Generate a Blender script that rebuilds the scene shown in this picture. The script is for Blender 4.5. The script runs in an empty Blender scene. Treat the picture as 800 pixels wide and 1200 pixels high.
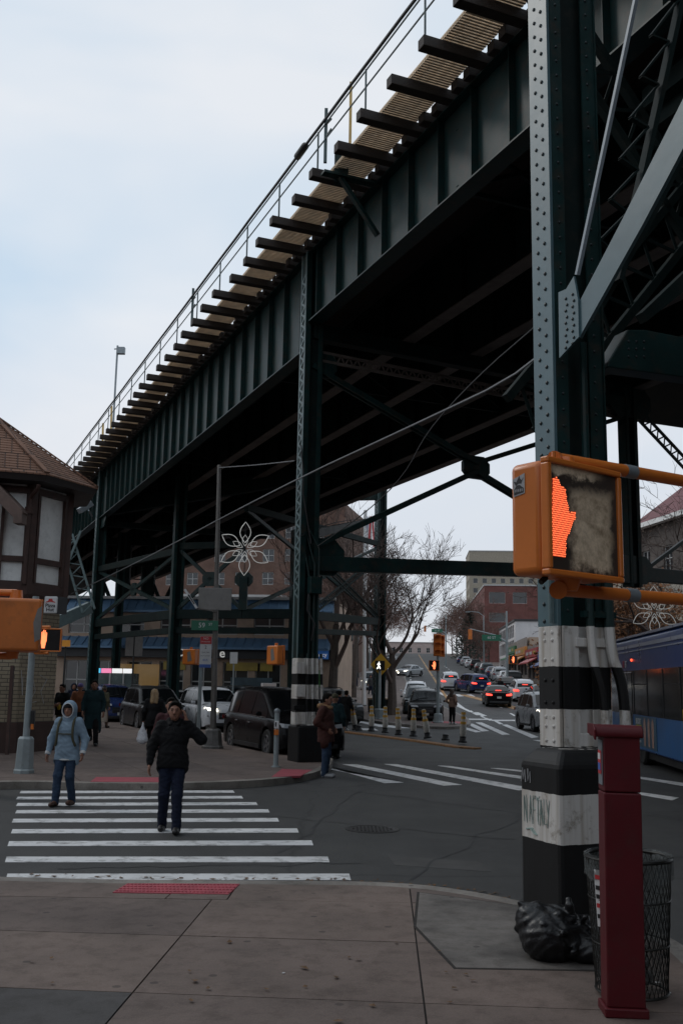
import bpy, math, random
import numpy as np
from mathutils import Vector, Matrix
random.seed(7); np.random.seed(7)
SC = bpy.context.scene; COL = SC.collection
PI = math.pi
# ------------------------------------------------------------------ camera
CAMZ = 1.9; FPX = 1167.0; PITCH = math.radians(9.82); ROLL = math.radians(1.0)
cd = bpy.data.cameras.new('camera'); cam = bpy.data.objects.new('camera', cd); COL.objects.link(cam)
SC.camera = cam; cd.lens = 35.0; cd.sensor_width = 36.0; cd.clip_end = 5000; cd.clip_start = .05
_f = Vector((0, math.cos(PITCH), math.sin(PITCH))); _r0 = Vector((1, 0, 0)); _u0 = Vector((0, -math.sin(PITCH), math.cos(PITCH)))
_r = _r0*math.cos(ROLL)+_u0*math.sin(ROLL); _u = _u0*math.cos(ROLL)-_r0*math.sin(ROLL)
cam.matrix_world = Matrix(((_r.x, _u.x, -_f.x, 0), (_r.y, _u.y, -_f.y, 0), (_r.z, _u.z, -_f.z, CAMZ), (0, 0, 0, 1)))
# ------------------------------------------------------------------ world and sun (overcast afternoon)
W = bpy.data.worlds.new('World'); SC.world = W; W.use_nodes = True
nt = W.node_tree; nt.nodes.clear()
def wn(t): return nt.nodes.new(t)
SUN_EL, SUN_AZ = math.radians(38), math.radians(-60)
out = wn('ShaderNodeOutputWorld'); bg = wn('ShaderNodeBackground'); sky = wn('ShaderNodeTexSky')
sky.sky_type = 'NISHITA'; sky.sun_disc = False; sky.sun_elevation = SUN_EL; sky.sun_rotation = SUN_AZ
tc = wn('ShaderNodeTexCoord'); mp = wn('ShaderNodeMapping'); mp.inputs['Scale'].default_value = (1, 1, 2.6)
nz = wn('ShaderNodeTexNoise'); nz.inputs['Scale'].default_value = 2.1; nz.inputs['Detail'].default_value = 4; nz.inputs['Roughness'].default_value = .45; nz.inputs['Distortion'].default_value = .3
rp = wn('ShaderNodeValToRGB'); rp.color_ramp.elements[0].position = .38; rp.color_ramp.elements[1].position = .62
rp.color_ramp.elements[0].color = (6.1, 7.4, 8.7, 1); rp.color_ramp.elements[1].color = (8.5, 8.8, 9.2, 1)
sx = wn('ShaderNodeSeparateXYZ'); rz = wn('ShaderNodeMapRange'); rz.inputs['From Min'].default_value = 0.0; rz.inputs['From Max'].default_value = .35
mxh = wn('ShaderNodeMix'); mxh.data_type = 'RGBA'; mxh.inputs[6].default_value = (7.5, 7.6, 8.1, 1)
mx = wn('ShaderNodeMix'); mx.data_type = 'RGBA'; mx.inputs[0].default_value = .9
L = nt.links.new
L(tc.outputs['Generated'], mp.inputs['Vector']); L(mp.outputs[0], nz.inputs['Vector']); L(nz.outputs[0], rp.inputs[0])
L(tc.outputs['Generated'], sx.inputs[0]); L(sx.outputs['Z'], rz.inputs['Value']); L(rz.outputs[0], mxh.inputs[0]); L(rp.outputs[0], mxh.inputs[7])
L(sky.outputs[0], mx.inputs[6]); L(mxh.outputs[2], mx.inputs[7]); L(mx.outputs[2], bg.inputs['Color']); bg.inputs['Strength'].default_value = .101
L(bg.outputs[0], out.inputs['Surface'])
sd = bpy.data.lights.new('sun', 'SUN'); sd.energy = .5; sd.angle = math.radians(18); sd.color = (1, .96, .9)
so = bpy.data.objects.new('sun', sd); COL.objects.link(so)
_sv = Vector((math.sin(SUN_AZ)*math.cos(SUN_EL), math.cos(SUN_AZ)*math.cos(SUN_EL), math.sin(SUN_EL)))
so.rotation_euler = _sv.to_track_quat('Z', 'Y').to_euler()
SC.view_settings.view_transform = 'Standard'; SC.view_settings.look = 'None'; SC.view_settings.exposure = 0.0; SC.view_settings.gamma = 1
SC.cycles.max_bounces = 6; SC.cycles.diffuse_bounces = 3; SC.cycles.glossy_bounces = 3; SC.cycles.transmission_bounces = 4
# ------------------------------------------------------------------ measuring helpers: rays through photograph pixels
def ray(px, py): return _f+_r*((px-400)/FPX)-_u*((py-600)/FPX)
def G(px, py, z=0.0):
    d = ray(px, py); t = (z-CAMZ)/d.z; return Vector((d.x*t, d.y*t, z))
def D(px, py, Y):
    d = ray(px, py); t = Y/d.y; return Vector((d.x*t, Y, CAMZ+d.z*t))
def gz(Y):
    if Y < 50: return 0.0
    t = min(Y, 330)-50
    return .046*(t-12*(1-math.exp(-t/12)))
def X_at(px, Y): return D(px, 800, Y).x
def Z_at(px, py, Y): return D(px, py, Y).z
# ------------------------------------------------------------------ materials
MATS = {}
def mat(name, col, rough=.6, metal=0.0, var=.18, scale=3.0, bump=0.0, bscale=30, emit=None, estr=1.0, dirt=0.0, alpha=None, spec=None, coat=0.0, stretch=None, trans=None, dcol=(.045, .036, .028)):
    if name in MATS: return MATS[name]
    m = bpy.data.materials.new(name); m.use_nodes = True; n = m.node_tree; b = n.nodes['Principled BSDF']
    b.inputs['Roughness'].default_value = rough; b.inputs['Metallic'].default_value = metal
    if spec is not None: b.inputs['Specular IOR Level'].default_value = spec
    if coat: b.inputs['Coat Weight'].default_value = coat; b.inputs['Coat Roughness'].default_value = .08
    c = (*col, 1)
    t = n.nodes.new('ShaderNodeTexCoord'); v = t.outputs['Object']
    if stretch:
        mpn = n.nodes.new('ShaderNodeMapping'); mpn.inputs['Scale'].default_value = stretch; n.links.new(v, mpn.inputs[0]); v = mpn.outputs[0]
    if var > 0:
        z = n.nodes.new('ShaderNodeTexNoise'); z.inputs['Scale'].default_value = scale; z.inputs['Detail'].default_value = 5; z.inputs['Roughness'].default_value = .6
        n.links.new(v, z.inputs['Vector'])
        r = n.nodes.new('ShaderNodeValToRGB'); r.color_ramp.elements[0].position = .3; r.color_ramp.elements[1].position = .7
        r.color_ramp.elements[0].color = tuple(x*(1-var) for x in col)+(1,); r.color_ramp.elements[1].color = tuple(min(1, x*(1+var)) for x in col)+(1,)
        n.links.new(z.outputs[0], r.inputs[0]); co = r.outputs[0]
        if dirt > 0:
            z2 = n.nodes.new('ShaderNodeTexNoise'); z2.inputs['Scale'].default_value = scale*3.1; z2.inputs['Detail'].default_value = 8; z2.inputs['Roughness'].default_value = .7
            n.links.new(v, z2.inputs['Vector'])
            r2 = n.nodes.new('ShaderNodeValToRGB'); r2.color_ramp.elements[0].position = .5; r2.color_ramp.elements[1].position = .68
            n.links.new(z2.outputs[0], r2.inputs[0])
            mm = n.nodes.new('ShaderNodeMath'); mm.operation = 'MULTIPLY'; mm.inputs[1].default_value = dirt; n.links.new(r2.outputs[0], mm.inputs[0])
            x = n.nodes.new('ShaderNodeMix'); x.data_type = 'RGBA'; x.inputs[7].default_value = (*dcol, 1)
            n.links.new(mm.outputs[0], x.inputs[0]); n.links.new(co, x.inputs[6]); co = x.outputs[2]
        n.links.new(co, b.inputs['Base Color'])
        rr = n.nodes.new('ShaderNodeMapRange'); rr.inputs['To Min'].default_value = max(.03, rough-.1); rr.inputs['To Max'].default_value = min(1, rough+.1)
        n.links.new(z.outputs[0], rr.inputs['Value']); n.links.new(rr.outputs[0], b.inputs['Roughness'])
    else: b.inputs['Base Color'].default_value = c
    if bump > 0:
        z3 = n.nodes.new('ShaderNodeTexNoise'); z3.inputs['Scale'].default_value = bscale; z3.inputs['Detail'].default_value = 4; n.links.new(v, z3.inputs['Vector'])
        bm = n.nodes.new('ShaderNodeBump'); bm.inputs['Strength'].default_value = bump; bm.inputs['Distance'].default_value = .02
        n.links.new(z3.outputs[0], bm.inputs['Height']); n.links.new(bm.outputs[0], b.inputs['Normal'])
    if emit:
        b.inputs['Emission Color'].default_value = (*emit, 1); b.inputs['Emission Strength'].default_value = estr
    if alpha is not None: b.inputs['Alpha'].default_value = alpha
    if trans is not None: b.inputs['Transmission Weight'].default_value = trans
    MATS[name] = m; return m
# ------------------------------------------------------------------ mesh builder
OFF = {}
class MB:
    def __init__(s): s.v = []; s.f = []
    def add(s, vs, fs):
        o = len(s.v); s.v += [tuple(p) for p in vs]; s.f += [tuple(i+o for i in f) for f in fs]; return s
    def box(s, c, d, rot=None):
        hx, hy, hz = d[0]/2, d[1]/2, d[2]/2; c = Vector(c)
        P = [Vector((x, y, z)) for x in (-hx, hx) for y in (-hy, hy) for z in (-hz, hz)]
        if rot is not None: P = [rot @ p for p in P]
        return s.add([p+c for p in P], [(0, 1, 3, 2), (4, 6, 7, 5), (0, 4, 5, 1), (2, 3, 7, 6), (0, 2, 6, 4), (1, 5, 7, 3)])
    def bx(s, x0, x1, y0, y1, z0, z1): return s.box(((x0+x1)/2, (y0+y1)/2, (z0+z1)/2), (abs(x1-x0), abs(y1-y0), abs(z1-z0)))
    def bar(s, a, b, w, h, up=(0, 0, 1)):
        a = Vector(a); b = Vector(b); d = (b-a).normalized(); up = Vector(up); x = d.cross(up)
        if x.length < 1e-4: x = d.cross(Vector((0, 1, 0)))
        x.normalize(); y = x.cross(d); x = x*w/2; y = y*h/2
        return s.add([a-x-y, a+x-y, a+x+y, a-x+y, b-x-y, b+x-y, b+x+y, b-x+y], [(0, 3, 2, 1), (4, 5, 6, 7), (0, 1, 5, 4), (1, 2, 6, 5), (2, 3, 7, 6), (3, 0, 4, 7)][::1])
    def tube(s, a, b, r, r2=None, n=10, caps=True):
        a = Vector(a); b = Vector(b); r2 = r if r2 is None else r2; d = (b-a).normalized()
        x = d.orthogonal().normalized(); y = d.cross(x)
        vs = [a+(x*math.cos(2*PI*i/n)+y*math.sin(2*PI*i/n))*r for i in range(n)]+[b+(x*math.cos(2*PI*i/n)+y*math.sin(2*PI*i/n))*r2 for i in range(n)]
        fs = [(i, (i+1) % n, n+(i+1) % n, n+i) for i in range(n)]
        if caps: fs += [tuple(range(n-1, -1, -1)), tuple(range(n, 2*n))]
        return s.add(vs, fs)
    def path(s, pts, r, n=6):
        pts = [Vector(p) for p in pts]; o = len(s.v); prev = None; N = len(pts)
        rs = r if isinstance(r, (list, tuple)) else [r]*N
        for k, p in enumerate(pts):
            d = (pts[min(k+1, N-1)]-pts[max(k-1, 0)]).normalized()
            if prev is None: x = d.orthogonal().normalized()
            else:
                x = prev-d*prev.dot(d); x = x.normalized() if x.length > 1e-6 else d.orthogonal().normalized()
            prev = x; y = d.cross(x)
            s.v += [tuple(p+(x*math.cos(2*PI*i/n)+y*math.sin(2*PI*i/n))*rs[k]) for i in range(n)]
        for k in range(N-1):
            for i in range(n): s.f.append((o+k*n+i, o+k*n+(i+1) % n, o+(k+1)*n+(i+1) % n, o+(k+1)*n+i))
        s.f.append(tuple(o+i for i in range(n-1, -1, -1))); s.f.append(tuple(o+(N-1)*n+i for i in range(n)))
        return s
    def prism(s, poly, z0, z1):
        n = len(poly); vs = [(p[0], p[1], z0) for p in poly]+[(p[0], p[1], z1) for p in poly]
        return s.add(vs, [tuple(range(n-1, -1, -1)), tuple(range(n, 2*n))]+[(i, (i+1) % n, n+(i+1) % n, n+i) for i in range(n)])
    def extr(s, poly, dv):
        """extrude a 3-D polygon along dv"""
        n = len(poly); dv = Vector(dv); vs = [Vector(p) for p in poly]; vs += [p+dv for p in vs]
        return s.add(vs, [tuple(range(n-1, -1, -1)), tuple(range(n, 2*n))]+[(i, (i+1) % n, n+(i+1) % n, n+i) for i in range(n)])
    def lathe(s, prof, c=(0, 0, 0), n=20, caps=True):
        c = Vector(c); o = len(s.v)
        for r, z in prof: s.v += [tuple(c+Vector((r*math.cos(2*PI*i/n), r*math.sin(2*PI*i/n), z))) for i in range(n)]
        for k in range(len(prof)-1):
            for i in range(n): s.f.append((o+k*n+i, o+k*n+(i+1) % n, o+(k+1)*n+(i+1) % n, o+(k+1)*n+i))
        if caps: s.f.append(tuple(o+i for i in range(n-1, -1, -1))); s.f.append(tuple(o+(len(prof)-1)*n+i for i in range(n)))
        return s
    def sph(s, c, r, n=10, m=6, sc=(1, 1, 1)):
        c = Vector(c); prof = [(math.sin(PI*k/m), -math.cos(PI*k/m)) for k in range(m+1)]; o = len(s.v)
        for a, z in prof: s.v += [tuple(c+Vector((r*a*math.cos(2*PI*i/n)*sc[0], r*a*math.sin(2*PI*i/n)*sc[1], r*z*sc[2]))) for i in range(n)]
        for k in range(m):
            for i in range(n): s.f.append((o+k*n+i, o+k*n+(i+1) % n, o+(k+1)*n+(i+1) % n, o+(k+1)*n+i))
        return s
    def quad(s, a, b, c, d): return s.add([a, b, c, d], [(0, 1, 2, 3)])
    def build(s, name, m, parent=None, smooth=False, angle=35, bevel=0, kind=None):
        off = OFF.get(parent.name, Vector()) if parent else Vector()
        me = bpy.data.meshes.new(name); vs = s.v if off.length == 0 else [(p[0]-off.x, p[1]-off.y, p[2]-off.z) for p in s.v]
        me.from_pydata(vs, [], s.f); me.validate()
        return link_mesh(name, me, m, parent, smooth, angle, bevel, kind, off)
def link_mesh(name, me, m, parent=None, smooth=False, angle=35, bevel=0, kind=None, off=None):
    o = bpy.data.objects.new(name, me); COL.objects.link(o)
    if m: me.materials.append(m)
    if parent: o.parent = parent; OFF[o.name] = OFF.get(parent.name, Vector())
    if smooth:
        me.polygons.foreach_set('use_smooth', [True]*len(me.polygons)); me.update()
        if angle < 180: me.set_sharp_from_angle(angle=math.radians(angle))
    if bevel:
        b = o.modifiers.new('bevel', 'BEVEL'); b.width = bevel; b.segments = 2; b.limit_method = 'ANGLE'
    if kind: o['kind'] = kind
    return o
def share(name, src, parent, loc=None, mw=None):
    o = bpy.data.objects.new(name, src.data); COL.objects.link(o); o.parent = parent
    if loc is not None: o.location = loc
    if mw is not None: o.matrix_basis = mw
    for md in src.modifiers:
        if md.type == 'BEVEL': b = o.modifiers.new('bevel', 'BEVEL'); b.width = md.width; b.segments = md.segments; b.limit_method = 'ANGLE'
    return o
def tag(o, label=None, cat=None, group=None, kind=None):
    if label: o['label'] = label
    if cat: o['category'] = cat
    if group: o['group'] = group
    if kind: o['kind'] = kind
    return o
def root(name, loc=(0, 0, 0), label=None, cat=None, group=None, kind=None):
    o = bpy.data.objects.new(name, None); COL.objects.link(o); o.location = loc; o.empty_display_size = .2; OFF[o.name] = Vector(loc)
    return tag(o, label, cat, group, kind)
def kids(o): return [c for c in ALLKIDS.get(o.name, [])]
def copy_tree(o, loc=None, rz=None, label=None, group=None, swap=None):
    """copy a thing with its parts and sub-parts; swap = {material name: material} gives the copy its own paint"""
    def cp(a, par):
        c = a.copy(); COL.objects.link(c)
        if par: c.parent = par
        if swap and a.type == 'MESH' and a.data.materials and a.data.materials[0] and a.data.materials[0].name in swap:
            c.material_slots[0].link = 'OBJECT'; c.material_slots[0].material = swap[a.data.materials[0].name]
        for ch in a.children: cp(ch, c)
        return c
    r = cp(o, None)
    if loc is not None: r.location = loc
    if rz is not None: r.rotation_euler = (r.rotation_euler[0], r.rotation_euler[1], rz)
    if label: r['label'] = label
    if group: r['group'] = group
    return r
def text_mesh(name, body, size, m, parent, mw, depth=.004, align='CENTER', offset=0.0, sx=1.0):
    cu = bpy.data.curves.new('t', 'FONT'); cu.body = body; cu.size = size; cu.extrude = depth; cu.align_x = align; cu.align_y = 'CENTER'; cu.offset = offset; cu.resolution_u = 3
    t = bpy.data.objects.new('t', cu); COL.objects.link(t)
    dg = bpy.context.evaluated_depsgraph_get(); me = bpy.data.meshes.new_from_object(t.evaluated_get(dg)); bpy.data.objects.remove(t)
    me.materials.clear(); o = bpy.data.objects.new(name, me); COL.objects.link(o); me.materials.append(m)
    if parent: o.parent = parent
    o.matrix_basis = mw @ Matrix.Diagonal((sx, 1, 1, 1)); return o
def face_mw(c, normal, parent=None):
    """matrix placing a text flat at c, reading upright, facing along normal (horizontal)"""
    nrm = Vector(normal).normalized(); up = Vector((0, 0, 1)); x = up.cross(nrm).normalized(); y = nrm.cross(x)
    off = OFF.get(parent.name, Vector()) if parent else Vector(); c = Vector(c)-off
    return Matrix(((x.x, y.x, nrm.x, c.x), (x.y, y.y, nrm.y, c.y), (x.z, y.z, nrm.z, c.z), (0, 0, 0, 1)))
def clip_poly(poly, cell):
    """Sutherland-Hodgman: poly clipped by convex ccw cell (2-D)"""
    outp = [tuple(p[:2]) for p in poly]
    n = len(cell)
    for i in range(n):
        ax, ay = cell[i][:2]; bx_, by_ = cell[(i+1) % n][:2]; inp = outp; outp = []
        if not inp: return []
        def side(p): return (bx_-ax)*(p[1]-ay)-(by_-ay)*(p[0]-ax)
        for k in range(len(inp)):
            p, q = inp[k-1], inp[k]; sp, sq = side(p), side(q)
            if (sp >= 0) != (sq >= 0):
                t = sp/(sp-sq); outp.append((p[0]+(q[0]-p[0])*t, p[1]+(q[1]-p[1])*t))
            if sq >= 0: outp.append(q)
    return outp
def area2(p): return sum(p[i-1][0]*p[i][1]-p[i][0]*p[i-1][1] for i in range(len(p)))/2
def smooth_poly(pts, it=2, closed=False):
    pts = [Vector(p) for p in pts]
    for _ in range(it):
        q = [] if closed else [pts[0]]
        rng = range(len(pts)) if closed else range(len(pts)-1)
        for i in rng:
            a, b = pts[i], pts[(i+1) % len(pts)]; q += [a.lerp(b, .25), a.lerp(b, .75)]
        if not closed: q.append(pts[-1])
        pts = q
    return pts
# ------------------------------------------------------------------ implicit surfaces (bodies, clothing, bags)
def cone(a, b, ra, rb, sy=1.0): return ('c', np.array(a, float), np.array(b, float), ra, rb)
def ell(c, r, rot=None): return ('e', np.array(c, float), np.array(r, float), rot)
def sdf(prim, X, Y, Z):
    if prim[0] == 'c':
        _, a, b, ra, rb = prim; d = b-a; L2 = max(d@d, 1e-9)
        t = np.clip(((X-a[0])*d[0]+(Y-a[1])*d[1]+(Z-a[2])*d[2])/L2, 0, 1)
        return np.sqrt((X-a[0]-t*d[0])**2+(Y-a[1]-t*d[1])**2+(Z-a[2]-t*d[2])**2)-(ra+(rb-ra)*t)
    _, c, r, rot = prim
    x, y, z = X-c[0], Y-c[1], Z-c[2]
    if rot is not None:
        R = np.array(rot.transposed()); x, y, z = R[0, 0]*x+R[0, 1]*y+R[0, 2]*z, R[1, 0]*x+R[1, 1]*y+R[1, 2]*z, R[2, 0]*x+R[2, 1]*y+R[2, 2]*z
    k0 = np.sqrt((x/r[0])**2+(y/r[1])**2+(z/r[2])**2); k1 = np.sqrt((x/r[0]**2)**2+(y/r[1]**2)**2+(z/r[2]**2)**2)
    return k0*(k0-1)/np.maximum(k1, 1e-6)
def pbounds(p, pad):
    if p[0] == 'c': m = max(p[3], p[4])+pad; return np.minimum(p[1], p[2])-m, np.maximum(p[1], p[2])+m
    m = (p[2] if p[3] is None else np.full(3, p[2].max()))+pad; return p[1]-m, p[1]+m
def blob(prims, h=.012, k=.03, cut=None, noise=None, neg=None):
    """mesh of the smooth union of prims; cut(X,Y,Z) -> field kept where < 0; returns verts, quads"""
    lo = np.min([pbounds(p, k+2*h)[0] for p in prims], axis=0); hi = np.max([pbounds(p, k+2*h)[1] for p in prims], axis=0)
    n = np.ceil((hi-lo)/h).astype(int)+2; F = np.full(n, .5, np.float32)
    ax = [lo[i]+h*np.arange(n[i]) for i in range(3)]
    for p in prims:
        kk = k
        a, b = pbounds(p, kk+h); i0 = np.maximum(((a-lo)/h).astype(int), 0); i1 = np.minimum(((b-lo)/h).astype(int)+2, n)
        sl = tuple(slice(i0[i], i1[i]) for i in range(3)); X, Y, Z = np.meshgrid(*[ax[i][sl[i]] for i in range(3)], indexing='ij', sparse=True)
        d = sdf(p, X, Y, Z); f = F[sl]; q = np.maximum(kk-np.abs(f-d), 0)/kk
        F[sl] = np.minimum(f, d)-q*q*kk*.25
    X, Y, Z = np.meshgrid(*ax, indexing='ij', sparse=True)
    if noise:
        amp, fr = noise[0], noise[1]; sd_ = noise[2] if len(noise) > 2 else 0
        F = F+(amp*np.sin(X*fr*1.3+2.1*np.sin(Z*fr*.9+Y*fr*.5+sd_)+sd_)*np.sin(Z*fr*1.7+1.7*np.sin(X*fr*.8+sd_*2)+Y*fr)).astype(np.float32)
    if neg:
        for p in neg: F = np.maximum(F, -sdf(p, X, Y, Z).astype(np.float32))
    if cut is not None: F = np.maximum(F, cut(X, Y, Z))
    F[0] = F[-1] = .5; F[:, 0] = F[:, -1] = .5; F[:, :, 0] = F[:, :, -1] = .5
    S = F < 0
    c = np.zeros(tuple(n-1), np.int8)
    for dx in (0, 1):
        for dy in (0, 1):
            for dz in (0, 1): c += S[dx:n[0]-1+dx, dy:n[1]-1+dy, dz:n[2]-1+dz]
    I, J, K = np.nonzero((c > 0) & (c < 8)); N = len(I)
    idx = np.full(tuple(n-1), -1, np.int32); idx[I, J, K] = np.arange(N)
    cor = [(dx, dy, dz) for dx in (0, 1) for dy in (0, 1) for dz in (0, 1)]
    val = np.stack([F[I+a, J+b, K+c_] for a, b, c_ in cor], 1); C = np.array(cor, float)
    acc = np.zeros((N, 3)); cnt = np.zeros(N)
    for a in range(8):
        for b in range(a+1, 8):
            if abs(C[a]-C[b]).sum() != 1: continue
            va, vb = val[:, a], val[:, b]; m = (va < 0) != (vb < 0); t = np.where(m, va/np.where(m, va-vb, 1), 0)
            acc += np.where(m[:, None], C[a]+t[:, None]*(C[b]-C[a]), 0); cnt += m
    V = (np.stack([I, J, K], 1)+acc/cnt[:, None])*h+lo
    quads = []
    for axn in range(3):
        A = [slice(1, -1)]*3; B = [slice(1, -1)]*3; A[axn] = slice(0, -1); B[axn] = slice(1, None)
        sa, sb = S[tuple(A)], S[tuple(B)]; q = np.nonzero(sa != sb); s = sa[q]
        P = [q[0]+1, q[1]+1, q[2]+1]; P[axn] = q[axn]
        u, w = [(1, 2), (2, 0), (0, 1)][axn]
        def cell(du, dw):
            R = [P[0].copy(), P[1].copy(), P[2].copy()]; R[u] = R[u]-du; R[w] = R[w]-dw; return idx[R[0], R[1], R[2]]
        Q = np.stack([cell(1, 1), cell(0, 1), cell(0, 0), cell(1, 0)], 1); Q[~s] = Q[~s][:, ::-1]; quads.append(Q)
    return V, np.concatenate(quads)
def blob_obj(name, prims, m, parent=None, h=.012, k=.03, cut=None, noise=None, neg=None, kind=None):
    V, Q = blob(prims, h, k, cut, noise, neg); Q = Q[(Q >= 0).all(1)]
    off = OFF.get(parent.name, Vector()) if parent else Vector(); V = V-np.array(off)
    me = bpy.data.meshes.new(name); me.vertices.add(len(V)); me.vertices.foreach_set('co', V.astype(np.float32).ravel())
    me.loops.add(len(Q)*4); me.loops.foreach_set('vertex_index', Q.astype(np.int32).ravel())
    me.polygons.add(len(Q)); me.polygons.foreach_set('loop_start', np.arange(0, len(Q)*4, 4, dtype=np.int32))
    me.polygons.foreach_set('use_smooth', np.ones(len(Q), bool)); me.update(calc_edges=True); me.validate()
    return link_mesh(name, me, m, parent, kind=kind)
# ================================================================== ground, roads, pavements
def asphalt_mat():
    m = bpy.data.materials.new('asphalt'); m.use_nodes = True; n = m.node_tree; b = n.nodes['Principled BSDF']; Lk = n.links.new
    t = n.nodes.new('ShaderNodeTexCoord'); v = t.outputs['Object']
    def noise(s, d=5, r=.6, st=None):
        z = n.nodes.new('ShaderNodeTexNoise'); z.inputs['Scale'].default_value = s; z.inputs['Detail'].default_value = d; z.inputs['Roughness'].default_value = r
        if st:
            mpn = n.nodes.new('ShaderNodeMapping'); mpn.inputs['Scale'].default_value = st; mpn.inputs['Rotation'].default_value = (0, 0, .4); Lk(v, mpn.inputs[0]); Lk(mpn.outputs[0], z.inputs['Vector'])
        else: Lk(v, z.inputs['Vector'])
        return z
    def ramp(z, p0, c0, p1, c1):
        r = n.nodes.new('ShaderNodeValToRGB'); r.color_ramp.elements[0].position = p0; r.color_ramp.elements[1].position = p1
        r.color_ramp.elements[0].color = (*c0, 1); r.color_ramp.elements[1].color = (*c1, 1); Lk(z.outputs[0], r.inputs[0]); return r
    def mul(a, c, f=1):
        x = n.nodes.new('ShaderNodeMix'); x.data_type = 'RGBA'; x.blend_type = 'MULTIPLY'; x.inputs[0].default_value = f; Lk(a, x.inputs[6]); Lk(c, x.inputs[7]); return x.outputs[2]
    big = ramp(noise(.16, 4), .35, (.030, .030, .030), .68, (.047, .046, .045))
    med = ramp(noise(1.3, 6, .7, (1, .25, 1)), .35, (.78, .78, .78), .65, (1.12, 1.12, 1.1))
    fine = ramp(noise(70, 3, .8), .3, (.55, .55, .55), .72, (1.4, 1.4, 1.4))
    crack = n.nodes.new('ShaderNodeTexVoronoi'); crack.feature = 'DISTANCE_TO_EDGE'; crack.inputs['Scale'].default_value = .23
    wz = noise(1.1, 4); wm = n.nodes.new('ShaderNodeMix'); wm.data_type = 'VECTOR'; wm.inputs[0].default_value = .3; Lk(v, wm.inputs[4]); Lk(wz.outputs[1], wm.inputs[5]); Lk(wm.outputs[1], crack.inputs['Vector'])
    cr = ramp(crack, .0, (.5, .5, .5), .006, (1, 1, 1))
    c = mul(mul(mul(big.outputs[0], med.outputs[0]), fine.outputs[0]), cr.outputs[0]); Lk(c, b.inputs['Base Color'])
    rr = n.nodes.new('ShaderNodeMapRange'); rr.inputs['To Min'].default_value = .62; rr.inputs['To Max'].default_value = .9; Lk(noise(.8).outputs[0], rr.inputs['Value']); Lk(rr.outputs[0], b.inputs['Roughness'])
    bp = n.nodes.new('ShaderNodeBump'); bp.inputs['Strength'].default_value = .5; bp.inputs['Distance'].default_value = .01; Lk(noise(110, 3, .8).outputs[0], bp.inputs['Height']); Lk(bp.outputs[0], b.inputs['Normal'])
    return m
M_ASPH = asphalt_mat()
def concrete(name, col, stain=.35):
    m = bpy.data.materials.new(name); m.use_nodes = True; n = m.node_tree; b = n.nodes['Principled BSDF']; Lk = n.links.new
    g = n.nodes.new('ShaderNodeNewGeometry'); oi = n.nodes.new('ShaderNodeObjectInfo')
    def noise(s, d=5, r=.6):
        z = n.nodes.new('ShaderNodeTexNoise'); z.inputs['Scale'].default_value = s; z.inputs['Detail'].default_value = d; z.inputs['Roughness'].default_value = r; Lk(g.outputs['Position'], z.inputs['Vector']); return z
    def ramp(src, p0, c0, p1, c1):
        r = n.nodes.new('ShaderNodeValToRGB'); r.color_ramp.elements[0].position = p0; r.color_ramp.elements[1].position = p1
        r.color_ramp.elements[0].color = (*c0, 1); r.color_ramp.elements[1].color = (*c1, 1); Lk(src, r.inputs[0]); return r
    def mul(a, c):
        x = n.nodes.new('ShaderNodeMix'); x.data_type = 'RGBA'; x.blend_type = 'MULTIPLY'; x.inputs[0].default_value = 1; Lk(a, x.inputs[6]); Lk(c, x.inputs[7]); return x.outputs[2]
    a = ramp(noise(.9, 7, .65).outputs[0], .3, tuple(x*(1-stain) for x in col), .7, tuple(x*(1+stain*.6) for x in col))
    sp = ramp(noise(6, 8, .7).outputs[0], .36, (.72, .70, .68), .52, (1, 1, 1))
    fi = ramp(noise(120, 2, .8).outputs[0], .3, (.8, .8, .8), .7, (1.15, 1.15, 1.15))
    vo = n.nodes.new('ShaderNodeTexVoronoi'); vo.inputs['Scale'].default_value = 3.3; Lk(g.outputs['Position'], vo.inputs['Vector'])
    gum = ramp(vo.outputs['Distance'], .075, (.5, .5, .5), .1, (1, 1, 1))
    rnd = ramp(oi.outputs['Random'], 0, (.86, .86, .87), 1, (1.1, 1.09, 1.06))
    Lk(mul(mul(mul(mul(a.outputs[0], sp.outputs[0]), fi.outputs[0]), gum.outputs[0]), rnd.outputs[0]), b.inputs['Base Color']); b.inputs['Roughness'].default_value = .82
    bp = n.nodes.new('ShaderNodeBump'); bp.inputs['Strength'].default_value = .35; bp.inputs['Distance'].default_value = .01; Lk(noise(60, 4, .7).outputs[0], bp.inputs['Height']); Lk(bp.outputs[0], b.inputs['Normal'])
    return m
M_CONC = concrete('pavement_concrete', (.150, .112, .096)); M_CONC2 = concrete('pale_patch_concrete', (.15, .135, .125), .8); M_CONC3 = concrete('dark_patch', (.06, .056, .056)); M_KERB = concrete('kerb_stone', (.23, .21, .19), .45)
M_JOINT = mat('joint_dirt', (.022, .018, .015), .95, bump=.3)
M_PAINT = mat('road_paint', (.62, .62, .62), .7, var=.12, scale=1.5, dirt=.75, bump=.2, bscale=90)
M_YEL = mat('yellow_paint', (.36, .2, .075), .75, var=.2, scale=2, dirt=.8)
M_RED = mat('tactile_red', (.34, .055, .075), .75, var=.2, scale=4, dirt=.3)
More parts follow.
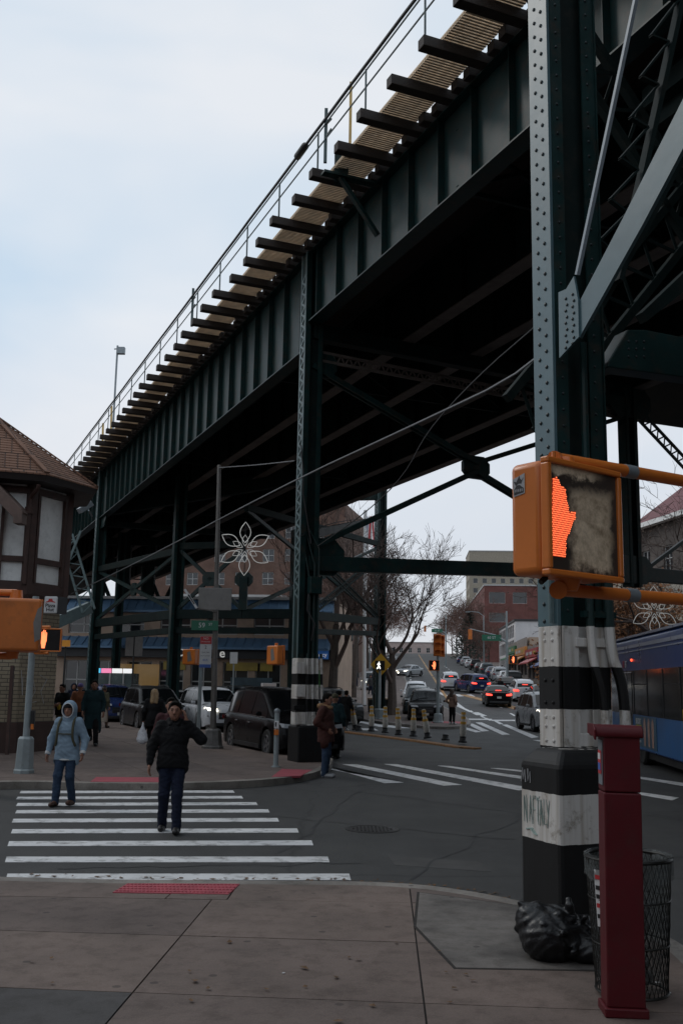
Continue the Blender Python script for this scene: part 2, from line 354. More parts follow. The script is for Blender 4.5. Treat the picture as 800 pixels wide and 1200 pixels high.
# road and terrain sheet
ys = list(np.arange(-40, 50, 10))+list(np.arange(50, 110, 3))+list(np.arange(110, 340, 10))+[350, 400, 500, 700, 1000, 1600]
xs = [-900, -300, -120, -60, -30, 0, 30, 60, 120, 300, 900]
g_ = MB(); vs = [(x, y, gz(y)) for y in ys for x in xs]; nx_ = len(xs)
g_.add(vs, [(j*nx_+i, j*nx_+i+1, (j+1)*nx_+i+1, (j+1)*nx_+i) for j in range(len(ys)-1) for i in range(nx_-1)])
g_.build('road', M_ASPH, smooth=True, kind='structure')
def slab(poly, z0, z1, name, m, parent, jit=.0015):
    if len(poly) < 3 or abs(area2(poly)) < .03: return
    if area2(poly) < 0: poly = poly[::-1]
    dz = random.uniform(-jit, jit); return MB().prism(poly, z0, z1+dz).build(name, m, parent)
def inset(poly, d):
    c = Vector((sum(p[0] for p in poly)/len(poly), sum(p[1] for p in poly)/len(poly)))
    if area2(poly) < 0: poly = poly[::-1]
    n = len(poly); outp = []
    for i in range(n):
        p0, p1, p2 = Vector(poly[i-1][:2]), Vector(poly[i][:2]), Vector(poly[(i+1) % n][:2])
        e1 = (p1-p0).normalized(); e2 = (p2-p1).normalized(); n1 = Vector((-e1.y, e1.x)); n2 = Vector((-e2.y, e2.x)); b = (n1+n2)
        if b.length < 1e-3: b = n1.copy()
        b.normalize(); k = max(.35, b.dot(n1)); outp.append((p1.x+b.x*d/k, p1.y+b.y*d/k))
    return outp
def kerb(name, line, w, z1, parent, closed=False):
    """a kerb of separate stones following a ground line (road on its right-hand side when drawn clockwise is not needed)"""
    m = MB(); pts = [Vector((p[0], p[1], 0)) for p in line]; n = len(pts); L_, R_ = [], []
    for i in range(n):
        d = (pts[min(i+1, n-1)]-pts[max(i-1, 0)]).normalized(); nn = Vector((-d.y, d.x, 0)); L_.append(pts[i]+nn*w/2); R_.append(pts[i]-nn*w/2)
    vs = []
    for i in range(n):
        zz = gz(pts[i].y)
        vs += [(L_[i].x, L_[i].y, zz-.1), (L_[i].x, L_[i].y, zz+z1), (R_[i].x, R_[i].y, zz+z1-.008), (R_[i].x, R_[i].y, zz-.1)]
    fs = [(i*4+k, (i+1)*4+k, (i+1)*4+(k+1) % 4, i*4+(k+1) % 4) for i in range(n-1) for k in range(4)]+[(0, 1, 2, 3), tuple((n-1)*4+k for k in (3, 2, 1, 0))]
    m.add(vs, fs); return m.build(name, M_KERB, parent, smooth=True, angle=40)
PZ = .13
# --- near pavement: the corner the camera stands on
kl = [G(x, y, PZ) for x, y in ((-500, 1020), (-200, 1026), (0, 1030), (130, 1033.5), (280, 1034.5), (410, 1035), (480, 1038), (530, 1044), (575, 1052), (612, 1060), (680, 1072), (740, 1086), (775, 1100), (802, 1120), (830, 1150), (850, 1200))]
kl = smooth_poly(kl, 2)+[Vector((6.2, 1, PZ)), Vector((7.5, -8, PZ))]
near_poly = [(p.x, p.y) for p in kl]+[(-12, -8), (kl[0].x, kl[0].y)]
near = root('pavement', (0, 3, 0), kind='structure')
MB().prism(near_poly[::-1] if area2(near_poly) < 0 else near_poly, -.1, PZ-.012).build('joint_bed', M_JOINT, near)
kerb('kerb', kl, .16, PZ+.004, near)
def pxpoly(*pts): return [tuple(G(x, y, PZ)[:2]) for x, y in pts]
rowA = lambda x: 1050+.0165*x; rowB = lambda x: 1090+.03*x; rowC = lambda x: 1157+.038*x; rowD = lambda x: 1260+.045*x; rowE = lambda x: 1450+.05*x
def Lx(y): return 245-(y-1058)*(245-124)/(1200-1058)          # the long diagonal joint
def Rx(y): return 480+(y-1042)*.125
def Fx(y): return -60-(y-1058)*2.1
def Qx(y): return 760+(y-1042)*1.1
cells = []
def band(top, bot, splits, m=M_CONC):
    for a, b in zip(splits[:-1], splits[1:]):
        P = []
        for (fx, side) in ((a, 0), (b, 1)):
            pass
        def ev(f, g): 
            y = 1100
            for _ in range(6): x = f(y); y = g(x)
            return (f(y), y)
        cells.append((pxpoly(ev(a, top), ev(b, top), ev(b, bot), ev(a, bot)), m))
far0 = lambda x: 995+.0*x
XL = lambda y: -700-(y-1000)*4.0; XR = lambda y: 1500+(y-1000)*3
band(far0, rowA, [XL, Fx, lambda y: 185+(1060-y)*1.2, lambda y: 262+(1060-y)*.7, Rx, Qx, XR])
band(rowA, rowB, [XL, Fx, Lx, Rx, Qx, XR])
band(rowB, rowC, [XL, Fx, Lx, Rx, Qx, XR])
cells_c0 = len(cells)
band(rowC, rowD, [XL, Fx, Lx, Rx, Qx, XR]); 
cells[cells_c0+1] = (cells[cells_c0+1][0], M_CONC3)
band(rowD, rowE, [XL, Fx, Lx, Rx, Qx, XR]); band(rowE, lambda x: 2400, [XL, Fx, Lx, Rx, Qx, XR])
patch = pxpoly((486, 1086), (533, 1135), (700, 1138), (760, 1110), (640, 1066), (490, 1046)); patch_cc = patch if area2(patch) > 0 else patch[::-1]
bk = inset(near_poly, .0)
for pl, m in cells:
    if area2(pl) < 0: pl = pl[::-1]
    c = clip_poly(inset(near_poly if area2(near_poly) > 0 else near_poly[::-1], .06), pl)
    if len(c) >= 3 and abs(area2(c)) > .02: slab(inset(c, .006), PZ-.05, PZ, 'paving_slab', m, near)
# the pale triangular patch lies a hair above the slabs it was poured over
slab(inset(patch, .01), PZ-.04, PZ+.004, 'concrete_patch', M_CONC2, near, 0)
MB().prism(inset(patch, -.012)[::1], PZ-.04, PZ+.0018).build('patch_joint', M_JOINT, near)
# behind the camera the ground simply goes on as slabs
tp = pxpoly((150, 1036), (281, 1036.5), (268, 1048.5), (132, 1046.5))
tac = root('tactile_ramp', (*tp[0], PZ), kind='structure')
slab(tp, PZ-.03, PZ+.006, 'tactile_pad', M_RED, tac, 0)
dm = MB(); e0, e1, e2, e3 = [Vector((*p, PZ+.006)) for p in tp]
for i in range(30):
    for j in range(4):
        a = e0.lerp(e1, (i+.5)/30); b = e3.lerp(e2, (i+.5)/30); c = a.lerp(b, (j+.5)/4); dm.lathe([(.014, 0), (.012, .006), (.006, .008)], c, 6)
dm.build('tactile_dome', M_RED, tac, kind='stuff')
# --- far left pavement (a triangle under the viaduct's first row of columns)
fl_front = [G(x, y, PZ) for x, y in ((-260, 925), (0, 915.5), (30, 915), (75, 916), (110, 917), (200, 917.5), (300, 914), (345, 909), (368, 904), (384, 896), (386, 889))]
fl_front = smooth_poly(fl_front, 2)
fl_back = [G(x, y, PZ) for x, y in ((372, 882), (330, 874), (300, 868), (262, 860), (240, 853), (215, 848), (165, 840), (130, 834), (60, 826))]
fl_poly = [(p.x, p.y) for p in fl_front]+[(p.x, p.y) for p in fl_back]+[tuple(G(-400, 830, PZ)[:2])]
if area2(fl_poly) < 0: fl_poly = fl_poly[::-1]
fl = root('pavement', (-6, 24, 0), kind='structure'); MB().prism(fl_poly, -.1, PZ-.012).build('joint_bed', M_JOINT, fl)
kerb('kerb', fl_front+[Vector(p) for p in smooth_poly(fl_back, 1)], .16, PZ+.004, fl)
uu = (G(-110, 806.0-8, 0)-Vector((0, 0, 0))); UD = Vector((ray(-110, 798).x, ray(-110, 798).y, 0)).normalized(); ND = Vector((UD.y, -UD.x, 0))
def paved(parent, poly, size, d, z, m, org=Vector((0, 0, 0)), limit=290, name='paving_slab', gap=.006, zf=None):
    d = Vector((d[0], d[1], 0)).normalized(); e = Vector((d.y, -d.x, 0)); ps = [Vector((p[0], p[1], 0))-org for p in poly]
    a0, a1 = min(p.dot(d) for p in ps), max(p.dot(d) for p in ps); b0, b1 = min(p.dot(e) for p in ps), max(p.dot(e) for p in ps); cnt = 0
    ci = []
    for i in range(int(a0//size), int(a1//size)+1):
        for j in range(int(b0//size), int(b1//size)+1):
            q = [org+d*((i+u)*size)+e*((j+v)*size) for u, v in ((0, 0), (0, 1), (1, 1), (1, 0))]; q = [(p.x, p.y) for p in q]
            if area2(q) < 0: q = q[::-1]
            c = clip_poly(poly, q)
            if len(c) >= 3 and abs(area2(c)) > .05: ci.append(c)
    ci.sort(key=lambda c: c[0][1])
    rest = MB()
    for k, c in enumerate(ci):
        c = inset(c, gap)
        zz = z if zf is None else z+zf(sum(p[1] for p in c)/len(c))
        if k < limit: slab(c, zz-.05, zz, name, m, parent, .001)
        else: rest.prism(c, zz-.05, zz)
    if rest.v: rest.build(name+'_far', m, parent, kind='stuff')
paved(fl, inset(fl_poly, .07), 1.5, UD, PZ, M_CONC)
for q in (((113, 911), (190, 911.5), (188, 917), (106, 916.5)), ((330, 901.5), (366, 902.5), (352, 909.5), (318, 911))):
    t_ = pxpoly(*q); tr = root('tactile_ramp', (*t_[0], PZ), kind='structure'); slab(t_, PZ-.03, PZ+.007, 'tactile_pad', M_RED, tr, 0)
# --- plaza corner across the road
AV = Vector((ray(478, 800).x, ray(478, 800).y, 0)).normalized(); AN = Vector((AV.y, -AV.x, 0))
pz_front = smooth_poly([G(x, y, PZ) for x, y in ((100, 822), (300, 832), (385, 838), (420, 842), (470, 848), (510, 851.5), (540, 851), (551, 847), (546, 842), (530, 838))], 2)
k0 = G(474, 822, PZ); pz_side = [G(520, 835.5, PZ), G(500, 830.5, PZ), G(478, 824, PZ)]
pz_poly = [(p.x, p.y) for p in pz_front+pz_side]+[(k0.x+AV.x*t, k0.y+AV.y*t) for t in (6, 15, 40)]+[(-40, 108), (-40, 62)]
if area2(pz_poly) < 0: pz_poly = pz_poly[::-1]
pz = root('pavement', (0, 50, 0), kind='structure')
def gprism(poly, z, m_, name, parent):
    """flat-topped sheet following the slope, made of strips"""
    ys_ = [p[1] for p in poly]; y0, y1 = min(ys_), max(ys_); b = MB(); y = y0
    while y < y1:
        yy = min(y+3 if y < 110 else y+12, y1); c = clip_poly(poly, [(-500, y), (500, y), (500, yy), (-500, yy)])
        if len(c) >= 3: b.add([(p[0], p[1], gz(p[1])+z) for p in c], [tuple(range(len(c)))])
        y = yy
    return b.build(name, m_, parent)
gprism(pz_poly, PZ-.012, M_JOINT, 'joint_bed', pz); kerb('kerb', pz_front+pz_side+[Vector((k0.x+AV.x*t, k0.y+AV.y*t, 0)) for t in (3, 6, 15, 40)], .16, PZ+.004, pz)
gprism([p for p in inset(pz_poly, .08)], PZ, M_CONC, 'plaza_surface', pz)
M_BRP = concrete('red_paving', (.17, .085, .07), .4)
br = [tuple(G(x, y, 0)[:2]) for x, y in ((402, 815), (432, 815), (447, 809), (440, 807.5), (405, 808))]
gprism(br if area2(br) > 0 else br[::-1], PZ+.006, M_BRP, 'brick_walk', pz)
t_ = pxpoly((505, 847), (545, 848), (548, 844.5), (512, 843)); tr = root('tactile_ramp', (*t_[0], PZ), kind='structure'); slab(t_, PZ-.03, PZ+.007, 'tactile_pad', M_RED, tr, 0)
# --- pavement along the right-hand side of the avenue
def av(s, t): return (AV.x*s+AN.x*t, AV.y*s+AN.y*t)
rs = [av(50, 15.5), av(64, 11.9), av(330, 11.9), av(330, 17.5), av(50, 26)]
rsp = root('pavement', (16, 60, 0), kind='structure'); gprism(rs if area2(rs) > 0 else rs[::-1], PZ, M_CONC, 'pavement_surface', rsp)
kerb('kerb', [Vector((*av(50, 15.5), 0))]+[Vector((*av(64+k*20, 11.9), 0)) for k in range(14)], .16, PZ+.004, rsp)
ls = [av(95, -4.6), av(330, -4.6), av(330, -12), av(95, -12)]
lsp = root('pavement', (-5, 100, 0), kind='structure'); gprism(ls if area2(ls) > 0 else ls[::-1], PZ, M_CONC, 'pavement_surface', lsp)
kerb('kerb', [Vector((*av(95+k*20, -4.6), 0)) for k in range(12)], .16, PZ+.004, lsp)
# --- painted markings
def GT(px, py):
    d = ray(px, py); t = 3.0; prev = t
    while t < 420:
        if CAMZ+d.z*t < gz(d.y*t): break
        prev = t; t += .5
    for _ in range(12):
        m_ = (prev+t)/2
        if CAMZ+d.z*m_ < gz(d.y*m_): t = m_
        else: prev = m_
    return Vector((d.x*t, d.y*t, gz(d.y*t)))
def marking(rootobj, quads, z=.004, m=M_PAINT, name='stripe', px=True):
    for q in quads:
        P = [tuple(GT(x, y)[:2]) for x, y in q] if px else q
        if area2(P) < 0: P = P[::-1]
        rows = [P]
        MB().add([(p[0], p[1], gz(p[1])+z) for p in P]+[(p[0], p[1], gz(p[1])-.02) for p in P], [(0, 1, 2, 3), (4, 5, 1, 0), (5, 6, 2, 1), (6, 7, 3, 2), (7, 4, 0, 3)]).build(name, m, rootobj)
cw = root('crosswalk', (*G(200, 970)[:2], 0), kind='structure')
bars = []
for (yl, yr, th, xl, xr) in ((1028, 1028, 7.4, 8, 411), (1007.5, 1007.5, 6.4, 7, 386), (989, 988, 5.6, 10, 367), (974.5, 973.5, 4.8, 14, 350), (962, 961, 4.2, 15, 327), (951.5, 950.5, 3.7, 19, 316), (943, 942, 3.3, 20, 302), (935.5, 934.5, 2.9, 20, 285), (928.5, 927.8, 2.7, 24, 275), (922.8, 922, 2.4, 27, 262)):
    bars.append(((xl+1, yl-th/2), (xr-2, yr-th/2), (xr, yr+th/2), (xl-1, yl+th/2)))
marking(cw, bars)
cw2 = root('crosswalk', (*G(500, 910)[:2], 0), kind='structure')
z3 = lambda x, y: (380+x*.325, 680+y*.325)
qs = [(z3(-30, 662), z3(15, 682), z3(285, 730), z3(215, 732)), (z3(65, 664), z3(120, 665), z3(495, 738), z3(430, 741)), (z3(215, 663), z3(262, 664), z3(760, 752), z3(700, 758)), (z3(408, 669), z3(450, 670), z3(860, 728), z3(830, 735)), (z3(598, 678), z3(630, 678), z3(900, 704), z3(880, 710)),
      ((735, 929), (745, 928), (795, 935), (787, 938)), ((740, 911), (750, 910.5), (830, 922), (822, 925))]
marking(cw2, qs)
cw3 = root('crosswalk', (*G(600, 850)[:2], 0), kind='structure')
z7 = lambda x, y: (540+x*.15, 760+y*.15)
q7 = [(z7(-120, 585), z7(-75, 583), z7(160, 652), z7(110, 655)), (z7(112, 578), z7(160, 578), z7(380, 672), z7(320, 675)), (z7(315, 595), z7(360, 595), z7(605, 692), z7(550, 700)), (z7(600, 648), z7(645, 648), z7(900, 720), z7(840, 728)), (z7(780, 640), z7(830, 640), z7(1080, 700), z7(1030, 708)), (z7(1500, 690), z7(1550, 690), z7(1720, 730), z7(1660, 735))]
marking(cw3, q7)
z8 = lambda x, y: (390+x*.2125, 760+y*.2125)
cw4 = root('crosswalk', (*G(420, 858)[:2], 0), kind='structure')
marking(cw4, [(z8(-40, 455), z8(60, 457), z8(70, 466), z8(-40, 464)), (z8(110, 400), z8(180, 404), z8(330, 436), z8(255, 432)), (z8(230, 418), z8(330, 425), z8(430, 440), z8(330, 438)), (z8(130, 440), z8(230, 442), z8(250, 452), z8(150, 450))])
lm = root('lane_marking', (*G(570, 840)[:2], 0), kind='structure')
marking(lm, [(z7(-60, 410), z7(-45, 410), z7(50, 482), z7(32, 482)), (z7(60, 485), z7(80, 485), z7(100, 500), z7(78, 500)), (z7(85, 504), z7(110, 504), z7(145, 521), z7(118, 521)), (z7(145, 526), z7(165, 526), z7(190, 540), z7(168, 540)), (z7(175, 543), z7(200, 543), z7(250, 562), z7(222, 564)), (z7(250, 562), z7(275, 562), z7(330, 590), z7(300, 592)),
             (z7(20, 548), z7(240, 550), z7(240, 558), z7(20, 558)), (z7(240, 557), z7(620, 558), z7(620, 568), z7(240, 566)), (z7(560, 716), z7(620, 716), z7(760, 740), z7(690, 742)),
             (z7(-230, 325), z7(-200, 325), z7(-90, 372), z7(-130, 372)), (z7(-60, 358), z7(-10, 358), z7(30, 372), z7(-20, 375)), (z7(40, 360), z7(80, 360), z7(110, 375), z7(70, 378))], name='lane_dash')
marking(lm, [(z8(610, 285), z8(635, 285), z8(770, 350), z8(750, 350)), (z8(770, 352), z8(800, 352), z8(850, 372), z8(820, 372)), (z8(735, 415), z8(770, 415), z8(860, 455), z8(820, 458)), (z8(620, 345), z8(640, 343), z8(700, 385), z8(680, 388))], name='lane_dash')
yl = root('centre_line', (*G(590, 825)[:2], 0), kind='structure')
marking(yl, [(z7(-20, 360), z7(45, 362), z7(460, 462), z7(460, 486)), (z7(460, 462), z7(460, 486), z7(900, 600), z7(900, 570))], m=M_YEL, name='yellow_line')
marking(yl, [[av(70+i*30, 3.0), av(98+i*30, 3.0), av(98+i*30, 3.25), av(70+i*30, 3.25)] for i in range(8)], m=M_YEL, name='yellow_line', px=False)
marking(lm, [[av(62+i*9, 6.4), av(65+i*9, 6.4), av(65+i*9, 6.55), av(62+i*9, 6.55)] for i in range(14)]+[[av(62+i*9, .2), av(65+i*9, .2), av(65+i*9, .35), av(62+i*9, .35)] for i in range(14)], name='lane_dash', px=False)
# manhole cover
c_ = G(436, 972, 0); mh = root('manhole_cover', c_, 'round dark iron manhole cover set in the asphalt right of the crosswalk', 'manhole cover')
M_IRON = mat('cast_iron', (.03, .028, .027), .55, .6, dirt=.4)
MB().lathe([(.36, -.02), (.36, .006), (.33, .008), (.325, .004), (.30, .004), (.29, .007), (0.01, .007)], c_, 28).build('cover', M_IRON, mh)
mm = MB()
for i in range(-5, 6):
    for j in range(-5, 6):
        if math.hypot(i, j) < 5.2: mm.box(c_+Vector((i*.05, j*.05, .009)), (.03, .03, .005))
mm.build('cover_pattern', M_IRON, mh, kind='stuff')

UPZ = Vector((0, 0, 1))
M_TAR = mat('tar_patch', (.017, .017, .018), .7, 0, .3, 4, bump=.4, bscale=60)
M_ASPL = mat('paler_asphalt_patch', (.058, .056, .054), .88, 0, .25, 3, bump=.5, bscale=90)
pt = root('asphalt_patch', G(520, 980, 0), kind='structure')
marking(pt, [((455, 1003), (560, 1010), (575, 1022), (462, 1014))], z=.0025, m=M_ASPL, name='patch')
sl = root('crack_sealant', G(430, 950, 0), kind='structure')
rnd = random.Random(21)
for (xa, ya, xb, yb) in ((300, 955, 600, 985), (480, 1030, 640, 940), (60, 1018, 420, 1012), (330, 1000, 420, 925), (560, 935, 800, 960), (640, 1020, 800, 1003), (395, 925, 640, 958)):
    a, b_ = G(xa, ya, 0), G(xb, yb, 0); n_ = 14; pts = [a.lerp(b_, i/n_)+Vector((rnd.gauss(0, .05), rnd.gauss(0, .05), 0)) for i in range(n_+1)]
    m_ = MB(); d = (b_-a).normalized(); e = Vector((-d.y, d.x, 0)); w = [rnd.uniform(.008, .022) for _ in pts]
    m_.add([tuple(p+e*w[i]+UPZ*.003) for i, p in enumerate(pts)]+[tuple(p-e*w[i]+UPZ*.003) for i, p in enumerate(pts)], [(i, n_+1+i, n_+2+i, i+1) for i in range(n_)]); m_.build('sealant_line', M_TAR, sl)
M_LEAF = mat('fallen_leaf', (.12, .065, .03), .85, 0, .5, 30)
def leaf_strip(name_loc, pts, n, spread, label_kind='stuff'):
    b = MB()
    for i in range(n):
        t = rnd.random()*(len(pts)-1); k = int(t); p = Vector(pts[k]).lerp(Vector(pts[min(k+1, len(pts)-1)]), t-k)+Vector((rnd.gauss(0, spread), rnd.gauss(0, spread), 0)); s_ = rnd.uniform(.015, .04); a = rnd.uniform(0, 6.28)
        b.add([(p.x+s_*math.cos(a+q*1.57)*(1 if q % 2 else .6), p.y+s_*math.sin(a+q*1.57)*(1 if q % 2 else .6), p.z+.004+rnd.uniform(0, .012)) for q in range(4)], [(0, 1, 2, 3)])
    o = b.build('fallen_leaves', M_LEAF, None, kind='stuff'); return o
leaf_strip('', [G(x, y, .0) for x, y in ((0, 921), (60, 921), (110, 921), (200, 921))], 240, .10)
leaf_strip('', [G(x, y, .0) for x, y in ((20, 1026), (200, 1031), (410, 1032), (530, 1040), (600, 1053))], 110, .05)
leaf_strip('', [G(x, y, PZ+.002) for x, y in ((0, 1100), (200, 1150), (420, 1120), (560, 1180))], 26, .45)
# ================================================================== elevated railway viaduct
def V(s, t, z): return Vector((UD.x*s+ND.x*t, UD.y*s+ND.y*t, z))
def ST(p): return (p.x*UD.x+p.y*UD.y, p.x*ND.x+p.y*ND.y)
RV = Matrix(((UD.x, ND.x, 0), (UD.y, ND.y, 0), (0, 0, 1)))   # local axes (along, across, up) -> world
M_STEEL = mat('green_painted_steel', (.0065, .025, .0245), .42, 0, .4, 1.6, bump=.12, bscale=5, dirt=.55, spec=.25, dcol=(.05, .03, .02))
M_STEELD = mat('shaded_green_steel', (.0075, .0155, .015), .65, 0, .3, 1.2, bump=.1, bscale=5, dirt=.3, spec=.12)  # darker copy of the green steel, under-deck and recess shade in its colour
M_UNDER = mat('sooty_flange', (.12, .098, .085), .75, 0, .3, 1.0, dirt=.6)  # paler brown puts ground bounce light into the flange colour
M_BOLT = mat('rivet_steel', (.010, .018, .020), .42, 0, .2, 8)
M_TIE = mat('creosoted_timber', (.026, .018, .014), .75, 0, .35, 6, bump=.5, bscale=14, stretch=(1, 1, 6))
M_GRATE = mat('tan_walkway_board', (.74, .58, .41), .75, 0, .2, 3)
M_GALV = mat('galvanised_pipe', (.23, .26, .28), .45, .4, .2, 6)
M_CABLE = mat('black_cable', (.012, .012, .013), .6, var=0)
M_PIPE = mat('weathered_rail_pipe', (.055, .085, .09), .5, .2, .3, 4, dirt=.4)
via = root('elevated_railway_viaduct', (0, 20, 0), 'dark green riveted steel elevated railway crossing the whole intersection overhead', 'elevated railway')
c2 = G(364, 894, PZ); S2, TL = ST(c2); TL = TL+.02; S2 += .6
_d = ray(114, 700); _k = TL/(_d.x*ND.x+_d.y*ND.y); S3 = (_d.x*UD.x+_d.y*UD.y)*_k
TR = 19.3
def PT(px, py, t):
    d = ray(px, py); k = t/(d.x*ND.x+d.y*ND.y); return (d.x*UD.x+d.y*UD.y)*k, CAMZ+d.z*k
def PS(px, py, s, off=0):
    d = ray(px, py); k = s/(d.x*UD.x+d.y*UD.y); return V(s, (d.x*ND.x+d.y*ND.y)*k, CAMZ+d.z*k)
S_NEAR = -14.0
print('col2 s,t', S2, TL, 's3', S3)
ZG0, ZG1 = 10.8, 12.6
# longitudinal girders
def girder(t, s0, s1, z0, z1, stiff=1.04, nst=0, ends=None, m=M_STEEL):
    w = MB(); w.add(*_obox(s0, s1, t-.008, t+.008, z0, z1)); g = w.build('girder', m, via)
    fl_ = MB(); fl_.add(*_obox(s0, s1, t-.19, t+.19, z0-.03, z0)); fl_.add(*_obox(s0, s1, t-.012-.09, t-.008, z0, z0+.012)); fl_.build('bottom_flange', M_UNDER if m is M_STEELD else M_STEEL, g)
    f2 = MB(); f2.add(*_obox(s0, s1, t-.19, t+.19, z1, z1+.03)); f2.build('top_flange', m, g)
    return g
def _obox(s0, s1, t0, t1, z0, z1):
    P = [V(s, t, z) for s in (s0, s1) for t in (t0, t1) for z in (z0, z1)]
    return P, [(0, 1, 3, 2), (4, 6, 7, 5), (0, 4, 5, 1), (2, 3, 7, 6), (0, 2, 6, 4), (1, 5, 7, 3)]
gA = girder(TL, S_NEAR, S2-.02, 10.8, ZG1); gB = girder(TL, S2+.02, S3+.2, 10.15, ZG1+.003); gC = girder(TL, S3+.25, 150, 10.2, ZG1)
st0 = None
for g, a, b, z0 in ((gA, S_NEAR+6, S2-.3, 10.8), (gB, S2+.5, S3-.4, 10.15), (gC, S3+1, S3+14, 10.2)):
    s = a
    k = MB(); k.add(*_obox(-.006, .006, TL-.15, TL-.008, z0, ZG1)); k.add(*_obox(-.006, .10, TL-.02, TL-.008, z0, ZG1)); proto = None
    while s < b:
        if proto is None:
            proto = k.build('stiffener', M_STEEL, g); proto.location = V(s, 0, 0)
        else: share('stiffener', proto, g, V(s, 0, 0))
        s += 1.235
for i, t in enumerate((11.35, 13.5, 15.5, 17.55)):
    girder(t, S_NEAR, 90, 10.8, 12.4, m=M_STEELD)
    stf = MB()
    for k in range(50): stf.add(*_obox(S_NEAR+k*2.08, S_NEAR+k*2.08+.02, t-.16, t-.008, 10.8, 12.4))
    stf.build('stiffener', M_STEELD, via, kind='stuff')
girder(TR, S_NEAR, 90, 10.75, 12.4, m=M_STEELD)
# floor system: cross frames, laterals and the solid shade of the track deck
cf = MB(); lt = MB()
tt = [TL, 11.35, 13.5, 15.5, 17.55, TR]
for k in range(9):
    s = S_NEAR+4+k*12.48
    for a, b in zip(tt[:-1], tt[1:]):
        cf.bar(V(s, a, 10.95), V(s, b, 10.95), .09, .09); cf.bar(V(s, a, 11.0), V(s, b, 12.2), .08, .08); cf.bar(V(s, a, 12.2), V(s, b, 11.0), .08, .08)
    for a, b in zip(tt[:-1:2], tt[1::2]): lt.bar(V(s, a, 10.95), V(s+4.16, b, 10.95), .1, .02); lt.bar(V(s, b, 10.93), V(s+4.16, a, 10.93), .1, .02)
cf.build('cross_frame', M_STEELD, via, kind='stuff')
dk = MB(); dk.add(*_obox(S_NEAR-4, 150, TL-.12, TR+.6, 12.88, 12.96)); dk.build('track_deck', M_TIE, via)
# ties: one long timber carries the walkway, two short ones between
zt0 = ZG1+.035
lm_ = MB(); lm_.add(*_obox(-.11, .11, TL-1.5, TL+1.6, zt0, zt0+.2)); sm_ = MB(); sm_.add(*_obox(-.11, .11, TL-.34, TL+1.6, zt0+.002, zt0+.2))
pl_ = ps_ = None; s = 5.0; n = 0; LONG = []
s = PT(495, 35, TL-1.42)[0]-1.235*14
while s < 66:
    for j in range(3):
        ss = s+j*.412+random.uniform(-.02, .02); dz = random.uniform(-.005, .005)
        if j == 0: LONG.append(ss)
        if ss < S_NEAR+1: continue
        if j == 0:
            pl_ = pl_ or lm_.build('tie', M_TIE, via, bevel=.012); share('tie', pl_, via, V(ss, random.uniform(-.07, .07), dz)) if pl_.get('u') else None
            if not pl_.get('u'): pl_.location = V(ss, 0, 0); pl_['u'] = 1; BASEL = 1
        else:
            ps_ = ps_ or sm_.build('tie', M_TIE, via, bevel=.012); share('tie', ps_, via, V(ss, random.uniform(-.05, .05), dz)) if ps_.get('u') else None
            if not ps_.get('u'): ps_.location = V(ss, 0, 0); ps_['u'] = 1
    s += 1.235
for o in (pl_, ps_): del o['u']
tf = MB()
while s < 150: tf.add(*_obox(s-.11, s+.11, TL-1.4, TL+1.5, zt0, zt0+.2)); s += 1.235
tf.build('far_ties', M_TIE, via, kind='stuff')
# walkway grating on the outer ends
wk = MB(); s = -6.0; zw = zt0+.205
while s < 60:
    wk.add(*_obox(s, s+.044, TL-1.08, TL-.3, zw, zw+.028)); s += .072
wk.add(*_obox(60, 150, TL-1.08, TL-.3, zw, zw+.035))
wk.build('walkway_slats', M_GRATE, via, kind='stuff')
wl = MB()
for t in (TL-1.07, TL-.92, TL-.74, TL-.56, TL-.38): wl.add(*_obox(-6, 60, t-.012, t+.012, zw+.036, zw+.07))
wl.build('walkway_runner', M_GRATE, via)
# railing: posts on every third long tie, two pipes and a thick cable on top
TP = TL-1.37; RZ = zt0+1.10
pm_ = MB(); pm_.tube(V(0, TP, zt0+.2), V(0, TP, RZ), .02, n=8); pm_.add(*_obox(-.06, .06, TP-.04, TP+.05, zt0+.2, zt0+.215)); pp = None
RP = [x for i, x in enumerate(LONG) if x > S_NEAR+1][::2]
for x in RP:
    if pp is None: pp = pm_.build('railing_post', M_PIPE, via, smooth=True); pp.location = V(x, 0, 0)
    else: share('railing_post', pp, via, V(x, 0, 0))
for z in (RZ-.38, RZ-.02):
    MB().tube(V(S_NEAR, TP, z), V(150, TP, z), .017, n=6).build('railing_pipe', M_PIPE, via, smooth=True)
cb = []
x = S_NEAR
while x < 150: cb.append(V(x, TP-.03, RZ+.05+random.uniform(-.008, .008))); x += 1.1
MB().path(cb, .033, 6).build('rail_cable', M_CABLE, via, smooth=True)
jx = S2+1.2
for jx in (PT(353, 176, TL-1.4)[0],):
    MB().path([V(jx-.35, TP-.03, RZ+.05), V(jx-.25, TP-.03, RZ+.05), V(jx+.25, TP-.03, RZ+.04), V(jx+.35, TP-.03, RZ+.05)], [.03, .085, .085, .03], 10).build('cable_joint', M_CABLE, via, smooth=True)
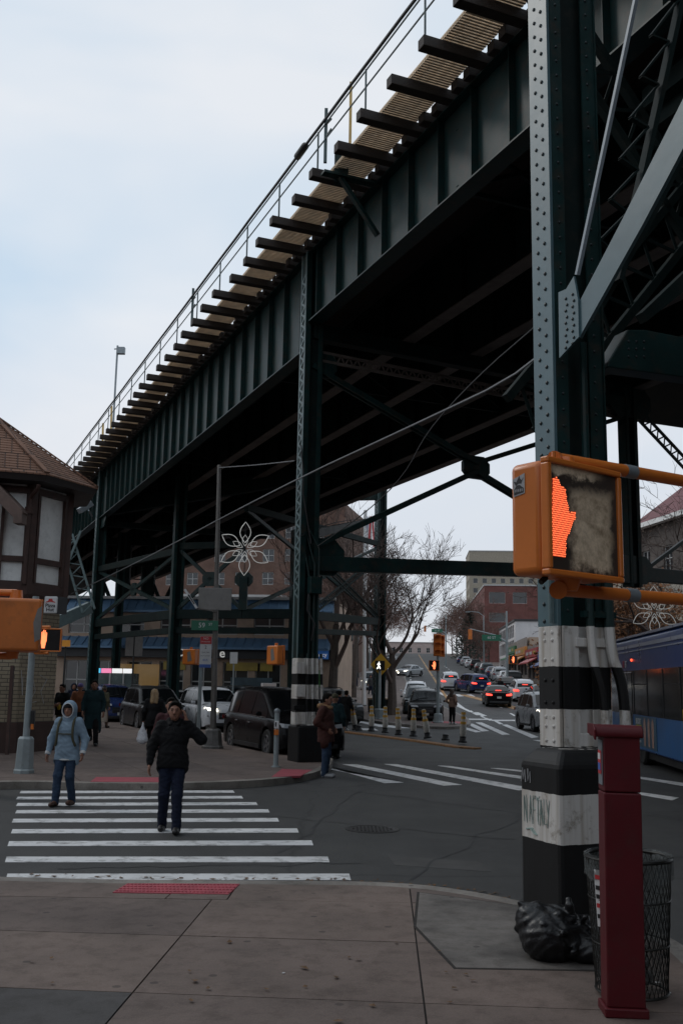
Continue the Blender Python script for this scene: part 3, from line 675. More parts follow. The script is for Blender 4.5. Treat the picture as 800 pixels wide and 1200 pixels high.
# davit post with short arms, the pale yellow mast, the far floodlight mast
def davit(s):
    b = MB(); b.bar(V(s, TP+.02, zt0+.2), V(s, TP+.02, RZ+.35), .07, .07); b.bar(V(s-.3, TP+.02, RZ-.05), V(s+.02, TP+.02, RZ-.02), .03, .03); b.bar(V(s-.3, TP+.02, RZ-.28), V(s+.02, TP+.02, RZ-.32), .03, .03); b.build('davit_post', M_PIPE, via)
DV = PT(378, 205, TL-1.4)[0]; davit(DV); davit(PT(222, 400, TL-1.4)[0])
bk_ = MB(); sk = DV
bk_.add(*_obox(sk-.1, sk+.1, TL-1.4, TL-.1, zt0-.06, zt0-.005)); bk_.bar(V(sk, TL-1.0, zt0-.05), V(sk, TL-.1, zt0-1.2), .12, .08); bk_.bar(V(sk+.18, TL-.9, zt0-.1), V(sk+.18, TL-.9, zt0+.75), .3, .2)
bk_.build('walkway_bracket', M_STEEL, via)
MSX = PT(410, 165, TL-.95)[0]
ms = root('mast', V(MSX, TL-.95, zw), 'short pale yellow mast standing up behind the walkway railing', 'mast')
MB().bar(V(MSX, TL-.95, zw), V(MSX, TL-.95, zw+1.75), .06, .06).build('post', mat('pale_yellow', (.55, .38, .14), .6), ms)
# columns
def lacing(b, p0, p1, w, face, n=None, th=.012, bw=.06):
    """zig-zag bars between two chords p0->p1, chord spacing vector w"""
    p0, p1 = Vector(p0), Vector(p1); L_ = (p1-p0).length; n = n or max(2, int(L_/(w.length*1.05)))
    for i in range(n):
        a = p0.lerp(p1, i/n); c = p0.lerp(p1, (i+.5)/n); d = p0.lerp(p1, (i+1)/n)
        b.bar(a, c+w, bw, th, face); b.bar(c+w, d, bw, th, face)
def column(s, t, z0, z1, a=.34, b=.42, m=M_STEEL, solid=True, laced=True, rivets=False, pitch=.28):
    """riveted box column: flange plates on the -t/+t faces, angle legs and recessed webs on the others"""
    c = MB()
    for sg in (-1, 1): c.add(*_obox(s-a/2, s+a/2, t+sg*b/2-.014, t+sg*b/2+.014, z0, z1))
    for sg in (-1, 1):
        for st in (-1, 1):
            c.add(*_obox(s+sg*a/2-.012, s+sg*a/2+.002, t+st*(b/2-.016), t+st*(b/2-.115), z0, z1))
    co = c.build('column', m, via)
    if a > .3: MB().add(*_obox(s-.05, s+.05, t-b/2+.02, t+b/2-.02, z0, z1)).build('web', M_STEELD, co)
    if laced:
        l_ = MB(); n = int((z1-z0)/pitch); w = V(a*.62, 0, 0)
        lacing(l_, V(s-a*.31, t-b/2-.024, z0+1.4), V(s-a*.31, t-b/2-.024, z1-.6), w, ND, n=int((z1-z0-2)/pitch), th=.016, bw=.05)
        for sg in (-1, 1): l_.add(*_obox(s+sg*a*.42-.03, s+sg*a*.42+.03, t-b/2-.03, t-b/2-.014, z0, z1))
        l_.build('lacing', M_STEELLIT, co)
    if rivets:
        r = MB(); z = z0+.5
        while z < z1:
            for dx, dz_ in ((-.055, 0), (.055, .045)):
                r.lathe([(.017, 0), (.013, .009), (.005, .013)], (0, 0, 0), 6)
                nv = len(r.v)-18
                for q in range(18):
                    x_, y_, z_ = r.v[nv+q]; r.v[nv+q] = tuple(V(s+dx+x_, t-b/2-.014-z_, z+dz_+y_))
            z += .155
        r.build('rivets', M_BOLT, co, smooth=True, kind='stuff')
    return co
M_STEELLIT = mat('weathered_green_grey', (.10, .15, .155), .42, 0, .25, 3, dirt=.25)  # lighter copy of the green steel, lit lacing put into the colour
M_STEELSKY = mat('pale_grey_steel', (.26, .31, .35), .45, 0, .15, 4); M_NEARF = mat('pale_green_grey_flange', (.075, .135, .155), .38, 0, .18, 1.2, dirt=.15, bump=.1, bscale=5)  # paler steel copies, skylight on left-facing flange and rod put in colour
def banded(name, bands, base, white=(.60, .58, .55), black=(.0065, .0065, .007)):
    """paint in horizontal bands by height (world z): bands = [(z, 'w'|'b'|'g')] ascending"""
    m = bpy.data.materials.new(name); m.use_nodes = True; n = m.node_tree; b = n.nodes['Principled BSDF']; Lk = n.links.new
    g = n.nodes.new('ShaderNodeNewGeometry'); sx_ = n.nodes.new('ShaderNodeSeparateXYZ'); Lk(g.outputs['Position'], sx_.inputs[0])
    wz = n.nodes.new('ShaderNodeTexNoise'); wz.inputs['Scale'].default_value = 9; wz.inputs['Detail'].default_value = 5; Lk(g.outputs['Position'], wz.inputs['Vector'])
    ma = n.nodes.new('ShaderNodeMath'); ma.operation = 'MULTIPLY_ADD'; ma.inputs[1].default_value = .022; Lk(wz.outputs[0], ma.inputs[0]); Lk(sx_.outputs['Z'], ma.inputs[2])
    mr = n.nodes.new('ShaderNodeMapRange'); mr.inputs['From Max'].default_value = 4.0; Lk(ma.outputs[0], mr.inputs['Value'])
    r = n.nodes.new('ShaderNodeValToRGB'); r.color_ramp.interpolation = 'CONSTANT'; E = r.color_ramp.elements
    cl = {'w': (*white, 1), 'b': (*black, 1), 'g': (*base, 1)}
    E[0].position = 0; E[0].color = cl[bands[0][1]]; E.remove(E[1])
    for z, k in bands[1:]: e = E.new(z/4.0); e.color = cl[k]
    Lk(mr.outputs[0], r.inputs[0])
    d = n.nodes.new('ShaderNodeTexNoise'); d.inputs['Scale'].default_value = 5; d.inputs['Detail'].default_value = 10; d.inputs['Roughness'].default_value = .75; Lk(g.outputs['Position'], d.inputs['Vector'])
    st = n.nodes.new('ShaderNodeMapping'); st.inputs['Scale'].default_value = (14, 14, .8); Lk(g.outputs['Position'], st.inputs[0])
    d2 = n.nodes.new('ShaderNodeTexNoise'); d2.inputs['Scale'].default_value = 1.2; d2.inputs['Detail'].default_value = 5; Lk(st.outputs[0], d2.inputs['Vector'])
    dr = n.nodes.new('ShaderNodeValToRGB'); dr.color_ramp.elements[0].position = .54; dr.color_ramp.elements[1].position = .66; dr.color_ramp.elements[0].color = (1, 1, 1, 1); dr.color_ramp.elements[1].color = (.42, .38, .33, 1); Lk(d.outputs[0], dr.inputs[0])
    dr2 = n.nodes.new('ShaderNodeValToRGB'); dr2.color_ramp.elements[0].position = .45; dr2.color_ramp.elements[1].position = .75; dr2.color_ramp.elements[0].color = (1, 1, 1, 1); dr2.color_ramp.elements[1].color = (.6, .54, .47, 1); Lk(d2.outputs[0], dr2.inputs[0])
    x = n.nodes.new('ShaderNodeMix'); x.data_type = 'RGBA'; x.blend_type = 'MULTIPLY'; x.inputs[0].default_value = 1; Lk(r.outputs[0], x.inputs[6]); Lk(dr.outputs[0], x.inputs[7])
    x2 = n.nodes.new('ShaderNodeMix'); x2.data_type = 'RGBA'; x2.blend_type = 'MULTIPLY'; x2.inputs[0].default_value = 1; Lk(x.outputs[2], x2.inputs[6]); Lk(dr2.outputs[0], x2.inputs[7])
    Lk(x2.outputs[2], b.inputs['Base Color']); b.inputs['Roughness'].default_value = .6; b.inputs['Specular IOR Level'].default_value = .35
    bp = n.nodes.new('ShaderNodeBump'); bp.inputs['Strength'].default_value = .25; bp.inputs['Distance'].default_value = .01; Lk(d.outputs[0], bp.inputs['Height']); Lk(bp.outputs[0], b.inputs['Normal'])
    return m
# ---- column on the far left pavement (black and white bands at its foot)
ZT = ZG1+.03
MB2 = banded('banded_paint_far_column', [(0, 'b'), (.96, 'w'), (1.26, 'b'), (1.56, 'w'), (1.88, 'b'), (2.14, 'w'), (2.5, 'g')], (.011, .030, .029))
def foot(name, s, t, a, b, z1, m, top=.08, label=None):
    f = MB(); A, B = a/2, b/2
    lo = [V(s+x*A, t+y*B, PZ-.02) for x, y in ((-1, -1), (-1, 1), (1, 1), (1, -1))]; mi = [V(s+x*A, t+y*B, z1-top) for x, y in ((-1, -1), (-1, 1), (1, 1), (1, -1))]
    hi = [V(s+x*(A-.09), t+y*(B-.09), z1) for x, y in ((-1, -1), (-1, 1), (1, 1), (1, -1))]
    f.add(lo+mi+hi, [(3, 2, 1, 0), (8, 9, 10, 11)]+[(i, (i+1) % 4, 4+(i+1) % 4, 4+i) for i in range(4)]+[(4+i, 4+(i+1) % 4, 8+(i+1) % 4, 8+i) for i in range(4)])
    o = f.build(name, m, via, bevel=.03); 
    if label: o['label'] = label
    return o
c2o = column(S2, TL, 2.5, ZT, a=.36, b=.44, laced=True)
c2l = MB(); 
c2l.add(*_obox(S2-.2, S2+.2, TL-.24, TL+.24, .9, 2.5)); o = c2l.build('banded_shaft', MB2, via, bevel=.02); o['label'] = 'column shaft banded black and white'
foot('column_foot', S2-.12, TL+.06, .70, .70, .97, MB2, .04)
cd2 = MB()
for k, dt in enumerate((-.02, .14, .28, .4)): cd2.path([V(S2-.26, TL+dt, .1), V(S2-.29, TL+dt+.05*k*.3, .95), V(S2-.27, TL+dt*.9, 1.3), V(S2-.25, TL+dt*.8, 2.6)], .034, 7)
cd2.build('conduit', MB2, via, smooth=True)
cd3 = MB()
for k, dt in enumerate((0., .11, .22)): cd3.path([V(S2-.25, TL+dt, 2.6), V(S2-.24, TL+dt, 4.3+k*.4), V(S2-.1, TL-.2+.1*k, 5.6)], .022, 6)
cd3.build('conduit', M_STEEL, via, smooth=True)
for q in ((S2-.42, S2-.2, TL-.36, TL-.1, .98, 1.28), (S2-.38, S2-.2, TL-.32, TL-.1, 1.6, 1.86), (S2-.36, S2-.2, TL-.32, TL-.12, 2.12, 2.4), (S2-.3, S2-.2, TL-.34, TL-.05, 1.3, 1.4)): MB().add(*_obox(*q)).build('junction_box', MB2, via, bevel=.01)
jb = MB(); jb.add(*_obox(S2-.42, S2-.18, TL-.05, TL+.25, 4.0, 4.4)); jb.build('junction_box', M_STEEL, via, bevel=.015)
stk = MB(); stk.path([V(S2-.3, TL-.05, 4.0), V(S2-.36, TL-.1, 3.6), V(S2-.33, TL+.1, 3.3), V(S2-.28, TL+.05, 2.9)], .02, 5); stk.path([V(S2-.22, TL-.3, 7.6), V(S2-.4, TL-.3, 6.9), V(S2-.3, TL-.25, 6.4), V(S2-.25, TL, 5.2)], .018, 5); stk.build('loose_cable', M_CABLE, via, smooth=True)
# ---- row of columns on the far side and the far bents
SR2 = S2+.0; pr = D(738, 600, 28.6); SRb = ST(pr)[0]; TRb = ST(pr)[1]
print('right column t', TRb, 's', SRb, 'vs', S2)
column(SRb, TRb, 4.8, 10.75, .34, .42, laced=False)
p445 = D(445, 700, 58.5); S4, T4 = ST(p445); print('col445', S4, T4)
column(S4, T4, 0, 13.9, .48, .55, laced=True)
column(S3, TL, 0, ZT, .42, .5, laced=True)
p207 = D(207, 700, 43); S207, T207 = ST(p207); column(S207, T207, 0, 10.8, .4, .46, laced=False)
p285 = D(285, 700, 42); S285, T285 = ST(p285)
far_cols = []
for px, Y in ((140, 60), (168, 75), (345, 58)):
    a, b = ST(D(px, 700, Y)); far_cols.append((a, b)); column(a, b, 0, 10.8, .4, .46, laced=False)
def strut(a, b, w=.2, h=.3, name='strut', m=M_STEEL, bump=True):
    o = MB().bar(a, b, w, h).build(name, m, via, bevel=.012); return o
def gusset(p, dx, up, w, h, th=.05, m=M_STEEL):
    d = Vector(dx).normalized(); n_ = d.cross(Vector((0, 0, 1))).normalized(); c = Vector(p); ch = min(w, h)*.3
    pts = [c+d*x+Vector((0, 0, z)) for x, z in ((-w/2+ch, -h/2), (w/2-ch, -h/2), (w/2, -h/2+ch), (w/2, h/2-ch), (w/2-ch, h/2), (-w/2+ch, h/2), (-w/2, h/2-ch), (-w/2, -h/2+ch))]
    pts = [q-n_*th/2 for q in pts]; MB().extr(pts, n_*th).build('gusset', m, via)
def laced_bar(a, b, depth, m=M_STEEL, ch=.07, name='laced_brace', out=None):
    a, b = Vector(a), Vector(b); d = (b-a).normalized(); up = Vector((0, 0, 1)); w = (up-d*up.dot(d)).normalized()*depth; nrm = d.cross(w.normalized())
    x = MB(); x.bar(a-w/2, b-w/2, ch, ch, nrm); x.bar(a+w/2, b+w/2, ch, ch, nrm); lacing(x, a-w/2, b-w/2, w, nrm, th=.014, bw=.045); return x.build(name, m, via)
# bent 2 (between the banded far column and the one beyond the near column)
A2 = lambda z: V(S2, TL, z); B2 = lambda z: V(SRb, TRb, z)
strut(A2(4.75), B2(5.2), .28, .36); strut(A2(10.6), B2(10.6), .3, .4, m=M_STEELD)
laced_bar(A2(10.0), B2(9.9), .22, M_UNDER)
mid = D(557, 548, (A2(0).y+B2(0).y)/2); gusset(mid, (B2(0)-A2(0)), 0, .85, .62, .12)
for a, b in ((A2(9.7), mid+Vector((0, 0, .12))), (A2(5.1), mid-Vector((0, 0, .12))), (B2(9.9), mid+Vector((0, 0, .12))), (B2(5.4), mid-Vector((0, 0, .12)))):
    e = (b-a).normalized(); nn_ = e.cross(Vector((0, 0, 1))).normalized()
    x = MB(); x.bar(a+nn_*.09, b+nn_*.09, .07, .13); x.bar(a-nn_*.09, b-nn_*.09, .07, .13); lacing(x, a-nn_*.09, b-nn_*.09, nn_*.18, Vector((0, 0, 1)), th=.012, bw=.04); x.build('diagonal_brace', M_STEEL, via)
gusset(A2(4.95)+(B2(0)-A2(0)).normalized()*.45, (B2(0)-A2(0)), 0, 1.1, .9, .06); gusset(B2(5.3), (B2(0)-A2(0)), 0, 1.3, .8, .3); gusset(A2(9.8)+(B2(0)-A2(0)).normalized()*.3, (B2(0)-A2(0)), 0, .8, .7, .06)
gusset(B2(10.3), (B2(0)-A2(0)), 0, 1.6, 1.0, .3)
# beyond the right-hand column of bent 2: street-side wing
W2 = lambda k, z: B2(z)+(B2(0)-A2(0)).normalized()*k
strut(B2(5.2), W2(6, 5.2), .22, .4); laced_bar(W2(.2, 10.2), W2(5.5, 6.4), .3); x = MB(); x.bar(W2(.6, 5.4), W2(4.5, 7.8), .1, .1); x.build('diagonal_brace', M_STEEL, via)
MB().add(*_obox(SRb-12, SRb+3, TRb+.4, TRb+9, 10.8, 11.1)).build('side_platform', M_STEELD, via)
# bent 3
b3 = [V(S3, TL, 0), V(S207, T207, 0), V(S285, T285, 0), D(345, 700, 41.5), V(S4, T4, 0)]
for p in b3: p.z = 0
zz = lambda p, z: Vector((p.x, p.y, z+(.8 if p is b3[4] else 0)))
for a, b in zip(b3[:-1], b3[1:]):
    strut(zz(a, 4.75), zz(b, 4.75), .2, .4, m=M_STEELD); strut(zz(a, 4.05), zz(b, 4.05), .2, .26, m=M_STEELD)
for a, b, z0, z1 in ((b3[0], b3[1], 4.9, 7.4), (b3[1], b3[2], 4.9, 7.6), (b3[2], b3[4], 4.9, 9.2)):
    x = MB(); x.bar(zz(a, z0), zz(b, z1), .12, .16); x.bar(zz(a, z1), zz(b, z0), .12, .16); x.build('cross_brace', M_STEEL, via)
    m_ = (zz(a, (z0+z1)/2)+zz(b, (z0+z1)/2))/2; gusset(m_, b-a, 0, .7, .6, .1)
    strut(zz(a, z1+.1), zz(b, z1+.1), .2, .3, m=M_STEELD)
x = MB(); x.bar(zz(b3[2], 4.9), zz(b3[2], 6.3), .34, .34, (0, 1, 0)); x.build('hanger_post', M_STEEL, via); gusset(zz(b3[2], 6.2), b3[3]-b3[1], 0, .8, .6, .1)
laced_bar(zz(b3[3], 4.2), zz(b3[4], 8.6), .3, M_STEELD); laced_bar(zz(b3[3], 8.0), zz(b3[4], 4.9), .3, M_STEELD)
xb = zz(b3[4], 8.1)
MB().bar(zz(b3[4], 10.9), A2(5.5)+(B2(0)-A2(0)).normalized()*.2, .1, .22).build('portal_brace', M_STEELD, via)
strut(zz(b3[0], 10.6), zz(b3[3], 10.6), .3, .7, m=M_STEELD); MB().bar(V(S4, TR, 12.6), V(S4, T4, 13.2), .3, .8).build('cap_girder', M_STEELD, via); strut(zz(b3[0], 9.9), V(S3, TL+9, 9.9), .3, .3, m=M_STEELD)
gusset(V(S3-.6, TL-.03, 10.9), UD, 0, 2.4, 2.6, .06)
# farther bents, seen as dark bars under the deck
for (Y0, x0, x1) in ((62, 118, 205),):
    a, b = D(x0, 700, Y0), D(x1, 700, Y0)
    for z in (4.6, 9.2, 10.5): strut(zz(a, z), zz(b, z), .3, .45, m=M_STEELD)
    for k in range(3):
        p, q = zz(a, 4.8).lerp(zz(b, 4.8), k/3), zz(a, 4.8).lerp(zz(b, 4.8), (k+1)/3); u_ = Vector((0, 0, 3.4))
        x = MB(); x.bar(p, q+u_, .2, .22); x.bar(p+u_, q, .2, .22); x.build('cross_brace', M_STEELD, via)
        MB().bar(zz(p, 0), zz(p, 10.8), .45, .45, (0, 1, 0)).build('far_column', M_STEELD, via)
# left of the third column: girder of the side track and its raking brace
MB().add(*_obox(S3+1.0, S3+30, TL-3.2, TL-3.15, 8.0, 10.6)).build('side_girder', M_STEELD, via)
MB().add(*_obox(S3+1.0, S3+30, TL-3.4, TL-2.9, 7.9, 7.998)).build('side_girder_flange', M_UNDER, via)
a_, b_ = D(72, 668, 43.5), D(112, 745, 43.5); laced_bar(D(78, 628, 43.5), D(104, 716, 43.5), .55, M_STEELLIT, .09); MB().bar(D(95, 622, 43.3), D(72, 680, 43.3), .1, .1).build('raking_brace', M_STEELLIT, via)
MB().bar(D(60, 732, 42.5), D(105, 712, 44), .3, .5).build('side_strut', M_STEELLIT, via)
# floodlight on the third column
fl_l = root('floodlight', D(104, 598, 43), 'grey floodlight box angled out from the third column beside the shingled roof', 'floodlight')
MB().bar(D(93, 599, 43), D(107, 590, 43.3), .4, .25).build('lamp_housing', M_GALV, fl_l, bevel=.02); MB().bar(D(104, 598, 43), D(108, 605, 43.8), .06, .06).build('bracket', M_GALV, fl_l)
# ---- near column: banded foot, pale riveted flange
NC = G(684, 1078, PZ); Sn, Tn = ST(NC)
pn = D(634, 700, 7.75); 
# anchor the visible left corner of the flange face at pixel x = 633, the foot's at 610
an = .27; bn = .46
pl0 = D(633, 800, 8.02); sL, tL0 = ST(pl0); Sn = sL-an/2; Tn = tL0+bn/2
print('near col s,t', Sn, Tn, V(Sn, Tn, 0))
MBn = banded('banded_paint_near_column', [(0, 'b'), (.80, 'w'), (1.15, 'b'), (1.46, 'w'), (1.745, 'b'), (2.07, 'w'), (2.38, 'g')], (.011, .030, .029))
ncm = MB()
nc = MB()
for sg in (1,): nc.add(*_obox(Sn-an/2, Sn+an/2, Tn+sg*bn/2-.014, Tn+sg*bn/2+.014, 2.38, 16))
for sg in (-1, 1):
    for st in (-1, 1): nc.add(*_obox(Sn+sg*an/2-.012, Sn+sg*an/2+.003, Tn+st*(bn/2-.016), Tn+st*(bn/2-.125), 2.38, 16))
nc.add(*_obox(Sn-an/2-.02, Sn-an/2+.1, Tn+bn/2+.014, Tn+bn/2+.028, 2.38, 16))
nco = nc.build('column', M_STEEL, via); nco['label'] = 'near column with a pale riveted flange'
MB().add(*_obox(Sn-an/2, Sn+an/2, Tn-bn/2-.014, Tn-bn/2+.014, 2.38, 16)).build('flange_plate', M_NEARF, nco)
MB().add(*_obox(Sn-.06, Sn+.06, Tn-bn/2+.02, Tn+bn/2-.02, 2.3, 16)).build('web', M_STEELD, nco)
rv = MB(); z = 2.3+.12; k = 0
def rivet(b, c, nrm, r=.018):
    nrm = Vector(nrm).normalized(); x_ = nrm.orthogonal().normalized(); y_ = nrm.cross(x_); o_ = len(b.v)
    for rr, h_ in ((1, 0), (.8, .5), (.3, .75)): b.v += [tuple(Vector(c)+(x_*math.cos(i*PI/3)+y_*math.sin(i*PI/3))*r*rr+nrm*r*h_) for i in range(6)]
    for q in range(2): b.f += [(o_+q*6+i, o_+q*6+(i+1) % 6, o_+(q+1)*6+(i+1) % 6, o_+(q+1)*6+i) for i in range(6)]
    b.f.append(tuple(o_+12+i for i in range(6)))
while z < 9:
    rivet(rv, V(Sn+.045, Tn-bn/2-.014, z), -ND); rivet(rv, V(Sn-.05, Tn-bn/2-.014, z+.05), -ND); z += .135
rv.build('rivets', M_BOLT, nco, smooth=True, kind='stuff')
r2_ = MB(); z = 2.5
while z < 9:
    for dt in (.06, -.06): rivet(r2_, V(Sn-an/2-.012, Tn+(bn/2-.07 if dt > 0 else -bn/2+.07), z), -UD, .014)
    z += .135
r2_.build('rivets', M_BOLT, nco, smooth=True, kind='stuff')
# banded shaft part
bs = MB()
bs.add(*_obox(Sn-an/2, Sn+an/2, Tn-bn/2-.016, Tn-bn/2+.014, 1.44, 2.38)); bs.add(*_obox(Sn-an/2, Sn+an/2, Tn+bn/2-.014, Tn+bn/2+.016, 1.44, 2.38))
for sg in (-1, 1):
    for st in (-1, 1): bs.add(*_obox(Sn+sg*an/2-.012, Sn+sg*an/2+.003, Tn+st*(bn/2-.016), Tn+st*(bn/2-.17), 1.44, 2.38))
bs.add(*_obox(Sn-.1, Sn+.1, Tn-bn/2+.02, Tn+bn/2-.02, 1.4, 2.38)); bs.add(*_obox(Sn-an/2-.03, Sn-an/2-.008, Tn-.1, Tn+bn/2+.02, 2.22, 2.29)); bs.add(*_obox(Sn-an/2-.012, Sn-an/2-.0, Tn-.1, Tn+.1, 1.46, 1.56))
bso = bs.build('banded_shaft', MBn, via, bevel=.006)
rv = MB()
for z in (1.50, 1.61, 1.68, 1.79, 1.96, 2.12, 2.27, 2.33):
    for dx in (-.055, .045): rivet(rv, V(Sn+dx, Tn-bn/2-.016, z), -ND, .017)
rv.build('rivets', MBn, bso, smooth=True, kind='stuff')
pf = D(610, 1000, 7.80); sF, tF = ST(pf); af, bf = .50, .72; Sf, Tf = sF-af/2, tF+bf/2
ft = foot('column_foot', Sf, Tf, af, bf, 1.455, MBn, .10); ft['label'] = 'square column foot banded black, white and black'
# graffiti scrawl on the white band
M_GRAF = mat('faded_green_marker', (.27, .36, .33), .7, var=.2); M_GRAF2 = mat('white_marker', (.4, .4, .4), .7, var=.1)
gr = MB(); random.seed(3)
def scrawl(b, fn, pts, r=.004):
    b.path([fn(u, v) for u, v in pts], r, 4)
fw = lambda u, v: V(sF-.02-u*(af-.1), tF-.003, .80+v*.35)
for ch, u0 in (('N', .1), ('A', .28), ('F', .42), ('T', .55), ('A', .66), ('L', .80), ('Y', .9)):
    S_ = {'N': [(0, 0), (0, 1), (.8, 0), (.8, 1)], 'A': [(0, 0), (.4, 1), (.8, 0), (.6, .4), (.2, .4)], 'F': [(0, 0), (0, 1), (.8, 1), (0, 1), (0, .5), (.6, .5)], 'T': [(.4, 0), (.4, 1), (0, 1), (.9, 1)], 'L': [(0, 1), (0, 0), (.8, 0)], 'Y': [(0, 1), (.4, .5), (.8, 1), (.2, -.1)]}[ch]
    for q in range(2): scrawl(gr, fw, [(u0*.9+x_*.11+random.uniform(-.012, .012), .35+y_*.5+random.uniform(-.05, .05)) for x_, y_ in S_], .0022)
scrawl(gr, fw, [(.15, .18), (.35, .22), (.5, .1), (.4, .12), (.3, .2)], .006)
gr.build('graffiti', M_GRAF, ft)
gr = MB(); scrawl(gr, lambda u, v: V(sF-u, tF-.003, 1.2+v), [(.02, 0), (.04, .1), (.05, .02), (.07, .09), (.08, 0)], .005); scrawl(gr, lambda u, v: V(sF-u, tF-.003, 1.2+v), [(.11, .1), (.11, .01), (.14, .08), (.14, 0)], .005); gr.build('graffiti', M_GRAF2, ft)
# conduits at the near column
cn = MB()
ch0 = lambda dt, z, out=0: V(Sn-an/2-.05-out, Tn+dt, z)
cn.path(smooth_poly([ch0(.02, 3.0), ch0(.02, 2.15), ch0(.07, 1.95, .05), ch0(.09, 1.8, .06), ch0(.09, 1.45, .07), ch0(.09, 1.3, .1)], 2), .034, 10)
cn.path(smooth_poly([ch0(.2, 3.0), ch0(.2, 2.2), ch0(.27, 2.0, .03), ch0(.29, 1.8, .05), ch0(.29, 1.45, .05), ch0(.29, 1.3, .1)], 2), .042, 10)
cno = cn.build('conduit', MBn, via, smooth=True)
MB().path([ch0(.02, 3.0), ch0(.02, 4.7)], .03, 8).build('conduit', M_STEEL, via, smooth=True)
MB().path([V(Sn-an*.28, Tn-bn/2-.04, 2.4), V(Sn-an*.28, Tn-bn/2-.04, 3.75)], .018, 8).build('conduit', M_STEELLIT, via, smooth=True)
MB().add(*_obox(Sn-an/2-.07, Sn-an/2-.02, Tn-.05, Tn+.26, 2.45, 2.5)).build('conduit_clamp', M_STEEL, via)
# bent 1: strut, gusset and diagonals rising to the right from the near column
K1 = lambda k, z: V(Sn, Tn+bn/2+k, z)
SP = Sn-an/2-.015
def PTV(px, py, t):
    d = ray(px, py); k = t/(d.x*ND.x+d.y*ND.y); return Vector((d.x*k, d.y*k, CAMZ+d.z*k))
TG = Tn-bn/2-.016
MB().extr([PTV(x, y, TG) for x, y in ((656, 343), (665, 339), (674, 324), (679, 352), (680, 395), (657, 420))], -ND*.018).build('gusset', M_NEARF, via)
gv = MB()
for i in range(9):
    for j in range(2): rivet(gv, PTV(662.5+j*8+(1.5 if i % 2 else 0), 350-j*5+i*7.2, TG-.019), -ND, .014)
gv.build('rivets', M_BOLT, via, smooth=True, kind='stuff')
MB().extr([PS(x, y, SP+.03) for x, y in ((712, 424), (735, 386), (755, 386), (900, 414), (900, 455), (712, 430))], UD*.18).build('strut', M_STEEL, via, bevel=.01)
gv = MB()
for i in range(3):
    for j in range(3): rivet(gv, PS(736+i*9, 400+j*9, SP+.03), -UD, .014)
gv.build('rivets', M_BOLT, via, smooth=True, kind='stuff')
MB().extr([PTV(x, y, TG-.002) for x, y in ((676, 358), (727, 260), (800, 115), (862, -9), (893, -9), (800, 173), (753, 262), (678, 396))], ND*.03).build('diagonal_brace', M_NEARF, via)
MB().extr([PS(x, y, SP+.33) for x, y in ((690, 360), (735, 265), (860, 20), (890, 20), (760, 268), (690, 392))], UD*.03).build('diagonal_brace', M_STEELD, via)
MB().bar(PTV(676, 322, TG-.02), PTV(757, -60, TG-.02), .03, .03).build('tie_rod', M_STEELSKY, via)
x = MB()
for k in range(7):
    a_, b_ = PS(690+k*12, 330-k*48, SP+.2), PS(722+k*12, 300-k*50, SP+.2); x.bar(a_, b_, .05, .02); x.bar(b_, PS(702+k*12, 282-k*48, SP+.2), .05, .02)
x.bar(PS(724, 330, SP+.2), PS(815, -80, SP+.2), .09, .05); x.build('laced_brace', M_STEELD, via)
MB().extr([PS(x, y, SP+.5) for x, y in ((752, 366), (800, 320), (880, 250), (880, 268), (800, 342), (758, 376))], UD*.1).build('diagonal_brace', M_STEELD, via)
for (z0, z1, s0, off) in ((4.9, 10.6, Sn+.4, 2.2), (4.9, 10.8, Sn+2.5, 1.2)):
    laced_bar(V(s0, Tn+off, z0), V(s0, Tn+off+5, z1), .5, M_STEELD, .1); laced_bar(V(s0, Tn+off+5, z0), V(s0, Tn+off, z1), .5, M_STEELD, .1)
MB().bar(K1(0, 10.2), V(Sn, TR, 10.2), .4, .9).build('cap_girder', M_STEELD, via)
MB().add(*_obox(S_NEAR, Sn+4.0, TL+.6, TR+8, 10.3, 10.6)).build('platform_floor', M_STEELD, via)
x = MB()
for k in range(9): x.add(*_obox(S_NEAR, Sn+4, TL+.8+k*1.1, TL+.95+k*1.1, 10.05, 10.3))
x.build('platform_joists', M_STEELD, via, kind='stuff')
# wires and the thin pipe that cross under the deck
def wire(name, pts, r, label, m=M_CABLE, group=None):
    o = root(name, pts[0], label, 'cable', group); MB().path(smooth_poly(pts, 2), r, 5).build('wire', m, o, smooth=True); return o
M_WIREL = mat('grey_wire', (.16, .165, .17), .5, var=.1)
wire('overhead_cable', [D(60, 707, 27), D(160, 660, 23), D(335, 567, 16), D(480, 500, 12.5), D(640, 424, 9.6), V(Sn, Tn, 5.2)], .014, 'straight grey overhead cable running from the near column down to the left', M_WIREL)
wire('overhead_cable', [D(372, 640, 22), D(430, 600, 20), D(475, 556, 18), D(500, 505, 16), D(560, 440, 13), D(632, 378, 11)], .011, 'slack looping dark cable hanging below the viaduct deck in the middle')
wire('overhead_cable', [D(448, 607, 39), D(395, 610, 30), D(352, 628, 23)], .012, 'dark cable drooping from the middle column to the banded far column')
wire('overhead_cable', [D(257, 548, 27.5), D(300, 545, 26), D(345, 540, 24)], .016, 'short cable strung from the pole top to the banded far column', M_WIREL)
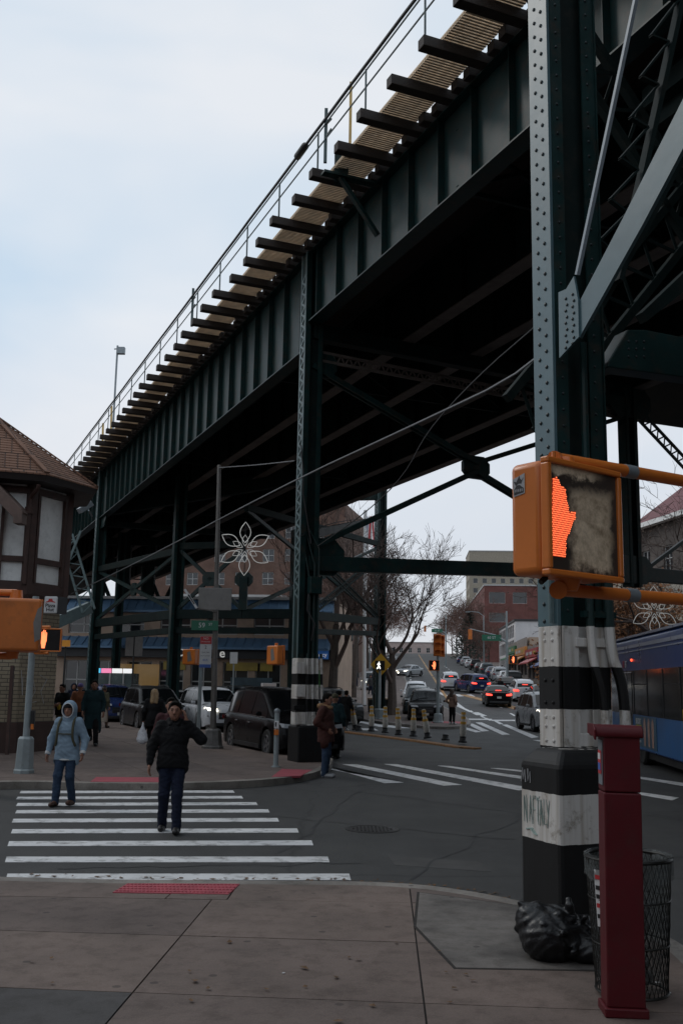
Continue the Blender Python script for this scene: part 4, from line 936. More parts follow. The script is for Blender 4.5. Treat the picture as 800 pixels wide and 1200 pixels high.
# floodlight mast standing far up on the structure
fm = root('light_mast', D(134, 500, 60), 'tall thin mast with a small floodlight above the railing at far left', 'light mast')
MB().path([D(132, 512, 60), D(136, 440, 60), D(138, 405, 60)], .07, 6).build('pole', M_GALV, fm); MB().box(D(142, 411, 60), (.5, .3, .45)).build('lamp', M_GALV, fm, bevel=.03); MB().bar(D(134, 409, 60), D(146, 408, 60), .06, .06).build('arm', M_GALV, fm)
for px_, a_, b_ in ((120, 533, 496), (130, 512, 476)):
    f_ = root('mast', D(px_, a_, 56), 'thin yellowish post behind the far left railing' if px_ == 120 else 'second thin yellowish post nearer the floodlight mast', 'mast'); MB().bar(D(px_, a_, 56), D(px_+1, b_, 56), .1, .1).build('post', MATS['pale_yellow'], f_)
# ================================================================== buildings
def brick_mat(name, c1, c2, mortar, scale=1.0, bw=.22, rh=.075, rough=.85):
    if name in MATS: return MATS[name]
    m = bpy.data.materials.new(name); m.use_nodes = True; n = m.node_tree; b = n.nodes['Principled BSDF']; Lk = n.links.new
    g = n.nodes.new('ShaderNodeNewGeometry'); s = n.nodes.new('ShaderNodeSeparateXYZ'); sn = n.nodes.new('ShaderNodeSeparateXYZ')
    Lk(g.outputs['Position'], s.inputs[0]); Lk(g.outputs['True Normal'], sn.inputs[0])
    # run along the wall: x*|ny| - y*nx style tangent coordinate
    m1 = n.nodes.new('ShaderNodeMath'); m1.operation = 'MULTIPLY'; Lk(s.outputs[0], m1.inputs[0]); Lk(sn.outputs[1], m1.inputs[1])
    m2 = n.nodes.new('ShaderNodeMath'); m2.operation = 'MULTIPLY'; Lk(s.outputs[1], m2.inputs[0]); Lk(sn.outputs[0], m2.inputs[1])
    m3 = n.nodes.new('ShaderNodeMath'); m3.operation = 'SUBTRACT'; Lk(m2.outputs[0], m3.inputs[0]); Lk(m1.outputs[0], m3.inputs[1])
    c = n.nodes.new('ShaderNodeCombineXYZ'); Lk(m3.outputs[0], c.inputs[0]); Lk(s.outputs[2], c.inputs[1])
    t = n.nodes.new('ShaderNodeTexBrick'); Lk(c.outputs[0], t.inputs['Vector']); t.inputs['Color1'].default_value = (*c1, 1); t.inputs['Color2'].default_value = (*c2, 1); t.inputs['Mortar'].default_value = (*mortar, 1)
    t.inputs['Scale'].default_value = scale; t.inputs['Brick Width'].default_value = bw; t.inputs['Row Height'].default_value = rh; t.inputs['Mortar Size'].default_value = .009; t.inputs['Bias'].default_value = -.2
    z = n.nodes.new('ShaderNodeTexNoise'); z.inputs['Scale'].default_value = .7; z.inputs['Detail'].default_value = 6; Lk(g.outputs['Position'], z.inputs['Vector'])
    r = n.nodes.new('ShaderNodeValToRGB'); r.color_ramp.elements[0].position = .3; r.color_ramp.elements[1].position = .7; r.color_ramp.elements[0].color = (.7, .68, .66, 1); r.color_ramp.elements[1].color = (1.1, 1.1, 1.1, 1); Lk(z.outputs[0], r.inputs[0])
    x = n.nodes.new('ShaderNodeMix'); x.data_type = 'RGBA'; x.blend_type = 'MULTIPLY'; x.inputs[0].default_value = 1; Lk(t.outputs[0], x.inputs[6]); Lk(r.outputs[0], x.inputs[7]); Lk(x.outputs[2], b.inputs['Base Color'])
    bp = n.nodes.new('ShaderNodeBump'); bp.inputs['Strength'].default_value = .6; bp.inputs['Distance'].default_value = .012; bp.invert = True; Lk(t.outputs['Fac'], bp.inputs['Height']); Lk(bp.outputs[0], b.inputs['Normal'])
    b.inputs['Roughness'].default_value = rough; MATS[name] = m; return m
M_TAN = mat('tan_stucco', (.42, .31, .235), .85, 0, .12, .6, dirt=.25); M_GLASS = mat('dark_window_glass', (.02, .025, .03), .08, 0, .3, .4, spec=.7); M_FRAME = mat('pale_window_frame', (.42, .42, .41), .6, 0, .1, 3)
M_DKFRAME = mat('dark_window_frame', (.03, .03, .032), .5, 0, .2, 3); M_BROWNB = brick_mat('brown_brick', (.17, .085, .06), (.12, .062, .045), (.16, .13, .11)); M_REDB = brick_mat('red_brick', (.19, .055, .045), (.14, .042, .036), (.16, .11, .1))
M_BEIGEB = brick_mat('beige_brick', (.34, .285, .20), (.26, .22, .155), (.10, .085, .07), bw=.3, rh=.095); M_BLUE = mat('blue_standing_seam', (.11, .21, .34), .5, .2, .15, 1.5, dirt=.2)
M_WOODB = mat('brown_half_timber', (.055, .026, .02), .65, 0, .3, 5, bump=.2, bscale=20, dirt=.2); M_STUC = mat('white_stucco', (.80, .80, .78), .85, 0, .1, 1.5, dirt=.2, bump=.15, bscale=30)
M_WHITE = mat('white_wall', (.62, .60, .60), .8, 0, .08, .4, dirt=.1); M_ROOFD = mat('dark_roofing', (.03, .03, .032), .8)
UPV = Vector((0, 0, 1))
def facade(parent, p0, p1, z0, z1, wins, m, glass=None, fm=None, depth=.18, name='wall', muntin=True, thick=None, wname='window'):
    """wall from p0 to p1 (right-hand end as seen from outside) with real openings; wins = [(u0,u1,za,zb)] in metres"""
    p0 = Vector((p0.x, p0.y, 0)); p1 = Vector((p1.x, p1.y, 0)); u = (p1-p0).normalized(); Wd = (p1-p0).length; n_ = Vector((u.y, -u.x, 0))
    us = sorted({0, Wd}|{w[0] for w in wins}|{w[1] for w in wins}); zs = sorted({z0, z1}|{w[2] for w in wins}|{w[3] for w in wins})
    b = MB(); P = lambda a, z, d=0: p0+u*a-n_*d+UPV*z
    for i in range(len(us)-1):
        for j in range(len(zs)-1):
            cu, cz = (us[i]+us[i+1])/2, (zs[j]+zs[j+1])/2
            if any(w[0] < cu < w[1] and w[2] < cz < w[3] for w in wins): continue
            b.quad(P(us[i], zs[j]), P(us[i+1], zs[j]), P(us[i+1], zs[j+1]), P(us[i], zs[j+1]))
    for a, c, e, f in wins:
        b.quad(P(a, e), P(a, e, depth), P(c, e, depth), P(c, e)); b.quad(P(a, f), P(c, f), P(c, f, depth), P(a, f, depth)); b.quad(P(a, e), P(a, f), P(a, f, depth), P(a, e, depth)); b.quad(P(c, e), P(c, e, depth), P(c, f, depth), P(c, f))
    w_ = b.build(name, m, parent)
    cache = {}
    for a, c, e, f in wins:
        key = (round(c-a, 2), round(f-e, 2)); base = P(a, e, depth)
        if key not in cache:
            off = OFF.get(parent.name, Vector()); ww, hh = c-a, f-e; t = min(.07, ww*.06); fr = MB(); Q = lambda x, z, d=0: u*x+n_*d+UPV*z
            for (x0, x1, y0, y1) in ((0, ww, 0, t), (0, ww, hh-t, hh), (0, t, t, hh-t), (ww-t, ww, t, hh-t))+(((ww/2-t/2, ww/2+t/2, t, hh-t), (t, ww-t, hh/2-t/2, hh/2+t/2)) if muntin else ()):
                fr.extr([Q(x0, y0, .0), Q(x1, y0, .0), Q(x1, y1, .0), Q(x0, y1, .0)], n_*.05)
            fo = fr.build(wname, fm or M_FRAME, None); fo.parent = parent; fo.location = base-off; OFF[fo.name] = Vector()
            po = MB().quad(Q(0, 0, .012), Q(ww, 0, .012), Q(ww, hh, .012), Q(0, hh, .012)).build('pane', glass or M_GLASS, None); po.parent = fo
            cache[key] = (fo, po)
        else:
            fo, po = cache[key]; f2 = share(wname, fo, parent, base-OFF.get(parent.name, Vector())); p2 = share('pane', po, f2)
    return w_
def shell(parent, pts, z0, z1, m, name='wall', cap=True):
    """remaining outer walls of a block: pts ccw footprint"""
    b = MB(); pts = [(p.x, p.y) for p in pts]; 
    if area2(pts) < 0: pts = pts[::-1]
    n = len(pts); vs = [(x, y, z0) for x, y in pts]+[(x, y, z1) for x, y in pts]
    b.add(vs, [(i, (i+1) % n, n+(i+1) % n, n+i) for i in range(n)]); b.build(name, m, parent)
    if cap: MB().add([(x, y, z1-.02) for x, y in pts], [tuple(range(n))]).build('roof', M_ROOFD, parent)
def block(name, p0, p1, back, z0, z1, wins, m, label, cat='building', group=None, inset_=.02, **kw):
    o = root(name, (p0.x, p0.y, z0), label, cat, group); p0 = Vector((p0.x, p0.y, 0)); p1 = Vector((p1.x, p1.y, 0)); u = (p1-p0).normalized(); n_ = Vector((u.y, -u.x, 0))
    facade(o, p0, p1, z0, z1, wins, m, **kw); shell(o, [p0-n_*.25, p1-n_*.25, p1-n_*back, p0-n_*back], z0, z1-.03, m)
    MB().bar(p0+UPV*(z1+.04)+n_*.05, p1+UPV*(z1+.04)+n_*.05, .5, .16).build('parapet', kw.get('fm') or M_FRAME, o)
    return o, u, n_
def grid(W_, z0, fl, nf, step, ww, wh, x0=1.2, sill=.95):
    r = []
    for f_ in range(nf):
        x = x0
        while x+ww < W_-.4: r.append((x, x+ww, z0+f_*fl+sill, z0+f_*fl+sill+wh)); x += step
    return r
# --- brown apartment tower behind the shops
pa, pb = D(150, 700, 130), D(402, 700, 124)
Wd = (pb-pa).length
wins = []
for f_ in range(8):
    x = 1.5; k = 0
    while x < Wd-2: wins.append((x, x+1.5, 2.4+f_*2.95, 4.0+f_*2.95)); x += (2.9 if k % 2 else 3.6); k += 1
apt, u_, n_ = block('apartment_building', pa, pb, 14, 0, 24.6, wins, M_BROWNB, 'tall brown brick apartment block with pale window frames behind the shops')
MB().box(D(366, 604, 126)+Vector((0, 3, 0)), (4.5, 3, 2.4)).build('roof_house', M_WHITE, apt)
x = MB()
for px in range(338, 395, 5): x.bar(D(px, 618, 126), D(px, 608, 126), .08, .08)
x.bar(D(336, 609, 126), D(394, 609, 126), .08, .08); x.build('roof_railing', M_FRAME, apt)
pc, pd = pb, D(421, 700, 138); facade(apt, pc, pd, 0, 22.5, grid((pd-pc).length, 0, 2.95, 7, 3.3, 1.4, 1.6), M_BROWNB)
for px, w in ((384, 13), ):
    pass
# --- two-storey tan shop building with blue metal awnings
pa, pb = D(60, 800, 62), D(392, 800, 60); Wd = (pb-pa).length; wins = []
for k in range(9): wins.append((.8+k*1.98, 2.35+k*1.98, .75, 3.1)) if k*1.98 < Wd-2 else None
x = .9
while x < Wd-2.4: wins.append((x, x+1.9, 4.75, 5.85)); x += 2.9
wins = [w for w in wins if w[1] < Wd-.3]
shop, u_, n_ = block('shop_building', pa, pb, 10, 0, 6.9, wins, M_TAN, 'long two-storey tan shop building with blue metal awnings and dark fascia', fm=M_FRAME)
M_SHOPL = mat('lit_shop_window', (.12, .09, .05), .2, 0, .4, .8, emit=(.9, .55, .2), estr=.10)
M_YSIGN = mat('yellow_window_sign', (.40, .29, .05), .5, 0, .3, 1); M_FASC = mat('dark_fascia', (.018, .02, .024), .5)
pf_ = lambda k, z, d: Vector((pa.x, pa.y, 0))+u_*k+n_*d+UPV*z
def seam_awning(parent, k0, k1, zlo, zhi, out_, name='awning'):
    b = MB(); b.extr([pf_(k0, zhi, .02), pf_(k0, zlo, out_), pf_(k0, zlo-.12, out_), pf_(k0, zlo-.12, .02)], u_*(k1-k0)); a = b.build(name, M_BLUE, parent)
    rb = MB().bar(pf_(k0+.2, zhi+.02, .04), pf_(k0+.2, zlo+.02, out_), .05, .06).build('seam', M_BLUE, a); k = k0+.75
    while k < k1-.1: share('seam', rb, a, u_*(k-k0-.2)); k += .55
seam_awning(shop, .3, Wd-.3, 3.95, 4.55, 1.0); seam_awning(shop, .1, Wd-.1, 6.15, 6.85, .7)
MB().bar(pf_(.2, 3.6, .3), pf_(Wd-.2, 3.6, .3), .5, .58).build('fascia', M_FASC, shop)
kx = lambda px: (D(px, 780, 60)-pa).dot(u_)
M_LETTER = mat('white_sign_letters', (.8, .8, .78), .5, var=0, emit=(.9, .9, .85), estr=.25)
for body, px, sz in (('DU', 214, .55), ('e', 259, .62)): text_mesh('sign_letters', body, sz*1.2, M_LETTER, shop, face_mw(pf_(kx(px), 3.6, .57), n_, shop), .02, offset=.01)
MB().bar(pf_(kx(359), 3.6, .58), pf_(kx(386), 3.6, .58), .06, .5).build('sign_board', mat('blue_sign', (.04, .13, .42), .4, emit=(.05, .2, .6), estr=.12), shop)
text_mesh('sign_letters', 'Pharmacy', .34, M_LETTER, shop, face_mw(pf_(kx(371), 3.6, .625), n_, shop), .012)
MB().bar(pf_(kx(360), 2.2, .05), pf_(kx(376), 2.2, .05), .06, 1.0).build('window_poster', mat('green_poster', (.07, .22, .06), .5, 0, .5, 3), shop)
for a, b, z, h in ((kx(185), kx(212), 2.85, .5), (kx(262), kx(300), 2.85, .5), (kx(303), kx(318), 2.85, .5)): MB().bar(pf_(a, z, .03), pf_(b, z, .03), .05, h).build('window_sign', M_YSIGN, shop)
for a, b in ((kx(130), kx(180)),): MB().bar(pf_(a, 1.8, .03), pf_(b, 1.8, .03), .05, 2.2).build('lit_window', M_SHOPL, shop)
for a, b, z in ((kx(268), kx(318), 1.45),): MB().bar(pf_(a, z, .03), pf_(b, z, .03), .05, 1.5).build('shop_window', mat('bluish_window', (.09, .14, .17), .15, 0, .4, 1), shop)
# neighbouring shops farther left under the viaduct, dim with neon
pa2, pb2 = D(-120, 800, 72), D(150, 800, 70)
sh2, u2, n2 = block('shop_building', pa2, pb2, 10, 0, 6.2, [w for w in grid((pb2-pa2).length, 0, 9, 1, 2.6, 2.0, 2.0)], mat('dim_brown_wall', (.09, .065, .05), .8), 'low brown shop row with a small red and blue lit sign under the viaduct')
def neon(px, py, Y, body, col, par, size, estr=2.5):
    return text_mesh('neon_letters', body, size, mat('neon_'+str(px), col, .4, var=0, emit=col, estr=estr), par, face_mw(D(px, py, Y), (-.05, -1, 0), par), .01)
neon(93, 784, 69.5, 'DD O', (1, .9, .8), sh2, .8, 1.6)
sg = MB(); sg.box(D(92, 793, 69.6), (1.5, .15, .8)); sg.build('red_sign', mat('red_glow_sign', (.4, .03, .02), .5, var=.2, emit=(.6, .06, .03), estr=.35), sh2)
kiosk = root('newsstand', D(130, 790, 62), 'small glazed newsstand with a lit white, pink and blue header beyond the parked cars', 'newsstand')
kc = D(131, 800, 56); kc.z = 0; MB().bx(kc.x-1.2, kc.x+1.2, kc.y, kc.y+1.5, 0, 2.3).build('cabin', mat('kiosk_glass', (.10, .13, .13), .25, 0, .3, 2), kiosk)
for i, c_ in enumerate(((.1, .6, .9), (.9, .25, .45), (.9, .9, .9), (.9, .9, .9))): MB().bx(kc.x-1.2+i*.6, kc.x-.65+i*.6, kc.y-.06, kc.y, 2.3, 2.55).build('header_panel', mat('header%d' % i, c_, .5, var=0, emit=c_, estr=.8), kiosk)
for i in range(3): MB().bx(kc.x-.9+i*.75, kc.x-.82+i*.75, kc.y-.05, kc.y, 0, 2.3).build('mullion', M_FRAME, kiosk)
# --- half-timbered corner turret on the left
tc_ = D(-14, 800, 26.0); tc_.z = 0; tur = root('half_timbered_house', (tc_.x, tc_.y, PZ), 'half-timbered corner turret with white stucco panels, brown shingle roof and beige brick base', 'house')
import mathutils
tow = Vector((-tc_.x, -tc_.y, 0)).normalized(); rgt = Vector((-tow.y, tow.x, 0))
if rgt.x < 0: rgt = -rgt
def oc(a, R_, z): a = math.radians(a); R_ = R_*1.085; return tc_+tow*(R_*math.cos(a))+rgt*(R_*math.sin(a))+UPV*z
AN8 = [23.5+45*k for k in range(8)]
def octo(b, R0, R1, z0, z1, cap=True):
    vs = [oc(a, R0, z0) for a in AN8]+[oc(a, R1, z1) for a in AN8]; b.add(vs, [(i, (i+1) % 8, 8+(i+1) % 8, 8+i) for i in range(8)]+([(7, 6, 5, 4, 3, 2, 1, 0), tuple(range(8, 16))] if cap else [])); return b
octo(MB(), 1.62, 1.62, PZ, 3.95).build('brick_wall', M_BEIGEB, tur); octo(MB(), 1.70, 1.68, PZ-.05, .85).build('plinth', mat('brown_plinth', (.055, .03, .025), .8, 0, .25, 3, dirt=.3), tur)
octo(MB(), 1.66, 1.66, 3.95, 6.74).build('upper_wall', M_STUC, tur)
for k in range(8):
    a, c = AN8[k], AN8[(k+1) % 8]; e0, e1 = oc(a, 1.66, 0), oc(c, 1.66, 0); nn = (e1-e0).normalized().cross(UPV)
    if nn.dot(e0-tc_) < 0: nn = -nn
    MB().bar(oc(a, 1.68, 3.95), oc(a, 1.68, 6.74), .2, .2, nn).build('corner_post', M_WOODB, tur)
    for z, h in ((4.10, .36), (4.83, .14), (6.58, .16)): MB().bar(e0+UPV*z+nn*.03, e1+UPV*z+nn*.03, .10, h).build('timber_rail', M_WOODB, tur)
    for f_, w in ((.14, .16), (.87, .16)) if k != 7 else ((.12, .14), (.52, .16), (.95, .12)): MB().bar((e0.lerp(e1, f_))+UPV*4.25+nn*.02, (e0.lerp(e1, f_))+UPV*6.55+nn*.02, .08, w, nn).build('timber_stud', M_WOODB, tur)
octo(MB(), 1.78, 1.84, 3.78, 3.96).build('jetty_band', M_WOODB, tur)
octo(MB(), 2.28, 2.34, 6.72, 6.89).build('eaves', mat('dark_gutter', (.02, .015, .014), .5), tur)
M_SHIN = brick_mat('brown_shingle', (.24, .125, .08), (.14, .075, .05), (.05, .03, .022), bw=.16, rh=.5)
sh_ = MB(); NCR = 22
for k in range(NCR):
    f0, f1 = k/NCR, (k+1)/NCR; R0, R1 = 2.36*(1-f0)+.12*f0, 2.36*(1-f1)+.12*f1; z0, z1 = 6.88+1.9*f0, 6.88+1.9*f1
    octo(sh_, R0, R1+.0, z0+.03, z1+.008, False); octo(sh_, R0, R0, z0-.01, z0+.03, False)
def lean(b):
    b.v = [tuple(Vector(p)-rgt*.42*max(0, (p[2]-6.9)/1.9)) for p in b.v]; return b
lean(sh_).build('roof', M_SHIN, tur)
hp = MB()
for a in AN8: hp.bar(oc(a, 2.36, 6.94), oc(a, .12, 8.83), .14, .05)
lean(hp).build('hip_shingles', M_SHIN, tur, kind='stuff')
lean(MB().tube(oc(0, 0, 8.76), oc(0, 0, 8.88), .16, .05, 8)).build('finial', M_GALV, tur)
dp = MB(); a_ = 20; dp.path(smooth_poly([oc(a_, 2.25, 6.62), oc(a_, 2.2, 6.5), oc(a_, 1.85, 6.4), oc(a_, 1.8, 6.2), oc(a_, 1.8, 4.2)], 1), .055, 8); dp.tube(oc(a_, 1.8, 5.95), oc(a_, 1.8, 6.12), .1, .12, 8); dp.build('downpipe', M_WOODB, tur, smooth=True)
gb = MB(); gb.bar(D(-30, 548, 23.6), D(26, 606, 23.6), .35, .26, (0, 0, 1)); gb.bar(D(-30, 540, 24.0), D(24, 596, 24.0), .9, .06, (0, 0, 1)); gb.box(D(24, 606, 23.6), (.2, .4, .34)); gb.build('barge_board', mat('weathered_brown_board', (.13, .085, .07), .7, 0, .25, 4), tur)
MB().bar(D(15, 780, 24.15), D(8, 890, 24.15), .07, .1, (0, 1, 0)).build('pipe', M_WOODB, tur)
# graffiti on the brick and the white hanging sign
fb0, fb1 = oc(23.5, 1.625, 0), oc(68.5, 1.625, 0); gr = MB(); fn_ = lambda u, v: fb0.lerp(fb1, u)+Vector((fb1-fb0)).normalized().cross(UPV)*.008+UPV*v
for pts in ([(.05, 2.1), (.12, 1.5), (.10, 1.95), (.25, 1.9), (.2, 1.4)], [(.35, 2.0), (.45, 1.6), (.3, 1.3), (.5, 1.35)], [(.55, 2.0), (.75, 1.9), (.6, 1.6), (.7, 1.3)]): gr.path([fn_(*p) for p in pts], .008, 4)
gr.build('graffiti', M_GRAF2, tur)
mn = root('house', D(-300, 800, 30), 'main wing of the half-timbered house joined to the turret at left', 'house')
mw_ = MB(); q0 = tc_-rgt*1.2; 
for z0, z1, mm_ in ((PZ, 3.95, M_BEIGEB), (3.95, 6.6, M_STUC)): MB().add(*(lambda A: ([*[a+UPV*z0 for a in A], *[a+UPV*z1 for a in A]], [(0, 1, 5, 4), (1, 2, 6, 5), (2, 3, 7, 6), (3, 0, 4, 7), (4, 5, 6, 7)]))([q0-rgt*.2, q0-rgt*9, q0-rgt*9-tow*9, q0-rgt*.2-tow*9])).build('wall', mm_, mn)
A = [q0+rgt*.2+tow*.5+UPV*6.6, q0-rgt*9.4+tow*.5+UPV*6.6, q0-rgt*9.4-tow*9.5+UPV*6.6, q0+rgt*.2-tow*9.5+UPV*6.6]; rr_ = [(A[0]+A[3])/2+UPV*2.3-rgt*1.5, (A[1]+A[2])/2+UPV*2.3]
MB().add(A+rr_, [(0, 4, 5, 1), (2, 5, 4, 3), (0, 3, 4), (1, 5, 2)]).build('roof', M_SHIN, mn)
sgn = root('hanging_sign', D(60, 709, 27), 'small white restaurant sign with a red hat emblem hanging off the turret', 'sign')
c_ = D(60, 709, 24.6); MB().box(c_, (.32, .12, .42)).build('sign_box', mat('white_sign_face', (.6, .6, .6), .4, var=.05), sgn, bevel=.03); MB().bar(c_+Vector((.1, 0, .0)), c_+Vector((.28, .3, .0)), .1, .42, UPV).build('sign_side', M_FASC, sgn)
M_HAT = mat('red_hat_paint', (.5, .03, .03), .5, var=0); ht = MB()
ht.extr([c_+Vector((x, -.062, z)) for x, z in ((-.13, .05), (-.1, .08), (-.06, .09), (-.04, .15), (.04, .15), (.06, .09), (.1, .08), (.13, .05), (0, .075))], (0, -.006, 0)); ht.build('hat_emblem', M_HAT, sgn)
for i, tx in enumerate(('Pizza', 'Hut')): text_mesh('sign_letters', tx, .125, mat('black_letters', (.01, .01, .01), .5, var=0), sgn, face_mw(c_+Vector((.0, -.063, -.0-.1*i-.02)), (0, -1, 0), sgn), .003, offset=.003)
# --- right-hand side of the avenue
def apt_at(s, t): v = av(s, t); return Vector((v[0], v[1], 0))
def avblock(name, s0, s1, t, h, front, m, label, fl=3.2, ww=1.4, wh=1.7, step=2.6, fm=None, side=1, depth=14, muntin=True, group=None):
    """block with a street side along the avenue from s0 (near) to s1 and a front facing the camera"""
    o = root(name, (*av(s0, t), gz(av(s0, t)[1])), label, 'building', group); g0 = gz(av(s0, t)[1]); z1 = g0+h; z0 = g0-3
    A, B, C_, D_ = apt_at(s0, t), apt_at(s1, t), apt_at(s0, t+side*depth), apt_at(s1, t+side*depth)
    nf = int((h-.6)/fl); L_ = (B-A).length
    if side > 0:
        facade(o, B, A, z0, z1, grid(L_, g0, fl, nf, step, ww, wh, 1.0), m, fm=fm, muntin=muntin); facade(o, A, C_, z0, z1, front(depth, g0), m, fm=fm, muntin=False)
        shell(o, [A+AV*.3+AN*.3, C_+AV*.3, D_-AV*.02, B-AV*.02+AN*.3], z0, z1-.05, m)
    else:
        facade(o, A, B, z0, z1, grid(L_, g0, fl, nf, step, ww, wh, 1.0), m, fm=fm, muntin=muntin); facade(o, C_, A, z0, z1, front(depth, g0), m, fm=fm, muntin=False)
        shell(o, [A+AV*.3-AN*.3, C_+AV*.3, D_-AV*.02, B-AV*.02-AN*.3], z0, z1-.05, m)
    b = MB(); b.bar(A+UPV*(z1+.1), B+UPV*(z1+.1), .3, .3); b.bar(A+UPV*(z1+.102), C_+UPV*(z1+.102), .3, .3); b.build('cornice', fm or M_FRAME, o); return o
rb = avblock('brick_building', 215, 300, 16.2, 16.4, lambda W_, g: [(1.0, 4.4, g+12.6, g+15.0), (6, 9, g+12.6, g+15), (1, 4.4, g+8.6, g+10.6)], M_REDB, 'red brick corner building with a wide pale window below its cornice up the avenue', step=3.4, muntin=False)
wb = avblock('white_walled_building', 146, 172, 15.4, 7.6, lambda W_, g: [], M_WHITE, 'white-walled building with a grid of dark windows on its street side', fl=2.2, ww=1.9, wh=1.8, step=2.3, fm=M_DKFRAME)
tb = avblock('tan_apartment_building', 330, 350, 20, 34, lambda W_, g: grid(W_, g, 3.2, 9, 3, 1.5, 1.6), mat('pale_tan_brick', (.30, .265, .21), .85), 'pale tan apartment block rising behind the red brick building', depth=26)
lb = avblock('row_of_brown_houses', 120, 230, -15, 9.5, lambda W_, g: grid(W_, g, 3.2, 2, 3, 1.3, 1.6), M_BROWNB, 'brown brick houses behind bare trees on the left of the avenue', side=-1)
lb2 = avblock('brick_house', 235, 330, -13, 11, lambda W_, g: grid(W_, g, 3.2, 3, 3, 1.3, 1.6), M_REDB, 'red brick house block far up the left of the avenue', side=-1)
# low shops with coloured fascias
M_SH = [mat('fascia_yellow', (.42, .26, .03), .5, 0, .2, 1), mat('fascia_blue', (.03, .06, .2), .5, 0, .2, 1), mat('fascia_red', (.32, .03, .03), .5, 0, .2, 1), mat('fascia_orange', (.5, .2, .04), .5, 0, .2, 1), mat('fascia_green', (.04, .14, .06), .5, 0, .2, 1)]
M_SHW = mat('shop_glass', (.05, .05, .055), .15, 0, .4, 1, spec=.6)
LBL = ['low shop with a yellow fascia and red awning beside the near column', 'low shop with a dark blue fascia and pale sign panel', 'low shop with a bright red front up the avenue', 'low shop with an orange fascia next to the white-walled building', 'low shop with a green fascia at the far end of the row']
for i in range(5):
    s0 = 86+i*11.6; y_ = av(s0+5, 14.1)[1]; g0 = gz(y_); o = root('shop', (*av(s0, 14.1), g0), LBL[i], 'shop'); A, B = apt_at(s0, 14.1), apt_at(s0+11.3, 14.1)
    h = (4.6, 4.2, 4.4, 5.0, 4.4)[i]
    facade(o, B, A, g0-1, g0+h, [(.5, 3.5, g0+.5, g0+2.7), (4, 7, g0+.5, g0+2.7), (7.4, 10.8, g0+.5, g0+2.7)], mat('shop_wall%d' % (i % 2), ((.2, .17, .15), (.25, .22, .2))[i % 2], .8), glass=M_SHW, fm=M_DKFRAME, muntin=False)
    shell(o, [A+AN*.3, A+AN*12, B+AN*12, B+AN*.3], g0-1, g0+h-.03, MATS['tan_stucco'])
    MB().bar(A-AN*.15+UPV*(g0+3.4), B-AN*.15+UPV*(g0+3.4), .3, .95).build('fascia', M_SH[i], o)
    MB().extr([A+UPV*(g0+2.95)+AV*.5, A-AN*1.2+UPV*(g0+2.3)+AV*.5, A-AN*1.2+UPV*(g0+2.15)+AV*.5, A+UPV*(g0+2.8)+AV*.5], AV*10).build('awning', M_SH[(2, 1, 2, 3, 4)[i]], o)
    for k in range(3): MB().bar(A-AN*.32+UPV*(g0+3.4)+AV*(1.5+3.2*k), A-AN*.32+UPV*(g0+3.4)+AV*(3.5+3.2*k), .03, .35).build('sign_panel', M_FRAME if k else M_YSIGN, o)
# --- right edge: stone house with a red roof, cream pilasters
A, B = D(745, 700, 78), D(845, 700, 66); A.z = B.z = 0; st_ = root('stone_house', A, 'dark stone house with a red tiled roof behind bare branches at right', 'house')
L_ = (B-A).length; facade(st_, A, B, 0, 14.4, grid(L_, 0, 3.2, 4, 3.4, 1.3, 1.9), mat('dark_stone', (.085, .07, .062), .85, 0, .35, 1.2, bump=.4, bscale=4)); nn = Vector(((B-A).normalized().y, -(B-A).normalized().x, 0))
shell(st_, [A-nn*.3, B-nn*.3, B-nn*12, A-nn*12], 0, 14.3, MATS['dark_stone']); MB().add([A+nn*.6+UPV*14.4, B+nn*.6+UPV*14.4, B-nn*5+UPV*18.6, A-nn*5+UPV*18.6, A-nn*11+UPV*14.3, B-nn*11+UPV*14.3], [(0, 1, 2, 3), (3, 2, 5, 4), (0, 3, 4), (1, 5, 2)]).build('roof', mat('red_roof_tile', (.13, .035, .038), .7, 0, .2, 3, bump=.5, bscale=6), st_)
MB().bar(A+nn*.5+UPV*14.3, B+nn*.5+UPV*14.3, .5, .35).build('eaves', M_STUC, st_)
cr_, u3, n3 = block('cream_building', D(716, 800, 70), D(752, 800, 66), 8, 0, 9.5, [(.3, .9, 1, 6), (1.6, 2.2, 1, 6)], mat('cream_stone', (.42, .37, .30), .8), 'cream building with tall pilasters glimpsed beside the banded column', fm=M_DKFRAME)
# --- unseen street blocks around the camera, added to darken car reflections
def side_block(name, x0, y0, x1, y1, back, h, m, label):
    p0, p1 = Vector((x0, y0, 0)), Vector((x1, y1, 0)); L_ = (p1-p0).length
    block(name, p0, p1, back, 0, h, grid(L_, 3.6, 3.1, int((h-4.5)/3.1), 3.0, 1.4, 1.7)+[(1+k*4.5, 4.6+k*4.5, .6, 3.0) for k in range(int((L_-2)/4.5))], m, label)
side_block('apartment_building', 34, -24, -20, -24, 12, 15, M_REDB, 'red brick block across the street behind the camera, added for the car reflections')
side_block('apartment_building', -23, -20, -23, 10, 12, 13.5, M_BROWNB, 'brown brick block left of the camera, added for the car reflections')
side_block('apartment_building', -62, 40, -25, 62, 12, 17, M_REDB, 'red brick block hidden behind the half-timbered house, added for the car reflections')
side_block('apartment_building', 27, 22, 27, -14, 12, 13, M_BEIGEB, 'beige brick block right of the camera, added for the car reflections')
